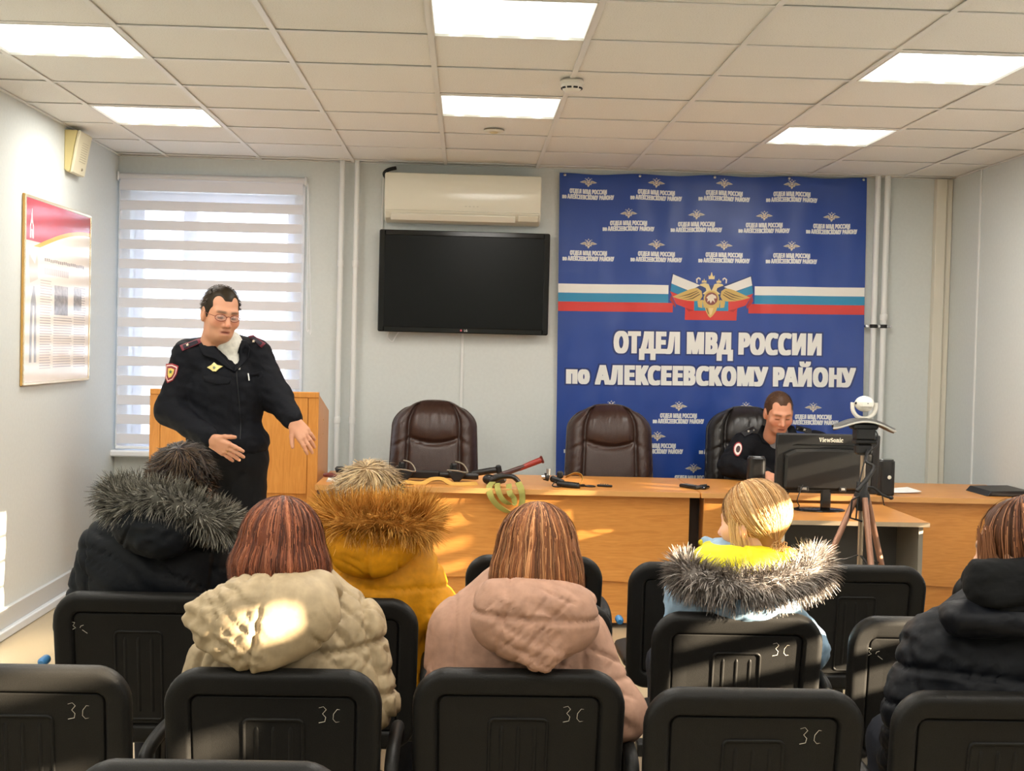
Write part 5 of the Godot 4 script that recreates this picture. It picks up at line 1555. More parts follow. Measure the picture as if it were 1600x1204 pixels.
# ---------------------------------------------------------------- soft shapes: joined distance fields meshed as surface nets
class SD:
	var pr := []

	func cap(a: Vector3, b: Vector3, ra: float, rb: float, k := 0.03, sc := Vector3.ONE, bs := Basis(), sub := false) -> void:
		pr.append({"t": 0, "a": a, "b": b, "ra": ra, "rb": rb, "k": k, "sc": sc, "bs": bs, "sub": sub})

	func ell(ce: Vector3, r: Vector3, k := 0.03, bs := Basis(), sub := false) -> void:
		pr.append({"t": 1, "a": ce, "b": ce, "ra": 1.0, "rb": 1.0, "k": k, "sc": r, "bs": bs, "sub": sub})

	func build(mb: MB, cell: float, disp = null, colf = null) -> void:
		var lo := Vector3(1e9, 1e9, 1e9); var hi := -lo
		for p in pr:
			if p.sub: continue
			var r: float = maxf(p.ra, p.rb) * maxf(p.sc.x, maxf(p.sc.y, p.sc.z)) + p.k * 0.3 + cell * 3.0
			var rv := Vector3(r, r, r)
			lo = lo.min(p.a.min(p.b) - rv); hi = hi.max(p.a.max(p.b) + rv)
		var nx := int((hi.x - lo.x) / cell) + 2; var ny := int((hi.y - lo.y) / cell) + 2; var nz := int((hi.z - lo.z) / cell) + 2
		var f := PackedFloat32Array()
		f.resize(nx * ny * nz); f.fill(1.0)
		for p in pr:
			var sc: Vector3 = p.sc
			var k: float = p.k
			var r: float = maxf(p.ra, p.rb) * maxf(sc.x, maxf(sc.y, sc.z)) + k + cell * 2.5
			var rv := Vector3(r, r, r)
			var a: Vector3 = p.a
			var l0: Vector3 = (p.a.min(p.b) - rv - lo) / cell; var l1: Vector3 = (p.a.max(p.b) + rv - lo) / cell
			var x0 := maxi(0, int(l0.x)); var x1 := mini(nx - 1, int(l1.x) + 1)
			var y0 := maxi(0, int(l0.y)); var y1 := mini(ny - 1, int(l1.y) + 1)
			var z0 := maxi(0, int(l0.z)); var z1 := mini(nz - 1, int(l1.z) + 1)
			var inv: Basis = Basis.from_scale(Vector3.ONE / sc) * (p.bs as Basis).inverse()
			var ms := minf(sc.x, minf(sc.y, sc.z))
			var ba: Vector3 = inv * (p.b - a)
			var bl := maxf(1e-9, ba.length_squared())
			var ra: float = p.ra; var dr: float = p.rb - p.ra
			var kind: int = p.t; var sub: bool = p.sub
			var plain: bool = sc == Vector3.ONE
			var isc := Vector3.ONE / sc
			for z in range(z0, z1 + 1):
				for y in range(y0, y1 + 1):
					var i := (z * ny + y) * nx + x0
					var q := Vector3(lo.x + x0 * cell, lo.y + y * cell, lo.z + z * cell) - a
					for x in range(x0, x1 + 1):
						var l := q if plain else inv * q
						var d: float
						if kind == 0:
							var h := clampf(l.dot(ba) / bl, 0.0, 1.0)
							d = ((l - ba * h).length() - (ra + dr * h)) * ms
						else:
							var k0 := l.length()
							d = (k0 - 1.0) * k0 / maxf(1e-6, (l * isc).length())
						var o := f[i]
						if sub:
							var h2 := maxf(k - absf(o + d), 0.0)
							f[i] = maxf(o, -d) + h2 * h2 / (4.0 * k)
						else:
							var h3 := maxf(k - absf(o - d), 0.0)
							f[i] = minf(o, d) - h3 * h3 / (4.0 * k)
						i += 1
						q.x += cell
		# one vertex in each crossed cell
		var ids := PackedInt32Array()
		ids.resize(nx * ny * nz); ids.fill(-1)
		var base := mb.v.size()
		var sx := 1; var sy := nx; var sz := nx * ny
		var corner := [0, sx, sy, sx + sy, sz, sx + sz, sy + sz, sx + sy + sz]
		var edges := [[0, 1], [2, 3], [4, 5], [6, 7], [0, 2], [1, 3], [4, 6], [5, 7], [0, 4], [1, 5], [2, 6], [3, 7]]
		var cp := [Vector3(0, 0, 0), Vector3(1, 0, 0), Vector3(0, 1, 0), Vector3(1, 1, 0), Vector3(0, 0, 1), Vector3(1, 0, 1), Vector3(0, 1, 1), Vector3(1, 1, 1)]
		var lim := cell * 3.2
		var cells := PackedInt32Array()
		for z in nz - 1:
			for y in ny - 1:
				var i := (z * ny + y) * nx
				for x in nx - 1:
					var f0 := f[i]
					if f0 < lim and f0 > -lim:
						var s0 := f0 < 0.0
						if (f[i + 1] < 0.0) != s0 or (f[i + sy] < 0.0) != s0 or (f[i + sz] < 0.0) != s0 or (f[i + 1 + sy] < 0.0) != s0 or (f[i + 1 + sz] < 0.0) != s0 or (f[i + sy + sz] < 0.0) != s0 or (f[i + 1 + sy + sz] < 0.0) != s0:
							var s := Vector3.ZERO
							var c := 0
							for e in edges:
								var fa: float = f[i + corner[e[0]]]; var fb: float = f[i + corner[e[1]]]
								if (fa < 0.0) != (fb < 0.0):
									s += (cp[e[0]] as Vector3).lerp(cp[e[1]], fa / (fa - fb)); c += 1
							ids[i] = mb.vert(lo + (Vector3(x, y, z) + s / c) * cell, Vector3.ZERO)
							cells.append(i)
					i += 1
		var tr := PackedInt32Array()
		for i in cells:
			var s0 := f[i] < 0.0
			for ax in 3:
				var st: int = [sx, sy, sz][ax]; var u: int = [sy, sz, sx][ax]; var w: int = [sz, sx, sy][ax]
				if i + st >= f.size() or (f[i + st] < 0.0) == s0: continue
				if i - u - w < 0: continue
				var a := ids[i]; var b := ids[i - u]; var c := ids[i - u - w]; var d := ids[i - w]
				if a < 0 or b < 0 or c < 0 or d < 0: continue
				if s0: tr.append_array([a, b, c, a, c, d])
				else: tr.append_array([a, c, b, a, d, c])
		var norms := func():
			for i in range(base, mb.v.size()): mb.n[i] = Vector3.ZERO
			for k in range(0, tr.size(), 3):
				var a := tr[k]; var b := tr[k + 1]; var c := tr[k + 2]
				var nn: Vector3 = (mb.v[b] - mb.v[a]).cross(mb.v[c] - mb.v[a])
				mb.n[a] += nn; mb.n[b] += nn; mb.n[c] += nn
			for i in range(base, mb.v.size()): mb.n[i] = mb.n[i].normalized()
		norms.call()
		if disp != null:
			for i in range(base, mb.v.size()): mb.v[i] += mb.n[i] * (disp.call(mb.v[i], mb.n[i]) as float)
			norms.call()
		if colf != null:
			for i in range(base, mb.v.size()): mb.c[i] = colf.call(mb.v[i], mb.n[i])
		for k in range(0, tr.size(), 3):
			mb.ix.append(tr[k]); mb.ix.append(tr[k + 2]); mb.ix.append(tr[k + 1])

# where a surface faces the room: height map over x and y, to lay badges and flaps on it
class Drape:
	var m := {}
	var cell := 0.010
	func _init(mb: MB) -> void:
		for p in mb.v:
			var k := Vector2i(int(floor(p.x / cell)), int(floor(p.y / cell)))
			if not m.has(k) or m[k] < p.z: m[k] = p.z
	func z(x: float, y: float) -> float:
		var s := 0.0; var w := 0.0
		var cx := int(floor(x / cell)); var cy := int(floor(y / cell))
		for i in range(-2, 3):
			for j in range(-2, 3):
				var k := Vector2i(cx + i, cy + j)
				if m.has(k):
					var d := Vector2((k.x + 0.5) * cell - x, (k.y + 0.5) * cell - y).length_squared()
					var ww := exp(-d / (cell * cell * 1.2))
					s += m[k] * ww; w += ww
		if w > 0.0: return s / w
		# beyond the outline: the nearest known column
		for r in range(3, 12):
			var best := -1e9
			for i in range(-r, r + 1):
				for j in range(-r, r + 1):
					var k := Vector2i(cx + i, cy + j)
					if m.has(k) and m[k] > best: best = m[k]
			if best > -1e8: return best
		return 0.0
	# a polygon laid on the surface, as a fan from its middle with inner rings
	func lay(mb: MB, poly: Array, off: float, th := 0.004) -> void:
		var ce := Vector2.ZERO
		for p in poly: ce += p
		ce /= poly.size()
		var rows := []
		for f in [0.0, 0.33, 0.66, 0.94, 1.0, 1.02]:
			var row := PackedVector3Array()
			for p in poly:
				var q: Vector2 = ce.lerp(p, f)
				row.append(Vector3(q.x, q.y, z(q.x, q.y) + (off if f < 0.97 else (off - th * 0.5 if f < 1.01 else off - th * 1.6))))
			rows.append(row)
		var area := 0.0
		for i in poly.size():
			area += poly[i].cross(poly[(i + 1) % poly.size()])
		mb.grid(rows, true, false, area > 0)

func head_prims(sd: SD, T: Transform3D, s: float, ears := true, mouth_open := 0.0, neck := 1.0) -> void:
	var B := T.basis
	var e := func(c: Vector3, r: Vector3, k: float, sub := false): sd.ell(T * (c * s), r * s, k * s, B, sub)
	var c := func(a: Vector3, b: Vector3, ra: float, rb: float, k: float, sub := false): sd.cap(T * (a * s), T * (b * s), ra * s, rb * s, k * s, Vector3.ONE, Basis(), sub)
	e.call(Vector3(0, 0.036, -0.018), Vector3(0.076, 0.087, 0.096), 0.01)
	e.call(Vector3(0, -0.03, 0.024), Vector3(0.056, 0.080, 0.064), 0.045)
	e.call(Vector3(0, -0.085, 0.055), Vector3(0.034, 0.026, 0.026), 0.04)
	for q in [-1, 1]:
		c.call(Vector3(q * 0.012, 0.020, 0.086), Vector3(q * 0.045, 0.021, 0.066), 0.010, 0.010, 0.02)
		e.call(Vector3(q * 0.042, -0.028, 0.058), Vector3(0.026, 0.024, 0.022), 0.03)
		e.call(Vector3(q * 0.031, -0.002, 0.098), Vector3(0.017, 0.011, 0.014), 0.014, true)
		e.call(Vector3(q * 0.031, -0.002, 0.0755), Vector3(0.0135, 0.0115, 0.0125), 0.004)
		e.call(Vector3(q * 0.013, -0.040, 0.092), Vector3(0.009, 0.008, 0.010), 0.008)
		if ears:
			e.call(Vector3(q * 0.078, -0.008, -0.010), Vector3(0.012, 0.035, 0.021), 0.008)
			e.call(Vector3(q * 0.091, -0.004, -0.006), Vector3(0.007, 0.018, 0.009), 0.006, true)
	c.call(Vector3(0, 0.006, 0.086), Vector3(0, -0.034, 0.110), 0.009, 0.012, 0.014)
	e.call(Vector3(0, -0.0635, 0.084), Vector3(0.022, 0.0065, 0.010), 0.008)
	e.call(Vector3(0, -0.0765 - mouth_open * 0.006, 0.081), Vector3(0.019, 0.007, 0.010), 0.008)
	e.call(Vector3(0, -0.070 - mouth_open * 0.003, 0.094), Vector3(0.021, 0.0022 + 0.004 * mouth_open, 0.012), 0.004, true)
	c.call(Vector3(0, -0.06, -0.02), Vector3(0, -0.06 - 0.105 * neck, -0.02 - 0.025 * neck), 0.052 + 0.004 * neck, 0.048 + 0.012 * neck, 0.04)

func face_colour(l: Vector3, skin: Color, brow: Color, stubble := 0.0) -> Color:
	var ax := absf(l.x)
	var col := skin
	if l.z > 0.04:
		var lip := exp(-pow((l.y + 0.070) / 0.0085, 4.0)) * exp(-pow(ax / 0.023, 6.0))
		col = col.lerp(lin(rgb(168, 86, 76)), 0.75 * lip)
		var inner := exp(-pow((l.y + 0.0705) / 0.0028, 2.0)) * exp(-pow(ax / 0.018, 6.0))
		col = col.lerp(lin(rgb(92, 40, 36)), 0.8 * inner)
		var bro := exp(-pow((l.y - 0.021 + 0.10 * maxf(0.0, ax - 0.035)) / 0.0062, 4.0)) * exp(-pow((ax - 0.030) / 0.020, 6.0))
		col = col.lerp(brow, 0.85 * bro)
		var lash := exp(-pow((l.y + 0.006) / 0.0040, 2.0)) * exp(-pow((ax - 0.031) / 0.0140, 6.0))
		col = col.lerp(lin(rgb(46, 30, 26)), 0.9 * lash)
		col = col.lerp(lin(rgb(206, 120, 100)), 0.35 * exp(-(pow((ax - 0.042) / 0.02, 2.0) + pow((l.y + 0.03) / 0.02, 2.0))))
		col = col.lerp(lin(rgb(206, 116, 98)), 0.3 * exp(-(pow(ax / 0.014, 2.0) + pow((l.y + 0.036) / 0.012, 2.0))))
		col = col.lerp(lin(rgb(150, 116, 100)), stubble * smoothstep(-0.045, -0.06, l.y))
	return col

# a hand: d towards the fingertips, s towards the thumb, p the way the palm faces
func hand_prims(sd: SD, w: Vector3, d: Vector3, s: Vector3, curl: Array, sc := 1.0) -> void:
	d = d.normalized(); s = (s - d * s.dot(d)).normalized()
	var p := d.cross(s).normalized()
	if p.dot(Vector3.DOWN) < 0.0: p = p
	hand_with(sd, w, d, s, p, curl, sc)

func hand_with(sd: SD, w: Vector3, d: Vector3, s: Vector3, p: Vector3, curl: Array, sc: float) -> void:
	sd.cap(w - d * 0.03 * sc, w + d * 0.01 * sc, 0.027 * sc, 0.026 * sc, 0.01)
	var off := [0.032, 0.011, -0.010, -0.030]
	var kn := [0.082, 0.087, 0.083, 0.074]
	var ln := [0.072, 0.080, 0.073, 0.058]
	for i in 4:
		var k: Vector3 = w + (d * kn[i] + s * off[i] * 0.95) * sc
		sd.cap(w + (d * 0.01 + s * off[i] * 0.55) * sc, k, 0.017 * sc, 0.0125 * sc, 0.012)
		var dir: Vector3 = d + s * off[i] * 3.0
		dir = dir.normalized()
		var ax: Vector3 = dir.cross(p).normalized()
		var a: float = curl[i]
		var r: float = [0.0092, 0.0094, 0.0090, 0.0082][i] * sc
		var q := k
		for j in 3:
			dir = dir.rotated(ax, a * [0.6, 0.9, 0.6][j])
			var e: Vector3 = q + dir * ln[i] * [0.46, 0.30, 0.24][j] * sc
			sd.cap(q, e, r * [1.08, 1.0, 0.92][j], r * [1.0, 0.92, 0.82][j], 0.004)
			q = e
	var b := w + (d * 0.022 + s * 0.026) * sc
	var td := (d * 0.65 + s * 0.72 + p * 0.25).normalized()
	var e1 := b + td * 0.036 * sc
	sd.cap(w + s * 0.008 * sc, b, 0.017 * sc, 0.016 * sc, 0.01)
	sd.cap(b, e1, 0.0145 * sc, 0.0112 * sc, 0.008)
	td = (td + d * 0.35).normalized()
	var e2 := e1 + td * 0.030 * sc
	sd.cap(e1, e2, 0.0112 * sc, 0.0098 * sc, 0.004)
	sd.cap(e2, e2 + (td + d * 0.2).normalized() * 0.020 * sc, 0.0098 * sc, 0.008 * sc, 0.004)

# ---------------------------------------------------------------- hair and fur
func vary(c: Color, a: float) -> Color:
	var f := 1.0 + rng.randf_range(-a, a)
	return Color(c.r * f, c.g * f, c.b * f)

# a soft tube of fur along a path; fall is the way the hairs lie
func fur(mb: MB, pts: Array, rad: Array, count: int, length: float, root: Color, tip: Color, fall: Vector3, width := 0.0022, core := true) -> void:
	var path := curve(pts, 8)
	var m := path.size()
	var rr := []
	for i in m:
		var f := float(i) / (m - 1) * (rad.size() - 1)
		var a := int(f)
		rr.append(lerpf(rad[a], rad[mini(a + 1, rad.size() - 1)], f - a))
	if core:
		mb.col = root.lerp(tip, 0.35)
		mb.tube(path, rr, 12)
		mb.col = Color.WHITE
	for k in count:
		var i := rng.randi_range(0, m - 2)
		var ft := rng.randf()
		var c: Vector3 = path[i].lerp(path[i + 1], ft)
		var tg := (path[i + 1] - path[i]).normalized()
		var dv := Vector3(rng.randfn(), rng.randfn(), rng.randfn())
		dv = (dv - tg * dv.dot(tg) * 0.85).normalized()
		if i == 0: dv = (dv - tg * 0.7 * rng.randf()).normalized()
		if i == m - 2: dv = (dv + tg * 0.7 * rng.randf()).normalized()
		var r: float = rr[i]
		var p := c + dv * r * 0.85
		var cl := 0.35 * noise_b.get_noise_3d(p.x * 28.0, p.y * 28.0, p.z * 28.0)
		var l := length * rng.randf_range(0.55, 1.15)
		var dir := (dv * 0.75 + fall * 0.8 + tg * (cl * 1.6 + rng.randf_range(-0.25, 0.25)) + Vector3(rng.randf_range(-0.2, 0.2), rng.randf_range(-0.2, 0.2), rng.randf_range(-0.2, 0.2))).normalized()
		var q := PackedVector3Array([p])
		for j in 3:
			p += dir * l / 3.0
			dir = (dir + Vector3(0, -0.16, 0) + fall * 0.15).normalized()
			q.append(p)
		# each hair has one colour of its own, from the dark or the pale hairs of the pelt
		var a := vary(root.lerp(tip, clampf(rng.randf_range(0.05, 1.05) + cl * 1.2, 0.0, 1.0)), 0.15)
		mb.ribbon(q, width * rng.randf_range(0.7, 1.3), dv, a, a, 0.2)

# straight hair falling from a parting over an ellipsoid down to a hem
func long_hair(mb: MB, T: Transform3D, r: Vector3, hem: Callable, count: int, cols: Array, widen: float, face_half := 0.9, width := 0.0027) -> void:
	# T: head frame (z forward); r: radii of the hair volume; hem(phi) gives local y of the ends
	for k in count:
		var phi := rng.randf_range(-PI, PI)             # 0 is the face
		if absf(phi) < face_half and rng.randf() > 0.05: continue
		var lay := rng.randf_range(-0.007, 0.004)
		var start := rng.randf_range(0.02, 0.55)
		var tw := 0.10 * noise_b.get_noise_2d(phi * 6.0, 3.0) + rng.randf_range(-0.05, 0.05)
		var strand := noise_b.get_noise_2d(phi * 14.0, 8.0)
		var c: Color = cols[rng.randi_range(0, cols.size() - 1)]
		var sh := 1.0 + 0.55 * strand + 0.25 * noise_b.get_noise_2d(phi * 40.0, 1.0)
		c = Color(c.r * sh, c.g * sh, c.b * sh)
		var y_end: float = hem.call(phi) + rng.randf_range(-0.012, 0.012)
		var q := PackedVector3Array()
		var ph := phi
		var steps := 11
		for j in steps:
			var f := float(j) / (steps - 1)
			var ce := lerpf(start, 2.6, f)              # angle from the crown, then straight down
			var p: Vector3
			ph = phi + tw * f
			if ce < PI / 2:
				p = Vector3(sin(ph) * sin(ce) * r.x, cos(ce) * r.y, cos(ph) * sin(ce) * r.z)
			else:
				var g := (ce - PI / 2) / (2.6 - PI / 2)
				var wv := 1.0 + widen * sin(g * PI * 0.62) - 0.10 * g * g * g
				p = Vector3(sin(ph) * r.x * wv, lerpf(0.0, y_end, g), cos(ph) * r.z * wv)
			p += p.normalized() * lay
			p.x += 0.007 * noise_a.get_noise_2d(phi * 5.0, f * 2.0)
			q.append(T * p)
		mb.ribbon(q, width * rng.randf_range(0.6, 1.4), T.basis * Vector3(sin(phi), 0.35, cos(phi)), vary(c, 0.2), vary(c, 0.2), 0.25)

# short hair combed over a skull; where(l) says how long it is at a direction
func short_hair(mb: MB, T: Transform3D, ce: Vector3, r: Vector3, count: int, length: float, cols: Array, where: Callable, swirl := Vector3(0, 0, 0), width := 0.003) -> void:
	for k in count:
		var d := Vector3(rng.randfn(), rng.randfn(), rng.randfn()).normalized()
		var amount: float = where.call(d)
		if amount <= 0.0 or rng.randf() > amount + 0.15: continue
		var p := ce + Vector3(d.x * r.x, d.y * r.y, d.z * r.z)
		var crown := Vector3(0.1, 0.75, -0.65).normalized()
		var flow := (d - crown * d.dot(crown))
		if flow.length() < 0.05: flow = Vector3(rng.randf_range(-1, 1), 0, rng.randf_range(-1, 1))
		flow = (flow.normalized() + swirl + Vector3(0, -0.35, 0) + d.cross(crown) * 0.5).normalized()
		var strand := noise_b.get_noise_3d(d.x * 7.0, d.y * 7.0, d.z * 7.0)
		var dir := (flow + d * 0.16 + Vector3(rng.randf_range(-0.2, 0.2), rng.randf_range(-0.2, 0.2), rng.randf_range(-0.2, 0.2)) + d.cross(crown) * strand).normalized()
		var q := PackedVector3Array([T * p])
		var l := length * rng.randf_range(0.6, 1.2)
		for j in 3:
			p += dir * l / 3.0
			dir = (dir - d * 0.28).normalized()
			q.append(T * p)
		var c: Color = cols[rng.randi_range(0, cols.size() - 1)]
		var sh := 1.0 + 0.5 * strand
		c = Color(c.r * sh, c.g * sh, c.b * sh)
		mb.ribbon(q, width * rng.randf_range(0.6, 1.3), T.basis * d, c, c, 0.2)

func head_frame(at: Vector3, yaw: float, pitch: float, roll := 0.0) -> Transform3D:
	# yaw 0 looks towards +z; positive yaw turns the face towards +x
	return Transform3D(Basis(Vector3.UP, deg_to_rad(yaw)) * Basis(Vector3.RIGHT, deg_to_rad(pitch)) * Basis(Vector3.BACK, deg_to_rad(roll)), at)


# ---------------------------------------------------------------- people
func cloth(col: Color, rough := 0.8, crease := 0.5, tone := 0.12) -> StandardMaterial3D:
	var m := grained(mat(col, rough), noise_tex(41, 0.03, [Color(1, 1, 1) * (1.0 - tone), Color(1, 1, 1)], [0.2, 0.8], 512, 4), Vector3(2, 2, 2))
	m.metallic_specular = 0.32
	m.normal_enabled = true
	m.normal_texture = M.crease_tex
	m.normal_scale = crease * 0.35
	return m

func groove(v: float, w: float) -> float: return exp(-(v / w) * (v / w))

# sharp valleys between soft folds of cloth: a, b, c stretch the folds along x, y, z; lean tips them
func folds(p: Vector3, a: float, b: float, c: float, lean: float, amp: float) -> float:
	var n := noise_b.get_noise_3d(p.x * a + p.y * lean, p.y * b + p.x * lean * 1.5, p.z * c)
	var where := smoothstep(-0.15, 0.35, noise_b.get_noise_3d(p.x * 4.0 + 9.0, p.y * 4.0, p.z * 4.0))
	var v := 1.0 - minf(1.0, absf(n) * 3.2)
	return amp * where * (0.45 * n - v * v)

# a seated figure seen from behind: node, body, legs and coat; returns the node and the coat's mesh
func sitter(label: String, x: float, cz: float, sy: float, sw: float, r: float, head: Transform3D, hs: float, coat: Material, disp: Callable, skin: Color, legs: Material, opts := {}) -> Node3D:
	var t := thing("person", label, "person", Vector3(x, 0, cz - 0.25), "people on the chairs")
	var hip := Vector3(x, 0.50, cz - 0.27)
	var chest := Vector3(x, sy - 0.13, cz - 0.235)
	var neck := Vector3(x, sy + 0.02, cz - 0.22)
	# body: one figure of skin under the clothes
	var mb := MB.new()
	mb.col = skin
	var sd := SD.new()
	sd.cap(hip, chest, 0.115, 0.12, 0.04, Vector3(1.05, 1, 0.8)); sd.cap(chest, neck, 0.10, 0.05, 0.05)
	sd.cap(neck - Vector3(0, 0.02, 0), head * Vector3(0, -0.10 * hs, -0.03), 0.05, 0.048, 0.03)
	var wrists := []
	for s in [-1, 1]:
		var sh := Vector3(x + s * (sw - 0.07), sy - 0.05, cz - 0.23)
		var el: Vector3 = opts.get("elbow%d" % s, Vector3(x + s * (sw + 0.015), sy - 0.29, cz - 0.26))
		var wr: Vector3 = opts.get("wrist%d" % s, Vector3(x + s * 0.09, 0.56, cz - 0.50))
		sd.cap(chest + Vector3(0, 0.06, 0), sh, 0.06, 0.05, 0.03); sd.cap(sh, el, 0.045, 0.036, 0.02); sd.cap(el, wr, 0.036, 0.026, 0.02)
		var kn := Vector3(x + s * 0.10, 0.50, cz - 0.66); var an := Vector3(x + s * 0.10, 0.10, cz - 0.68)
		sd.cap(hip + Vector3(s * 0.07, 0, 0), kn, 0.075, 0.055, 0.03); sd.cap(kn, an, 0.05, 0.038, 0.02)
		wrists.append([el, wr, kn, an, s])
	sd.build(mb, 0.016)
	sd = SD.new(); head_prims(sd, head, hs, true, 0.0, 0.25)
	var inv := head.affine_inverse()
	sd.build(mb, 0.0062, null, func(p, n): return face_colour(inv * p / hs, skin, lin(rgb(90, 66, 48))))
	for w in wrists:
		sd = SD.new()
		hand_with(sd, w[1] + Vector3(0, 0, -0.02), Vector3(-w[4] * 0.25, -0.15, -1).normalized(), Vector3(-w[4], 0.15, -0.25).normalized(), Vector3(0, -1, 0.1).normalized(), [0.3, 0.3, 0.35, 0.4], 0.86)
		sd.build(mb, 0.005)
	wobj("body", mb, M.skin, t)
	# trousers and shoes
	sd = SD.new()
	for w in wrists:
		sd.cap(hip + Vector3(w[4] * 0.07, 0, 0), w[2], 0.095, 0.072, 0.03); sd.cap(w[2], w[3] - Vector3(0, 0.02, 0), 0.068, 0.056, 0.02)
	mb = MB.new(); sd.build(mb, 0.018)
	wobj("trousers", mb, legs, t)
	for w in wrists:
		sd = SD.new(); sd.cap(w[3] + Vector3(0, -0.055, 0.03), w[3] + Vector3(w[4] * 0.02, -0.062, -0.14), 0.042, 0.036, 0.02)
		mb = MB.new(); sd.build(mb, 0.012)
		wobj("shoe", mb, M.black, t)
	# coat
	sd = SD.new()
	sd.cap(hip + Vector3(0, 0.02, 0.0), chest, 0.185 * r, 0.19 * r, 0.05, Vector3(1.06 * sw / 0.2, 1, 0.82))
	sd.cap(chest, neck + Vector3(0, 0.01, 0.0), 0.15 * r, 0.085 * r, 0.08, Vector3(1, 1, 0.85))
	for w in wrists:
		var s: int = w[4]
		var sh := Vector3(x + s * (sw - 0.075), sy - 0.065, cz - 0.22)
		sd.cap(neck + Vector3(0, -0.03, 0.0), sh, 0.08 * r, 0.078 * r, 0.05)
		sd.cap(sh, w[0], 0.082 * r, 0.070 * r, 0.03); sd.cap(w[0], w[1] + Vector3(0, 0, 0.03), 0.070 * r, 0.050 * r, 0.025)
	mb = MB.new(); sd.build(mb, opts.get("cell", 0.0085), disp)
	wobj("jacket", mb, coat, t)
	return t

func hood(t: Node3D, sd: SD, material: Material, disp, cell := 0.0065, called := "hood") -> MeshInstance3D:
	var mb := MB.new(); sd.build(mb, cell, disp)
	return wobj(called, mb, material, t)

func build_people() -> void:
	M.skin = vmat(0.55)
	M.skin.subsurf_scatter_enabled = true; M.skin.subsurf_scatter_strength = 0.08
	M.hair = vmat(0.48); M.hair.metallic_specular = 0.3; M.fur = vmat(0.85); M.fur.metallic_specular = 0.2
	M.crease_tex = noise_tex(42, 0.012, [], [], 512, 4, true, 9.0)
	var jeans := cloth(rgb(38, 40, 48)); var pale := lin(rgb(226, 178, 150))
	girl_pink(jeans, pale)
	girl_beige(jeans, pale)
	boy_yellow(jeans, pale)
	boy_grey_fur(jeans, pale)
	girl_blonde(jeans, pale)
	girl_navy(jeans, pale)
	officer_standing()
	officer_seated()

func girl_pink(jeans: Material, pale: Color) -> void:
	var cz := -2.985
	var H := head_frame(Vector3(0.181, 1.013, -3.170), 180, 8)
	var coat := cloth(rgb(180, 140, 118), 0.62, 0.7)
	var wr := func(p: Vector3, n: Vector3) -> float:
		var d := 0.005 * noise_b.get_noise_3d(p.x * 4.0, p.y * 5.0, p.z * 4.0) + folds(p, 4.0, 15.0, 4.0, 4.0, 0.008) + folds(p, 9.0, 5.0, 9.0, -5.0, 0.005)
		d -= 0.006 * groove(p.y - 0.735 - 0.02 * p.x, 0.006)                       # yoke seam
		d -= 0.007 * (groove(p.x - 0.136 - 0.150, 0.006) + groove(p.x - 0.136 + 0.150, 0.006)) * (1.0 if p.z > -3.25 else 0.0)
		return d
	var t := sitter("girl in dusty pink hooded coat with straight light brown hair", 0.136, cz, 0.885, 0.20, 1.0, H, 0.92, coat, wr, pale, jeans, {"cell": 0.0075, "elbow1": Vector3(0.368, 0.654, -3.140), "elbow-1": Vector3(-0.015, 0.651, -3.160)})
	var sd := SD.new()
	sd.cap(Vector3(0.070, 0.959, -3.040), Vector3(0.262, 0.946, -3.040), 0.022, 0.022, 0.02, Vector3(1, 1, 1.3))
	sd.cap(Vector3(0.064, 0.930, -3.040), Vector3(0.268, 0.919, -3.040), 0.027, 0.027, 0.02, Vector3(1, 1, 1.3))
	sd.cap(Vector3(0.066, 0.887, -3.050), Vector3(0.269, 0.879, -3.050), 0.034, 0.034, 0.03, Vector3(1, 1, 1.2))
	sd.ell(Vector3(0.171, 0.887, -3.030), Vector3(0.128, 0.082, 0.07), 0.05)
	sd.cap(Vector3(0.168, 0.871, -3.020), Vector3(0.180, 0.822, -2.975), 0.085, 0.034, 0.05, Vector3(1.15, 1, 0.75))
	sd.cap(Vector3(0.067, 0.933, -3.100), Vector3(0.077, 0.911, -3.220), 0.032, 0.03, 0.04); sd.cap(Vector3(0.283, 0.922, -3.100), Vector3(0.283, 0.907, -3.220), 0.032, 0.03, 0.04)
	hood(t, sd, coat, func(p, n):
		var d := folds(p, 5.0, 24.0, 5.0, 6.0, 0.008) + folds(p, 8.0, 10.0, 8.0, -9.0, 0.006)
		d -= 0.010 * groove(p.y - 0.908 + 0.05 * (p.x - 0.136), 0.006)
		d -= 0.004 * groove(p.x - 0.085 - 0.2 * (p.y - 0.85), 0.004)
		return d)
	var mb := MB.new()
	var cols := [lin(rgb(130, 80, 48)), lin(rgb(152, 98, 60)), lin(rgb(184, 130, 86)), lin(rgb(104, 62, 38))]
	sd = SD.new()
	sd.ell(H * Vector3(0, 0.028, -0.018), Vector3(0.083, 0.092, 0.102), 0.03, H.basis)
	sd.cap(H * Vector3(0, -0.01, -0.03), H * Vector3(0, -0.10, -0.035), 0.082, 0.092, 0.04)
	sd.ell(H * Vector3(0, -0.03, 0.10), Vector3(0.085, 0.10, 0.07), 0.02, H.basis, true)
	sd.build(mb, 0.007, null, func(p, n): return cols[0])
	long_hair(mb, H.translated_local(Vector3(0.004, 0.024, -0.014)), Vector3(0.092, 0.102, 0.108), func(ph): return -0.13, 4600, cols, 0.24, 0.8)
	wobj("hair", mb, M.hair, t)

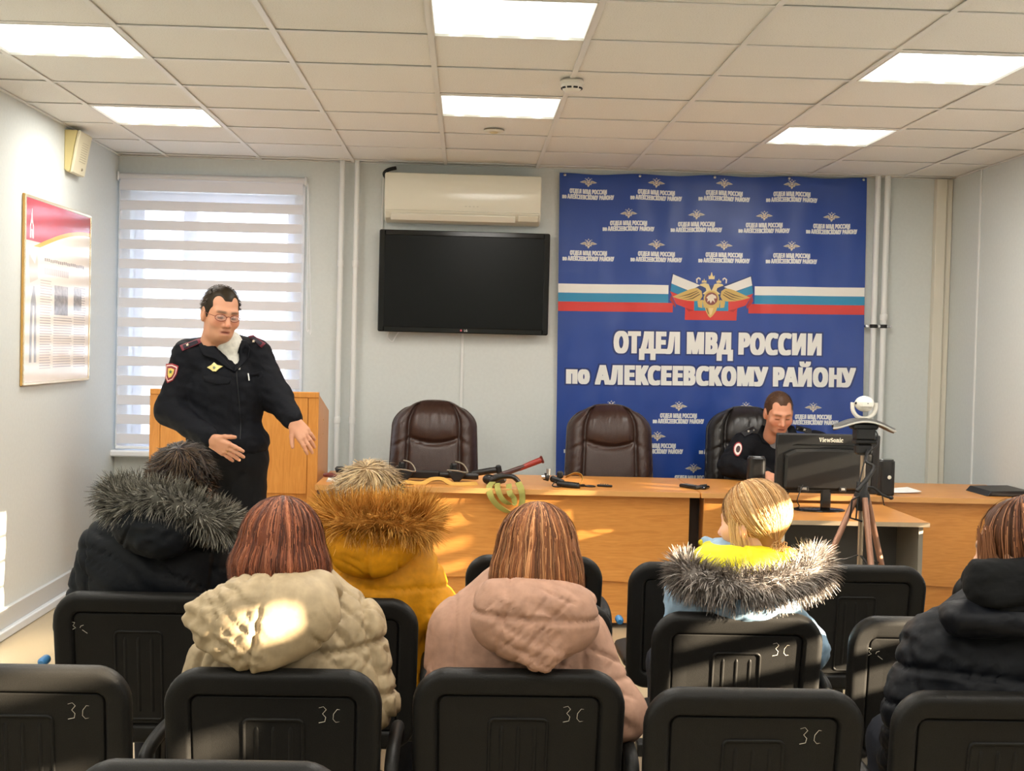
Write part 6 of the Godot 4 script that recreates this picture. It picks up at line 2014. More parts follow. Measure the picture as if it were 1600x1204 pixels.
func girl_beige(jeans: Material, pale: Color) -> void:
	var cz := -2.95
	var H := head_frame(Vector3(-0.413, 1.019, -3.150), 172, 6)
	var coat := cloth(rgb(178, 158, 126), 0.55, 0.8)
	var puff := func(p: Vector3, n: Vector3) -> float:
		var d := 0.005 * noise_b.get_noise_3d(p.x * 5.0, p.y * 6.0, p.z * 5.0) + folds(p, 6.0, 12.0, 6.0, 5.0, 0.009) + folds(p, 14.0, 8.0, 14.0, -7.0, 0.006)
		var w := 0.012 * noise_b.get_noise_2d(p.x * 5.0, 2.0)
		for y in [0.815, 0.70, 0.585]: d += -0.016 * groove(p.y - y - w, 0.007) + 0.007 * groove(p.y - y + 0.055, 0.035)
		d -= 0.014 * groove(absf(p.x + 0.385) - 0.205 + 0.25 * (p.y - 0.75), 0.007)
		return d
	var t := sitter("girl in beige puffer jacket with short reddish bob", -0.392, cz, 0.895, 0.205, 1.02, H, 0.92, coat, puff, pale, jeans, {"cell": 0.0075, "elbow1": Vector3(-0.212, 0.683, -3.140), "elbow-1": Vector3(-0.572, 0.687, -3.160)})
	var sd := SD.new()
	var rot := Basis(Vector3.BACK, 0.16)
	sd.ell(Vector3(-0.423, 0.889, -3.000), Vector3(0.165, 0.098, 0.085), 0.04, rot)
	sd.cap(Vector3(-0.461, 0.894, -3.010), Vector3(-0.573, 0.898, -3.010), 0.075, 0.034, 0.04, Vector3(1, 1, 0.8))
	sd.cap(Vector3(-0.458, 0.938, -3.060), Vector3(-0.318, 0.951, -3.060), 0.042, 0.040, 0.05)
	sd.cap(Vector3(-0.433, 0.864, -3.000), Vector3(-0.438, 0.824, -2.960), 0.075, 0.034, 0.05, Vector3(1.2, 1, 0.7))
	sd.cap(Vector3(-0.481, 0.930, -3.100), Vector3(-0.485, 0.920, -3.240), 0.034, 0.03, 0.04); sd.cap(Vector3(-0.305, 0.934, -3.100), Vector3(-0.334, 0.923, -3.240), 0.034, 0.03, 0.04)
	hood(t, sd, coat, func(p, n):
		var q: Vector3 = rot.inverse() * (p - Vector3(-0.42, 0.87, 0))
		var d := folds(p, 8.0, 12.0, 8.0, 9.0, 0.007) + 0.005 * noise_b.get_noise_2d(q.x * 10.0 + q.y * 34.0, q.y * 14.0 - q.x * 30.0) * smoothstep(0.04, -0.06, q.x)
		d -= 0.008 * groove(q.x + 0.02 - 0.35 * q.y, 0.005)
		d -= 0.008 * groove(q.x - 0.09 + 0.5 * q.y, 0.005) * smoothstep(0.0, -0.03, q.y)
		d -= 0.010 * groove(q.length() - 0.165, 0.006)
		d += 0.004 * sin(q.y * 150.0 + q.x * 60.0) * smoothstep(-0.10, -0.17, q.x)
		return d)
	var mb := MB.new()
	var cols := [lin(rgb(106, 58, 38)), lin(rgb(128, 72, 48)), lin(rgb(150, 92, 64)), lin(rgb(80, 44, 30))]
	sd = SD.new()
	sd.ell(H * Vector3(0, 0.028, -0.018), Vector3(0.083, 0.092, 0.102), 0.03, H.basis)
	sd.cap(H * Vector3(0, -0.01, -0.03), H * Vector3(0, -0.065, -0.03), 0.088, 0.094, 0.04)
	sd.ell(H * Vector3(0, -0.03, 0.10), Vector3(0.085, 0.10, 0.07), 0.02, H.basis, true)
	sd.build(mb, 0.007, null, func(p, n): return cols[0])
	long_hair(mb, H.translated_local(Vector3(0.0, 0.02, -0.012)), Vector3(0.094, 0.104, 0.110), func(ph): return -0.095, 4600, cols, 0.26, 0.8)
	wobj("hair", mb, M.hair, t)

func boy_yellow(jeans: Material, pale: Color) -> void:
	var cz := -3.80
	var H := head_frame(Vector3(-0.275, 1.031, -4.020), 178, 10)
	var coat := cloth(rgb(216, 146, 16), 0.6, 0.6)
	var wr := func(p: Vector3, n: Vector3) -> float:
		var d := 0.005 * noise_b.get_noise_3d(p.x * 5.0, p.y * 5.0, p.z * 5.0) + folds(p, 5.0, 12.0, 5.0, 5.0, 0.008)
		d -= 0.007 * groove(p.y - 0.80, 0.005)
		d -= 0.008 * groove(p.x + 0.250 - 0.175 - 0.2 * (p.y - 0.8), 0.006)
		if p.y < 0.74 and p.x > -0.10: d += 0.008 * sin(p.y * 110.0 + p.x * 40.0) * noise_b.get_noise_2d(p.y * 8.0, p.x * 8.0)
		return d
	var t := sitter("boy in mustard yellow jacket with tan fur hood and blond hair", -0.255, cz, 0.895, 0.185, 0.98, H, 0.92, coat, wr, pale, jeans, {"cell": 0.0095, "elbow1": Vector3(-0.063, 0.713, -3.980), "elbow-1": Vector3(-0.448, 0.702, -4.000)})
	var sd := SD.new()
	sd.ell(Vector3(-0.246, 0.931, -3.880), Vector3(0.125, 0.070, 0.075), 0.04)
	sd.cap(Vector3(-0.259, 0.899, -3.870), Vector3(-0.239, 0.883, -3.840), 0.075, 0.04, 0.04, Vector3(1.35, 1, 0.7))
	sd.cap(Vector3(-0.352, 0.960, -3.920), Vector3(-0.337, 0.957, -4.060), 0.045, 0.04, 0.04); sd.cap(Vector3(-0.141, 0.961, -3.920), Vector3(-0.185, 0.960, -4.060), 0.045, 0.04, 0.04)
	hood(t, sd, coat, func(p, n):
		var d := folds(p, 7.0, 18.0, 7.0, 4.0, 0.006)
		d -= 0.005 * (groove(p.x + 0.262, 0.004) + groove(p.x + 0.255, 0.003)) + 0.005 * groove(p.x + 0.175, 0.004)
		d -= 0.008 * groove(p.y - 0.945, 0.006)
		return d)
	var mb := MB.new()
	fur(mb, [Vector3(-0.366, 0.998, -4.060), Vector3(-0.369, 0.992, -3.930), Vector3(-0.302, 0.998, -3.850), Vector3(-0.224, 1.006, -3.840), Vector3(-0.148, 0.994, -3.860), Vector3(-0.115, 0.990, -3.940), Vector3(-0.157, 0.993, -4.060)], [0.030, 0.034, 0.034, 0.036, 0.034, 0.034, 0.030], 6000, 0.072, lin(rgb(150, 92, 26)), lin(rgb(226, 174, 92)), Vector3(0.0, 0.4, 0.3), 0.0026)
	wobj("fur_trim", mb, M.fur, t)
	mb = MB.new()
	var cols := [lin(rgb(156, 130, 92)), lin(rgb(172, 146, 106)), lin(rgb(134, 106, 72)), lin(rgb(184, 160, 122))]
	sd = SD.new()
	sd.ell(H * Vector3(0, 0.030, -0.018), Vector3(0.078, 0.086, 0.096), 0.03, H.basis)
	sd.ell(H * Vector3(0, -0.02, 0.09), Vector3(0.08, 0.085, 0.07), 0.02, H.basis, true)
	sd.build(mb, 0.007, null, func(p, n): return cols[2])
	short_hair(mb, H, Vector3(0, 0.030, -0.018), Vector3(0.079, 0.088, 0.098), 3600, 0.05, cols, func(d): return 1.0 if d.y > -0.75 and (d.z < 0.35 or d.y > 0.45) else 0.0, Vector3(0.35, 0, 0), 0.0034)
	wobj("hair", mb, M.hair, t)

func boy_grey_fur(jeans: Material, pale: Color) -> void:
	var cz := -3.83
	var H := head_frame(Vector3(-0.832, 1.061, -4.060), 186, 12)
	var coat := cloth(rgb(11, 15, 21), 0.6, 0.7)
	var wr := func(p: Vector3, n: Vector3) -> float:
		var d := 0.005 * noise_b.get_noise_3d(p.x * 4.0, p.y * 5.0, p.z * 4.0) + folds(p, 4.0, 13.0, 4.0, 3.0, 0.009)
		d -= 0.007 * groove(p.y - 0.70 - 0.02 * noise_b.get_noise_2d(p.x * 6.0, 1.0), 0.008)
		d -= 0.008 * groove(absf(p.x + 0.905) - 0.185 - 0.1 * (p.y - 0.8), 0.006)
		return d
	var t := sitter("boy in dark navy jacket with grey fur hood and dark brown hair", -0.905, cz, 0.94, 0.21, 1.02, H, 1.02, coat, wr, pale, jeans, {"cell": 0.0095})
	var sd := SD.new()
	sd.ell(Vector3(-0.855, 0.967, -3.900), Vector3(0.135, 0.065, 0.085), 0.04)
	sd.cap(Vector3(-0.852, 0.957, -3.870), Vector3(-0.842, 0.934, -3.840), 0.085, 0.05, 0.05, Vector3(1.15, 1, 0.65))
	sd.cap(Vector3(-0.962, 0.981, -3.950), Vector3(-0.951, 0.981, -4.100), 0.05, 0.04, 0.04); sd.cap(Vector3(-0.760, 0.966, -3.950), Vector3(-0.809, 0.984, -4.100), 0.05, 0.04, 0.04)
	hood(t, sd, coat, func(p, n):
		var d := 0.005 * noise_a.get_noise_3d(p.x * 9.0, p.y * 20.0, p.z * 9.0) + 0.003 * noise_b.get_noise_3d(p.x * 26.0, p.y * 30.0, p.z * 20.0)
		return d - 0.006 * groove(p.x + 0.94 - 0.5 * (p.y - 0.95), 0.005))
	var mb := MB.new()
	fur(mb, [Vector3(-0.976, 1.046, -4.120), Vector3(-1.012, 1.039, -4.000), Vector3(-0.959, 1.020, -3.900), Vector3(-0.869, 1.052, -3.860), Vector3(-0.787, 1.033, -3.850), Vector3(-0.720, 0.991, -3.880), Vector3(-0.692, 0.967, -3.980), Vector3(-0.755, 0.983, -4.120)], [0.030, 0.040, 0.042, 0.040, 0.040, 0.040, 0.038, 0.03], 6500, 0.050, lin(rgb(36, 35, 32)), lin(rgb(158, 154, 142)), Vector3(0.0, 0.1, 0.3), 0.0026)
	wobj("fur_trim", mb, M.fur, t)
	mb = MB.new()
	var cols := [lin(rgb(40, 29, 19)), lin(rgb(58, 43, 28)), lin(rgb(30, 21, 14)), lin(rgb(74, 56, 38))]
	sd = SD.new()
	sd.ell(H * Vector3(0, 0.034, -0.018), Vector3(0.085, 0.095, 0.104), 0.03, H.basis)
	sd.ell(H * Vector3(0, -0.02, 0.09), Vector3(0.085, 0.095, 0.07), 0.02, H.basis, true)
	sd.build(mb, 0.007, null, func(p, n): return cols[2])
	short_hair(mb, H, Vector3(0, 0.034, -0.018), Vector3(0.086, 0.096, 0.105), 4200, 0.036, cols, func(d): return 1.0 if d.y > -0.55 and (d.z < 0.4 or d.y > 0.45) else 0.0, Vector3.ZERO, 0.003)
	wobj("hair", mb, M.hair, t)

func girl_blonde(jeans: Material, pale: Color) -> void:
	var cz := -3.683
	var H := head_frame(Vector3(0.831, 1.017, -3.880), -132, 6)
	var coat := cloth(rgb(150, 180, 204), 0.5, 0.7)
	var wr := func(p: Vector3, n: Vector3) -> float:
		return 0.007 * noise_a.get_noise_3d(p.x * 8.0, p.y * 16.0, p.z * 8.0) + 0.004 * noise_b.get_noise_3d(p.x * 24.0, p.y * 30.0, p.z * 24.0)
	var t := sitter("blonde girl with ponytail, pale blue jacket, yellow lining and grey fur hood", 0.775, cz, 0.86, 0.175, 0.92, H, 0.93, coat, wr, pale, jeans, {"cell": 0.0095, "elbow1": Vector3(0.998, 0.659, -3.880), "elbow-1": Vector3(0.664, 0.653, -3.880)})
	var sd := SD.new()
	# the open hood lies back, its yellow lining turned up
	sd.cap(Vector3(0.692, 0.907, -3.800), Vector3(0.910, 0.907, -3.800), 0.05, 0.05, 0.05)
	sd.cap(Vector3(0.789, 0.874, -3.740), Vector3(0.786, 0.842, -3.720), 0.08, 0.05, 0.05, Vector3(1.5, 1, 0.7))
	sd.cap(Vector3(0.712, 0.920, -3.860), Vector3(0.737, 0.926, -3.980), 0.035, 0.026, 0.04); sd.cap(Vector3(0.924, 0.902, -3.860), Vector3(0.933, 0.902, -3.980), 0.035, 0.028, 0.04)
	hood(t, sd, cloth(rgb(226, 214, 40), 0.6, 0.5), func(p, n): return 0.005 * noise_a.get_noise_3d(p.x * 12.0, p.y * 22.0, p.z * 9.0) - 0.008 * groove(p.x - 0.79, 0.004), 0.0065, "hood_lining")
	sd = SD.new()
	sd.cap(Vector3(0.716, 0.946, -3.960), Vector3(0.743, 0.924, -3.930), 0.016, 0.024, 0.02); sd.cap(Vector3(0.743, 0.924, -3.930), Vector3(0.771, 0.918, -3.880), 0.024, 0.03, 0.03)
	sd.cap(Vector3(0.785, 0.826, -3.710), Vector3(0.783, 0.810, -3.700), 0.06, 0.05, 0.05, Vector3(2.0, 1, 0.7))
	hood(t, sd, coat, func(p, n): return 0.005 * noise_a.get_noise_3d(p.x * 12.0, p.y * 22.0, p.z * 9.0), 0.0065, "hood")
	sd = SD.new()
	sd.cap(Vector3(0.702, 0.944, -3.955), Vector3(0.716, 0.934, -3.950), 0.010, 0.010, 0.01); sd.cap(Vector3(0.716, 0.934, -3.950), Vector3(0.735, 0.927, -3.910), 0.008, 0.006, 0.01)
	hood(t, sd, cloth(rgb(226, 206, 30), 0.6, 0.3), null, 0.004, "collar_edge")
	var mb := MB.new()
	fur(mb, [Vector3(0.674, 0.866, -3.900), Vector3(0.626, 0.878, -3.800), Vector3(0.643, 0.880, -3.720), Vector3(0.716, 0.865, -3.680), Vector3(0.793, 0.865, -3.670), Vector3(0.874, 0.873, -3.680), Vector3(0.957, 0.893, -3.720), Vector3(1.001, 0.904, -3.800), Vector3(0.990, 0.897, -3.900)], [0.030, 0.036, 0.038, 0.034, 0.034, 0.036, 0.040, 0.038, 0.03], 7500, 0.054, lin(rgb(74, 64, 58)), lin(rgb(190, 182, 174)), Vector3(0.0, -0.15, 0.35), 0.0026)
	wobj("fur_trim", mb, M.fur, t)
	mb = MB.new()
	var cols := [lin(rgb(188, 142, 88)), lin(rgb(204, 162, 108)), lin(rgb(164, 116, 68)), lin(rgb(216, 180, 132))]
	sd = SD.new()
	sd.ell(H * Vector3(0, 0.032, -0.020), Vector3(0.080, 0.088, 0.098), 0.03, H.basis)
	sd.cap(H * Vector3(0, 0.0, -0.04), H * Vector3(0.01, -0.06, -0.06), 0.055, 0.03, 0.03)
	sd.ell(H * Vector3(0, -0.03, 0.09), Vector3(0.09, 0.10, 0.07), 0.02, H.basis, true)
	sd.build(mb, 0.007, null, func(p, n): return cols[2])
	# hair combed back to a tie low at the nape, then a short tail
	var tie := Vector3(0.012, -0.082, -0.088)
	for k in 4200:
		var d := Vector3(rng.randfn(), rng.randfn(), rng.randfn()).normalized()
		if d.y < -0.75 or (d.z > 0.55 and d.y < 0.35) or (d.y < -0.2 and d.z > -0.2): continue
		if absf(d.x) > 0.55 and d.y < 0.12 and d.z > -0.05: continue
		var ce := Vector3(0, 0.032, -0.020); var r := Vector3(0.083, 0.091, 0.101) * rng.randf_range(0.98, 1.03)
		var p0 := d; var e := ((tie - ce) / r).normalized()
		var q := PackedVector3Array()
		var sag := rng.randf_range(-0.1, 0.25)
		for j in 10:
			var f := j / 9.0
			var dd := p0.slerp(e, f)
			dd = (dd + Vector3(0, -sag * sin(f * PI) * 0.3, 0)).normalized()
			var p := ce + dd * r * (1.0 + 0.03 * sin(f * PI))
			p = p.lerp(tie + (p - tie) * 0.35, smoothstep(0.75, 1.0, f))
			q.append(H * p)
		var c: Color = cols[rng.randi_range(0, 3)]
		var sh := 1.0 + 0.4 * noise_b.get_noise_3d(d.x * 12.0, d.y * 12.0, d.z * 12.0)
		mb.ribbon(q, 0.0027 * rng.randf_range(0.6, 1.3), H.basis * d, vary(c * sh, 0.18), vary(c * sh, 0.18), 0.6)
	var tp := H * tie
	for k in 900:
		var o := Vector3(rng.randfn(), rng.randfn(), rng.randfn()) * 0.0045
		var q := PackedVector3Array()
		var end := Vector3(0.884, 0.916, -3.790) + Vector3(rng.randfn() * 0.012, rng.randfn() * 0.008, rng.randfn() * 0.01)
		for j in 7:
			var f := j / 6.0
			q.append((tp + o).lerp(end, f) + Vector3(0, 0.012 * sin(f * PI), 0.012 * sin(f * PI)) + o * sin(f * PI) * 2.0)
		mb.ribbon(q, 0.0034, Vector3(rng.randf_range(-0.5, 0.5), 0.4, 1), vary(cols[1], 0.15), vary(cols[0], 0.15), 0.3)
	# loose strands by the ear and neck
	for k in 60:
		var a := Vector3(0.076 + rng.randf_range(-0.004, 0.004), 0.02 + rng.randf_range(-0.02, 0.02), rng.randf_range(-0.02, 0.03))
		var b := a + Vector3(rng.randf_range(-0.01, 0.006), -0.10 + rng.randf_range(-0.03, 0.02), rng.randf_range(-0.03, 0.01))
		mb.ribbon(PackedVector3Array([H * a, H * a.lerp(b, 0.35) + H.basis * Vector3(0.006, 0, 0), H * a.lerp(b, 0.7), H * b]), 0.0024, H.basis * Vector3.RIGHT, cols[1], cols[3], 0.3)
	wobj("hair", mb, M.hair, t)
	mb = MB.new()
	var ring := PackedVector3Array()
	for k in 15: ring.append(tp + Vector3(cos(TAU * k / 14.0) * 0.014, sin(TAU * k / 14.0) * 0.016, 0.004 * sin(TAU * k / 7.0)))
	mb.tube(ring, 0.005, 8)
	wobj("hair_tie", mb, mat(rgb(232, 190, 170), 0.6), t)

func girl_navy(jeans: Material, pale: Color) -> void:
	var cz := -2.847
	var H := head_frame(Vector3(1.272, 1.063, -3.060), -128, 8)
	var coat := cloth(rgb(8, 11, 18), 0.55, 0.7)
	var puff := func(p: Vector3, n: Vector3) -> float:
		var d := 0.005 * noise_a.get_noise_3d(p.x * 9.0, p.y * 12.0, p.z * 9.0) + 0.003 * noise_b.get_noise_3d(p.x * 26.0, p.y * 34.0, p.z * 26.0)
		var w := 0.01 * noise_b.get_noise_2d(p.x * 5.0, 4.0)
		for y in [0.80, 0.72, 0.64, 0.56]: d += -0.010 * groove(p.y - y - w, 0.006) + 0.005 * groove(p.y - y + 0.04, 0.025)
		d -= 0.008 * groove(p.x - 1.02 + 0.15 * (p.y - 0.8), 0.006)
		return d
	var t := sitter("girl in dark navy quilted coat with black hood collar and brown hair", 1.245, cz, 0.895, 0.225, 0.98, H, 0.96, coat, puff, pale, jeans, {"elbow-1": Vector3(1.045, 0.701, -3.060), "wrist-1": Vector3(1.083, 0.503, -3.300), "cell": 0.009})
	var sd := SD.new()
	sd.cap(Vector3(1.146, 1.033, -2.960), Vector3(1.372, 1.043, -2.960), 0.028, 0.03, 0.03, Vector3(1, 1, 1.6))
	sd.cap(Vector3(1.143, 0.997, -2.950), Vector3(1.369, 1.007, -2.950), 0.032, 0.034, 0.03, Vector3(1, 1, 1.6))
	sd.cap(Vector3(1.166, 0.969, -2.940), Vector3(1.366, 0.972, -2.940), 0.034, 0.034, 0.03, Vector3(1, 1, 1.6))
	sd.cap(Vector3(1.175, 1.001, -3.040), Vector3(1.267, 0.983, -3.220), 0.038, 0.03, 0.04)
	hood(t, sd, cloth(rgb(7, 8, 9), 0.85, 0.6), func(p, n): return 0.006 * noise_a.get_noise_3d(p.x * 10.0, p.y * 18.0, p.z * 10.0) - 0.012 * groove(p.y - 0.955 - 0.2 * (p.x - 1.15), 0.007), 0.0065, "knit_hood")
	sd = SD.new()
	sd.cap(Vector3(1.085, 0.944, -2.950), Vector3(1.362, 0.946, -2.930), 0.024, 0.03, 0.02, Vector3(1, 1, 2.0)); sd.cap(Vector3(1.089, 0.916, -2.950), Vector3(1.363, 0.918, -2.930), 0.026, 0.03, 0.03, Vector3(1, 1, 2.0)); sd.cap(Vector3(1.125, 0.921, -3.050), Vector3(1.216, 0.901, -3.220), 0.026, 0.03, 0.03)
	hood(t, sd, coat, func(p, n): return 0.006 * noise_a.get_noise_3d(p.x * 10.0, p.y * 18.0, p.z * 10.0), 0.0065, "collar")
	var mb := MB.new()
	var cols := [lin(rgb(96, 58, 36)), lin(rgb(122, 78, 50)), lin(rgb(74, 44, 28)), lin(rgb(146, 98, 66))]
	sd = SD.new()
	sd.ell(H * Vector3(0, 0.032, -0.020), Vector3(0.086, 0.094, 0.104), 0.03, H.basis)
	sd.cap(H * Vector3(0, -0.01, -0.05), H * Vector3(0, -0.08, -0.055), 0.07, 0.066, 0.04)
	sd.ell(H * Vector3(0, -0.03, 0.088), Vector3(0.10, 0.11, 0.07), 0.02, H.basis, true)
	sd.build(mb, 0.007, null, func(p, n): return cols[2])
	long_hair(mb, H.translated_local(Vector3(0, 0.024, -0.02)), Vector3(0.090, 0.102, 0.108), func(ph): return -0.12, 4200, cols, 0.06, 1.55)
	for k in 90:
		var a := Vector3(0.070 + rng.randf_range(-0.006, 0.006), 0.05 + rng.randf_range(-0.02, 0.02), 0.045 + rng.randf_range(-0.015, 0.02))
		var b := a + Vector3(rng.randf_range(-0.004, 0.012), -0.12 + rng.randf_range(-0.03, 0.02), rng.randf_range(-0.01, 0.02))
		mb.ribbon(PackedVector3Array([H * a, H * a.lerp(b, 0.35) + H.basis * Vector3(0.008, 0, 0), H * a.lerp(b, 0.7), H * b]), 0.0026, H.basis * Vector3.RIGHT, cols[1], cols[3], 0.3)
	wobj("hair", mb, M.hair, t)

# ---------------------------------------------------------------- officers
func star_poly(c: Vector2, r: float, sx := 1.0) -> Array:
	var o := []
	for k in 10:
		var a := TAU * k / 10.0 + PI / 2
		var q := r if k % 2 == 0 else r * 0.45
		o.append(c + Vector2(cos(a) * q * sx, sin(a) * q))
	return o

func officer_standing() -> void:
	var Z := -6.5
	var skin := lin(rgb(200, 144, 112))
	var hs := 1.03
	var H := head_frame(Vector3(-1.149, 1.625, -6.420), 30, 11, -4)
	var t := thing("person", "officer in dark uniform and glasses standing before the lectern, gesturing", "person", Vector3(-1.16, 0, Z), "police officers")
	var sh := {-1: Vector3(-1.307, 1.420, -6.500), 1: Vector3(-1.004, 1.430, -6.540)}
	var el := {-1: Vector3(-1.385, 1.168, -6.460), 1: Vector3(-0.891, 1.233, -6.500)}
	var wr := {-1: Vector3(-1.161, 1.040, -6.300), 1: Vector3(-0.795, 1.132, -6.380)}
	var hip := Vector3(-1.124, 0.940, -6.520)
	var ft := {-1: Vector3(-1.27, 0.09, -6.50), 1: Vector3(-1.03, 0.09, -6.54)}
	# body
	var mb := MB.new(); mb.col = skin
	var sd := SD.new()
	var chest := Vector3(-1.148, 1.293, -6.530); var neck := Vector3(-1.140, 1.476, -6.500)
	sd.cap(hip, chest, 0.13, 0.14, 0.05, Vector3(1, 1, 0.8)); sd.cap(chest, neck, 0.12, 0.06, 0.05); sd.cap(neck, H * Vector3(0, -0.1, -0.035), 0.062, 0.06, 0.03)
	for s in [-1, 1]:
		sd.cap(chest + Vector3(0, 0.08, 0), sh[s], 0.08, 0.06, 0.03); sd.cap(sh[s], el[s], 0.055, 0.042, 0.02); sd.cap(el[s], wr[s], 0.042, 0.03, 0.02)
		var kn: Vector3 = (hip + Vector3(s * 0.085, 0, 0)).lerp(ft[s], 0.5) + Vector3(0, 0, 0.02)
		sd.cap(hip + Vector3(s * 0.085, 0, 0), kn, 0.085, 0.06, 0.03); sd.cap(kn, ft[s], 0.055, 0.042, 0.02)
	sd.build(mb, 0.018)
	sd = SD.new(); head_prims(sd, H, hs, true, 1.0)
	# fuller cheeks and double chin
	sd.ell(H * Vector3(0, -0.085, 0.02), Vector3(0.052, 0.040, 0.050), 0.035, H.basis)
	var inv := H.affine_inverse()
	sd.build(mb, 0.0036, null, func(p, n): return face_colour(inv * p / hs, skin, lin(rgb(96, 68, 50)), 0.15))
	sd = SD.new()
	hand_with(sd, wr[-1], Vector3(0.86, -0.42, 0.28).normalized(), Vector3(0.42, 0.80, 0.42).normalized(), Vector3(0.20, -0.42, -0.88).normalized(), [0.22, 0.28, 0.32, 0.36], 1.04)
	sd.build(mb, 0.0036)
	sd = SD.new()
	hand_with(sd, wr[1], Vector3(0.62, -0.72, 0.30).normalized(), Vector3(-0.58, -0.62, 0.50).normalized(), Vector3(-0.2, -0.3, -0.9).normalized(), [0.30, 0.34, 0.38, 0.42], 1.04)
	sd.build(mb, 0.0036)
	wobj("body", mb, M.skin, t)
	# white undershirt, trousers, shoes
	sd = SD.new(); sd.cap(Vector3(-1.115, 1.452, -6.465), Vector3(-1.078, 1.363, -6.430), 0.060, 0.036, 0.03, Vector3(1, 1, 0.8)); sd.cap(Vector3(-1.140, 1.460, -6.500), Vector3(-1.121, 1.488, -6.475), 0.068, 0.064, 0.03)
	mb = MB.new(); sd.build(mb, 0.007, func(p, n): return 0.002 * noise_a.get_noise_3d(p.x * 30.0, p.y * 30.0, p.z * 30.0))
	wobj("undershirt", mb, cloth(rgb(226, 224, 214), 0.85, 0.3), t)
	sd = SD.new()
	var black := cloth(rgb(9, 9, 12), 0.75, 0.6)
	sd.cap(hip + Vector3(-0.03, 0.02, 0), hip + Vector3(0.04, 0.02, 0), 0.15, 0.15, 0.05, Vector3(1, 1, 0.85))
	for s in [-1, 1]:
		var kn: Vector3 = (hip + Vector3(s * 0.085, 0, 0)).lerp(ft[s], 0.5) + Vector3(0, 0, 0.02)
		sd.cap(hip + Vector3(s * 0.085, -0.02, 0), kn, 0.108, 0.088, 0.03); sd.cap(kn, ft[s], 0.088, 0.085, 0.02)
	mb = MB.new(); sd.build(mb, 0.012, func(p, n): return 0.006 * noise_a.get_noise_3d(p.x * 10.0, p.y * 8.0, p.z * 10.0))
	wobj("trousers", mb, black, t)
	for s in [-1, 1]:
		sd = SD.new(); sd.cap(ft[s] + Vector3(0, -0.045, -0.05), ft[s] + Vector3(s * 0.03, -0.055, 0.15), 0.045, 0.036, 0.02)
		mb = MB.new(); sd.build(mb, 0.012)
		wobj("shoe", mb, M.black_gloss, t)
	# jacket: a blouson gathered at the waist
	sd = SD.new()
	var navy := cloth(rgb(13, 15, 22), 0.78, 0.7)
	sd.cap(Vector3(-1.135, 1.049, -6.520), Vector3(-1.142, 1.293, -6.530), 0.168, 0.165, 0.06, Vector3(1.04, 1, 0.85))
	sd.cap(Vector3(-1.142, 1.293, -6.530), Vector3(-1.150, 1.427, -6.530), 0.165, 0.115, 0.08, Vector3(1, 1, 0.8))
	sd.cap(Vector3(-1.154, 1.013, -6.510), Vector3(-1.073, 1.021, -6.510), 0.150, 0.150, 0.04, Vector3(1, 0.6, 0.85))
	for s in [-1, 1]:
		sd.cap(Vector3(-1.150, 1.427, -6.530), sh[s], 0.085, 0.082, 0.05)
		sd.cap(sh[s], el[s], 0.078, 0.070, 0.03); sd.cap(el[s], wr[s] + (el[s] - wr[s]) * 0.10, 0.070, 0.050, 0.03)
	# the open front shows the undershirt
	sd.cap(Vector3(-1.092, 1.506, -6.360), Vector3(-1.047, 1.383, -6.330), 0.070, 0.014, 0.010, Vector3(0.8, 1, 1.7), Basis(), true)
	mb = MB.new(); sd.build(mb, 0.009, func(p, n):
		var d := 0.007 * noise_a.get_noise_3d(p.x * 7.0, p.y * 9.0, p.z * 7.0) + 0.004 * noise_b.get_noise_3d(p.x * 16.0 + p.y * 12.0, p.y * 20.0, p.z * 16.0)
		if p.z > -6.5: d -= 0.006 * groove(p.x + 1.085 + 0.06 * (p.y - 1.1), 0.006) * smoothstep(1.30, 1.22, p.y)
		return d)
	wobj("jacket", mb, navy, t)
	var dr := Drape.new(mb)
	var P2 := func(u: float, v: float) -> Vector2: # photograph pixel on the plane of the officer to metres
		return Vector2(-1.146 + (u - 350.0) * 0.00305 + (v - 600.0) * 0.0000750, 1.298 - (v - 600.0) * 0.00305 + (u - 350.0) * 0.0000750)
	# collar flaps
	for fl in [[[323, 528], [335, 530], [350, 552], [372, 580], [360, 574], [344, 562], [324, 556], [317, 541]], [[380, 533], [388, 534], [394, 545], [392, 562], [382, 574], [374, 582], [373, 566], [378, 546]]]:
		var pl := []
		for p in fl: pl.append(P2.call(p[0], p[1]))
		mb = MB.new(); dr.lay(mb, pl, 0.016, 0.010)
		wobj("collar_flap", mb, navy, t)
	# shoulder boards with red piping and a star
	for b in [[[288, 541], [316, 530], [321, 537], [293, 550]], [[388, 527], [396, 525], [416, 538], [411, 545]]]:
		var pl := []; var inner := []
		var c := Vector2.ZERO
		for p in b: pl.append(P2.call(p[0], p[1])); c += pl[-1]
		c /= 4.0
		for p in pl: inner.append(c + (p - c) * 0.72)
		mb = MB.new(); dr.lay(mb, pl, 0.009, 0.008)
		var ep := wobj("shoulder_board", mb, mat(rgb(112, 36, 52), 0.7), t)
		mb = MB.new(); dr.lay(mb, inner, 0.0115, 0.004)
		wobj("board_field", mb, mat(rgb(34, 28, 40), 0.8), ep)
		mb = MB.new(); dr.lay(mb, star_poly(c + Vector2(-0.012, -0.003), 0.008), 0.015, 0.003)
		wobj("star", mb, mat(rgb(222, 206, 180), 0.35, 0.4), ep)
	# sleeve patch: shield with pale rim, gold field and dark mark
	var shield := [[264, 570], [276, 569], [287, 573], [285, 585], [279, 595], [270, 599], [265, 590]]
	var layers := [[1.0, rgb(150, 44, 52), 0.006, "sleeve_patch"], [0.86, rgb(226, 196, 186), 0.0085, "patch_rim"], [0.74, rgb(120, 30, 42), 0.0105, "patch_ground"], [0.50, rgb(214, 190, 96), 0.0125, "patch_field"]]
	var sc2 := Vector2.ZERO
	for p in shield: sc2 += P2.call(p[0], p[1])
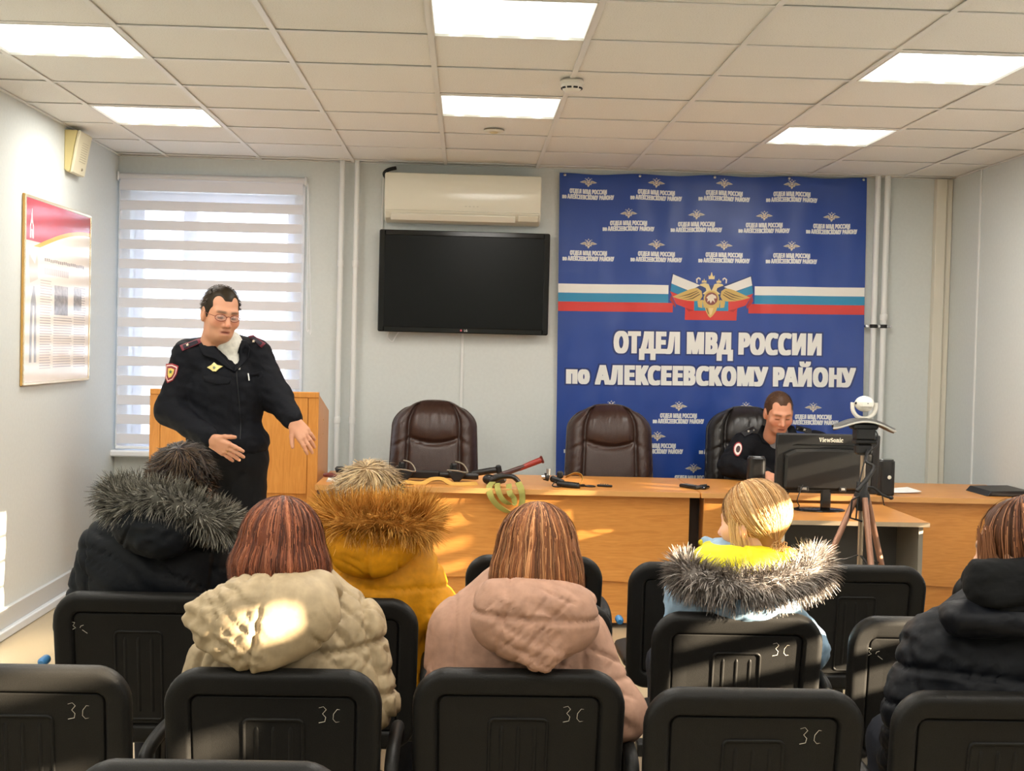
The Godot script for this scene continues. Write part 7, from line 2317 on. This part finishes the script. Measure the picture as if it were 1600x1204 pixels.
	sc2 /= shield.size()
	var patch: Node3D = t
	for l in layers:
		var pl := []
		for p in shield: pl.append(sc2 + ((P2.call(p[0], p[1]) as Vector2) - sc2) * l[0])
		mb = MB.new(); dr.lay(mb, pl, l[2], 0.003)
		var o := wobj(l[3], mb, mat(l[1], 0.7), patch)
		if patch == t: patch = o
	mb = MB.new(); dr.lay(mb, star_poly(sc2 + Vector2(0.0, 0.004), 0.011), 0.0145, 0.002)
	wobj("patch_mark", mb, mat(rgb(60, 96, 52), 0.7), patch)
	# chest badge: winged emblem
	var badge := [[331, 575], [338, 571], [342, 567], [347, 571], [356, 573], [350, 577], [346, 581], [341, 581], [337, 578]]
	var bp := []
	for p in badge: bp.append(P2.call(p[0], p[1]))
	mb = MB.new(); dr.lay(mb, bp, 0.010, 0.004)
	var bd := wobj("chest_badge", mb, mat(rgb(214, 200, 130), 0.4, 0.2), t)
	var bc: Vector2 = P2.call(343, 575)
	mb = MB.new(); dr.lay(mb, star_poly(bc, 0.009), 0.013, 0.003)
	wobj("badge_centre", mb, mat(rgb(120, 130, 120), 0.4, 0.2), bd)
	# pocket flaps, zip, pen
	for f in [[[326, 588], [347, 585], [369, 592], [366, 600], [347, 601], [328, 596]], [[392, 586], [412, 581], [414, 589], [402, 596], [393, 594]]]:
		var pl := []
		for p in f: pl.append(P2.call(p[0], p[1]))
		mb = MB.new(); dr.lay(mb, pl, 0.007, 0.006)
		wobj("pocket_flap", mb, navy, t)
	var zip := PackedVector3Array()
	for k in 14:
		var p: Vector2 = P2.call(376 + 6 * sin(k * 0.12), 580 + k * 8.0)
		zip.append(Vector3(p.x, p.y, dr.z(p.x, p.y) + 0.001))
	mb = MB.new(); mb.tube(zip, 0.003, 6)
	wobj("zip", mb, mat(rgb(12, 13, 18), 0.4), t)
	var pa: Vector2 = P2.call(393, 584); var pb: Vector2 = P2.call(395, 595)
	mb = MB.new(); mb.tube(PackedVector3Array([Vector3(pa.x, pa.y, dr.z(pa.x, pa.y) + 0.014), Vector3(pb.x, pb.y, dr.z(pb.x, pb.y) + 0.014)]), 0.0032, 8)
	wobj("pen", mb, mat(rgb(232, 232, 226), 0.4), t)
	# hair: short, receding
	mb = MB.new()
	var cols := [lin(rgb(58, 46, 36)), lin(rgb(78, 64, 50)), lin(rgb(44, 34, 27))]
	sd = SD.new()
	sd.ell(H * Vector3(0, 0.037, -0.019), Vector3(0.081, 0.0895, 0.0985) * hs, 0.01, H.basis)
	sd.ell(H * Vector3(0, 0.002, -0.024), Vector3(0.080, 0.062, 0.078) * hs, 0.02, H.basis)
	sd.ell(H * Vector3(0, -0.035, 0.10), Vector3(0.105, 0.103, 0.088), 0.012, H.basis, true)
	sd.ell(H * Vector3(0.046, 0.066, 0.068), Vector3(0.018, 0.022, 0.030), 0.018, H.basis, true); sd.ell(H * Vector3(-0.046, 0.066, 0.068), Vector3(0.018, 0.022, 0.030), 0.018, H.basis, true)
	sd.ell(H * Vector3(0, -0.115, -0.02), Vector3(0.2, 0.09, 0.2), 0.012, H.basis, true)
	sd.build(mb, 0.005, null, func(p, n): return cols[2])
	short_hair(mb, H, Vector3(0, 0.038, -0.020), Vector3(0.081, 0.092, 0.102) * hs, 2600, 0.016, cols, func(d): return 1.0 if d.y > -0.35 and d.z < 0.30 + 0.45 * maxf(0.0, d.y - 0.5) else 0.0, Vector3(0, 0, 0.4), 0.0026)
	wobj("hair", mb, M.hair, t)
	# thin-rimmed glasses
	var g := MB.new()
	for q in [-1, 1]:
		var rim := PackedVector3Array()
		for k in 21:
			var a := TAU * k / 20.0
			rim.append(H * (Vector3(q * 0.033 + cos(a) * 0.025, -0.004 + sin(a) * 0.015, 0.100 - 0.012 * absf(cos(a) * 0.5 + q * 0.5)) * hs))
		g.tube(rim, 0.0014, 6)
		g.tube(PackedVector3Array([H * (Vector3(q * 0.058, 0.0, 0.090) * hs), H * (Vector3(q * 0.078, 0.002, 0.05) * hs), H * (Vector3(q * 0.082, 0.004, -0.01) * hs)]), 0.0014, 6)
	g.tube(PackedVector3Array([H * (Vector3(-0.009, 0.002, 0.101) * hs), H * (Vector3(0, 0.005, 0.104) * hs), H * (Vector3(0.009, 0.002, 0.101) * hs)]), 0.0014, 6)
	var gl := wobj("glasses", g, mat(rgb(120, 44, 34), 0.3, 0.4), t)
	for q in [-1, 1]:
		mb = MB.new()
		var pts := PackedVector3Array()
		for k in 20:
			var a := TAU * k / 20.0
			pts.append(H * (Vector3(q * 0.033 + cos(a) * 0.024, -0.004 + sin(a) * 0.014, 0.0995 - 0.012 * absf(cos(a) * 0.5 + q * 0.5)) * hs))
		var c: Vector3 = H * (Vector3(q * 0.033, -0.004, 0.0955) * hs)
		for k in 20: mb.tri(c, pts[k], pts[(k + 1) % 20])
		wobj("lens", mb, M.glass, gl)
	mb = MB.new()
	var fb: Vector3 = wr[-1] + Vector3(0.86, -0.42, 0.28).normalized() * 0.10 + Vector3(0.42, 0.80, 0.42).normalized() * -0.012
	var ring := PackedVector3Array()
	var rd := Vector3(0.86, -0.5, 0.1).normalized()
	for k in 13:
		var a := TAU * k / 12.0
		ring.append(fb + (Vector3(0.42, 0.80, 0.42).normalized() * cos(a) + Vector3(0.2, -0.42, -0.88).normalized() * sin(a)) * 0.0102)
	mb.tube(ring, 0.0018, 6)
	wobj("ring", mb, mat(rgb(226, 180, 90), 0.25, 0.9), t)

func officer_seated() -> void:
	var skin := lin(rgb(206, 148, 118))
	var hs := 1.0
	var H := head_frame(Vector3(1.862, 1.152, -8.020), 4, 20, 0)
	var t := thing("person", "officer in dark uniform sitting behind the monitor, looking down", "person", Vector3(1.86, 0, -8.2), "police officers")
	var hip := Vector3(1.85, 0.50, -8.32); var chest := Vector3(1.900, 0.792, -8.220); var neck := Vector3(1.888, 1.002, -8.160)
	var sh := {-1: Vector3(1.699, 0.937, -8.200), 1: Vector3(2.137, 0.955, -8.200)}
	var el := {-1: Vector3(1.588, 0.735, -8.060), 1: Vector3(2.204, 0.748, -8.060)}
	var wr := {-1: Vector3(1.76, 0.795, -7.80), 1: Vector3(1.96, 0.795, -7.80)}
	for s in [-1, 1]: el[s].y = 0.83
	var mb := MB.new(); mb.col = skin
	var sd := SD.new()
	sd.cap(hip, chest, 0.13, 0.14, 0.05, Vector3(1, 1, 0.8)); sd.cap(chest, neck, 0.12, 0.06, 0.05); sd.cap(neck, H * Vector3(0, -0.1, -0.035), 0.062, 0.058, 0.03)
	for s in [-1, 1]:
		sd.cap(chest + Vector3(0, 0.08, 0), sh[s], 0.08, 0.06, 0.03); sd.cap(sh[s], el[s], 0.055, 0.042, 0.02); sd.cap(el[s], wr[s], 0.042, 0.03, 0.02)
		var kn := Vector3(1.85 + s * 0.12, 0.52, -7.85); var an := Vector3(1.85 + s * 0.12, 0.10, -7.82)
		sd.cap(hip + Vector3(s * 0.09, 0, 0), kn, 0.085, 0.065, 0.03); sd.cap(kn, an, 0.06, 0.045, 0.02)
	sd.build(mb, 0.018)
	sd = SD.new(); head_prims(sd, H, hs, true)
	var inv := H.affine_inverse()
	sd.build(mb, 0.004, null, func(p, n): return face_colour(inv * p / hs, skin, lin(rgb(120, 84, 60)), 0.1))
	for s in [-1, 1]:
		sd = SD.new()
		hand_with(sd, wr[s] + Vector3(0, 0.0, 0.02), Vector3(-s * 0.2, -0.16, 1).normalized(), Vector3(-s, 0.1, 0.2).normalized(), Vector3(0, -1, 0).normalized(), [0.28, 0.3, 0.3, 0.32], 1.0)
		sd.build(mb, 0.0045)
	wobj("body", mb, M.skin, t)
	sd = SD.new()
	for s in [-1, 1]:
		var kn := Vector3(1.85 + s * 0.12, 0.52, -7.85); var an := Vector3(1.85 + s * 0.12, 0.10, -7.82)
		sd.cap(hip + Vector3(s * 0.09, 0, 0), kn, 0.11, 0.085, 0.03); sd.cap(kn, an, 0.08, 0.07, 0.02)
	mb = MB.new(); sd.build(mb, 0.018)
	wobj("trousers", mb, cloth(rgb(16, 17, 21), 0.8), t)
	for s in [-1, 1]:
		sd = SD.new(); sd.cap(Vector3(1.85 + s * 0.12, 0.046, -7.86), Vector3(1.85 + s * 0.13, 0.037, -7.68), 0.045, 0.036, 0.02)
		mb = MB.new(); sd.build(mb, 0.012)
		wobj("shoe", mb, M.black_gloss, t)
	var navy := cloth(rgb(13, 15, 21), 0.78, 0.7)
	sd = SD.new()
	sd.cap(hip + Vector3(0, 0.02, 0), chest, 0.17, 0.175, 0.05, Vector3(1.05, 1, 0.8)); sd.cap(chest, Vector3(1.899, 0.930, -8.200), 0.15, 0.10, 0.07, Vector3(1, 1, 0.8))
	for s in [-1, 1]:
		sd.cap(Vector3(1.899, 0.930, -8.200), sh[s], 0.082, 0.078, 0.05); sd.cap(sh[s], el[s], 0.085, 0.070, 0.03); sd.cap(el[s], wr[s] + Vector3(0, 0, -0.03), 0.066, 0.045, 0.03)
	sd.cap(Vector3(1.861, 1.064, -8.020), Vector3(1.864, 0.937, -8.000), 0.055, 0.010, 0.012, Vector3(0.9, 1, 1.4), Basis(), true)
	mb = MB.new(); sd.build(mb, 0.010, func(p, n): return 0.007 * noise_a.get_noise_3d(p.x * 8.0, p.y * 10.0, p.z * 8.0) + 0.004 * noise_b.get_noise_3d(p.x * 16.0 + p.y * 12.0, p.y * 20.0, p.z * 16.0))
	wobj("jacket", mb, navy, t)
	var dr := Drape.new(mb)
	var P2 := func(u: float, v: float) -> Vector2:
		return Vector2(1.886 + (u - 1215.0) * 0.003845 + (v - 690.0) * 0.0000945, 0.963 - (v - 690.0) * 0.003845 + (u - 1215.0) * 0.0000945)
	for fl in [[[1192, 661], [1200, 664], [1208, 682], [1214, 697], [1206, 692], [1190, 688], [1186, 674]], [[1234, 661], [1244, 664], [1248, 678], [1238, 690], [1220, 698], [1226, 682]]]:
		var pl := []
		for p in fl: pl.append(P2.call(p[0], p[1]))
		mb = MB.new(); dr.lay(mb, pl, 0.016, 0.010)
		wobj("collar_flap", mb, navy, t)
	sd = SD.new(); sd.cap(Vector3(1.884, 0.973, -8.140), Vector3(1.881, 1.029, -8.100), 0.064, 0.058, 0.02); 
	mb = MB.new(); sd.build(mb, 0.009)
	wobj("undershirt", mb, cloth(rgb(150, 152, 156), 0.85, 0.3), t)
	for b in [[[1158, 672], [1180, 663], [1184, 670], [1163, 679]], [[1248, 662], [1272, 668], [1270, 676], [1246, 670]]]:
		var pl := []
		var c := Vector2.ZERO
		for p in b: pl.append(P2.call(p[0], p[1])); c += pl[-1]
		c /= 4.0
		mb = MB.new(); dr.lay(mb, pl, 0.010, 0.008)
		var ep := wobj("shoulder_board", mb, mat(rgb(24, 25, 30), 0.7), t)
		mb = MB.new(); dr.lay(mb, star_poly(c, 0.010), 0.015, 0.003)
		wobj("star", mb, mat(rgb(214, 210, 198), 0.35, 0.4), ep)
		mb = MB.new()
		var bx: float = pl[1].x if b[0][0] < 1200 else pl[0].x
		mb.ball(Vector3(bx, c.y + 0.006, dr.z(bx, c.y) + 0.014), Vector3(0.005, 0.005, 0.003), 10, 6)
		wobj("button", mb, mat(rgb(170, 166, 156), 0.35, 0.5), ep)
	# sleeve patch
	var oval := func(f: float) -> Array:
		var c: Vector2 = P2.call(1149, 697)
		var o := []
		for k in 16:
			var a := TAU * k / 16.0
			o.append(c + Vector2(cos(a) * 0.024, sin(a) * 0.042).rotated(-0.5) * f)
		return o
	mb = MB.new(); dr.lay(mb, oval.call(1.0), 0.006, 0.003)
	var pt := wobj("sleeve_patch", mb, mat(rgb(150, 50, 56), 0.7), t)
	mb = MB.new(); dr.lay(mb, oval.call(0.84), 0.009, 0.003)
	wobj("patch_rim", mb, mat(rgb(226, 212, 204), 0.7), pt)
	mb = MB.new(); dr.lay(mb, oval.call(0.5), 0.011, 0.003)
	wobj("patch_field", mb, mat(rgb(60, 44, 44), 0.7), pt)
	# hair
	mb = MB.new()
	var cols := [lin(rgb(92, 66, 48)), lin(rgb(116, 86, 62)), lin(rgb(76, 54, 40))]
	sd = SD.new()
	sd.ell(H * Vector3(0, 0.0365, -0.019), Vector3(0.080, 0.0885, 0.0975), 0.01, H.basis)
	sd.ell(H * Vector3(0, 0.005, -0.024), Vector3(0.079, 0.058, 0.076), 0.02, H.basis)
	sd.ell(H * Vector3(0, -0.04, 0.10), Vector3(0.105, 0.112, 0.085), 0.012, H.basis, true)
	sd.ell(H * Vector3(0.047, 0.070, 0.070), Vector3(0.016, 0.020, 0.028), 0.016, H.basis, true); sd.ell(H * Vector3(-0.047, 0.070, 0.070), Vector3(0.016, 0.020, 0.028), 0.016, H.basis, true)
	sd.ell(H * Vector3(0, -0.12, -0.02), Vector3(0.2, 0.11, 0.2), 0.008, H.basis, true)
	sd.build(mb, 0.005, null, func(p, n): return cols[2])
	short_hair(mb, H, Vector3(0, 0.037, -0.020), Vector3(0.079, 0.090, 0.099), 2000, 0.010, cols, func(d): return 1.0 if d.y > -0.3 and d.z < 0.32 + 0.5 * maxf(0.0, d.y - 0.5) else 0.0, Vector3(0, 0, 0.3), 0.0024)
	wobj("hair", mb, M.hair, t)
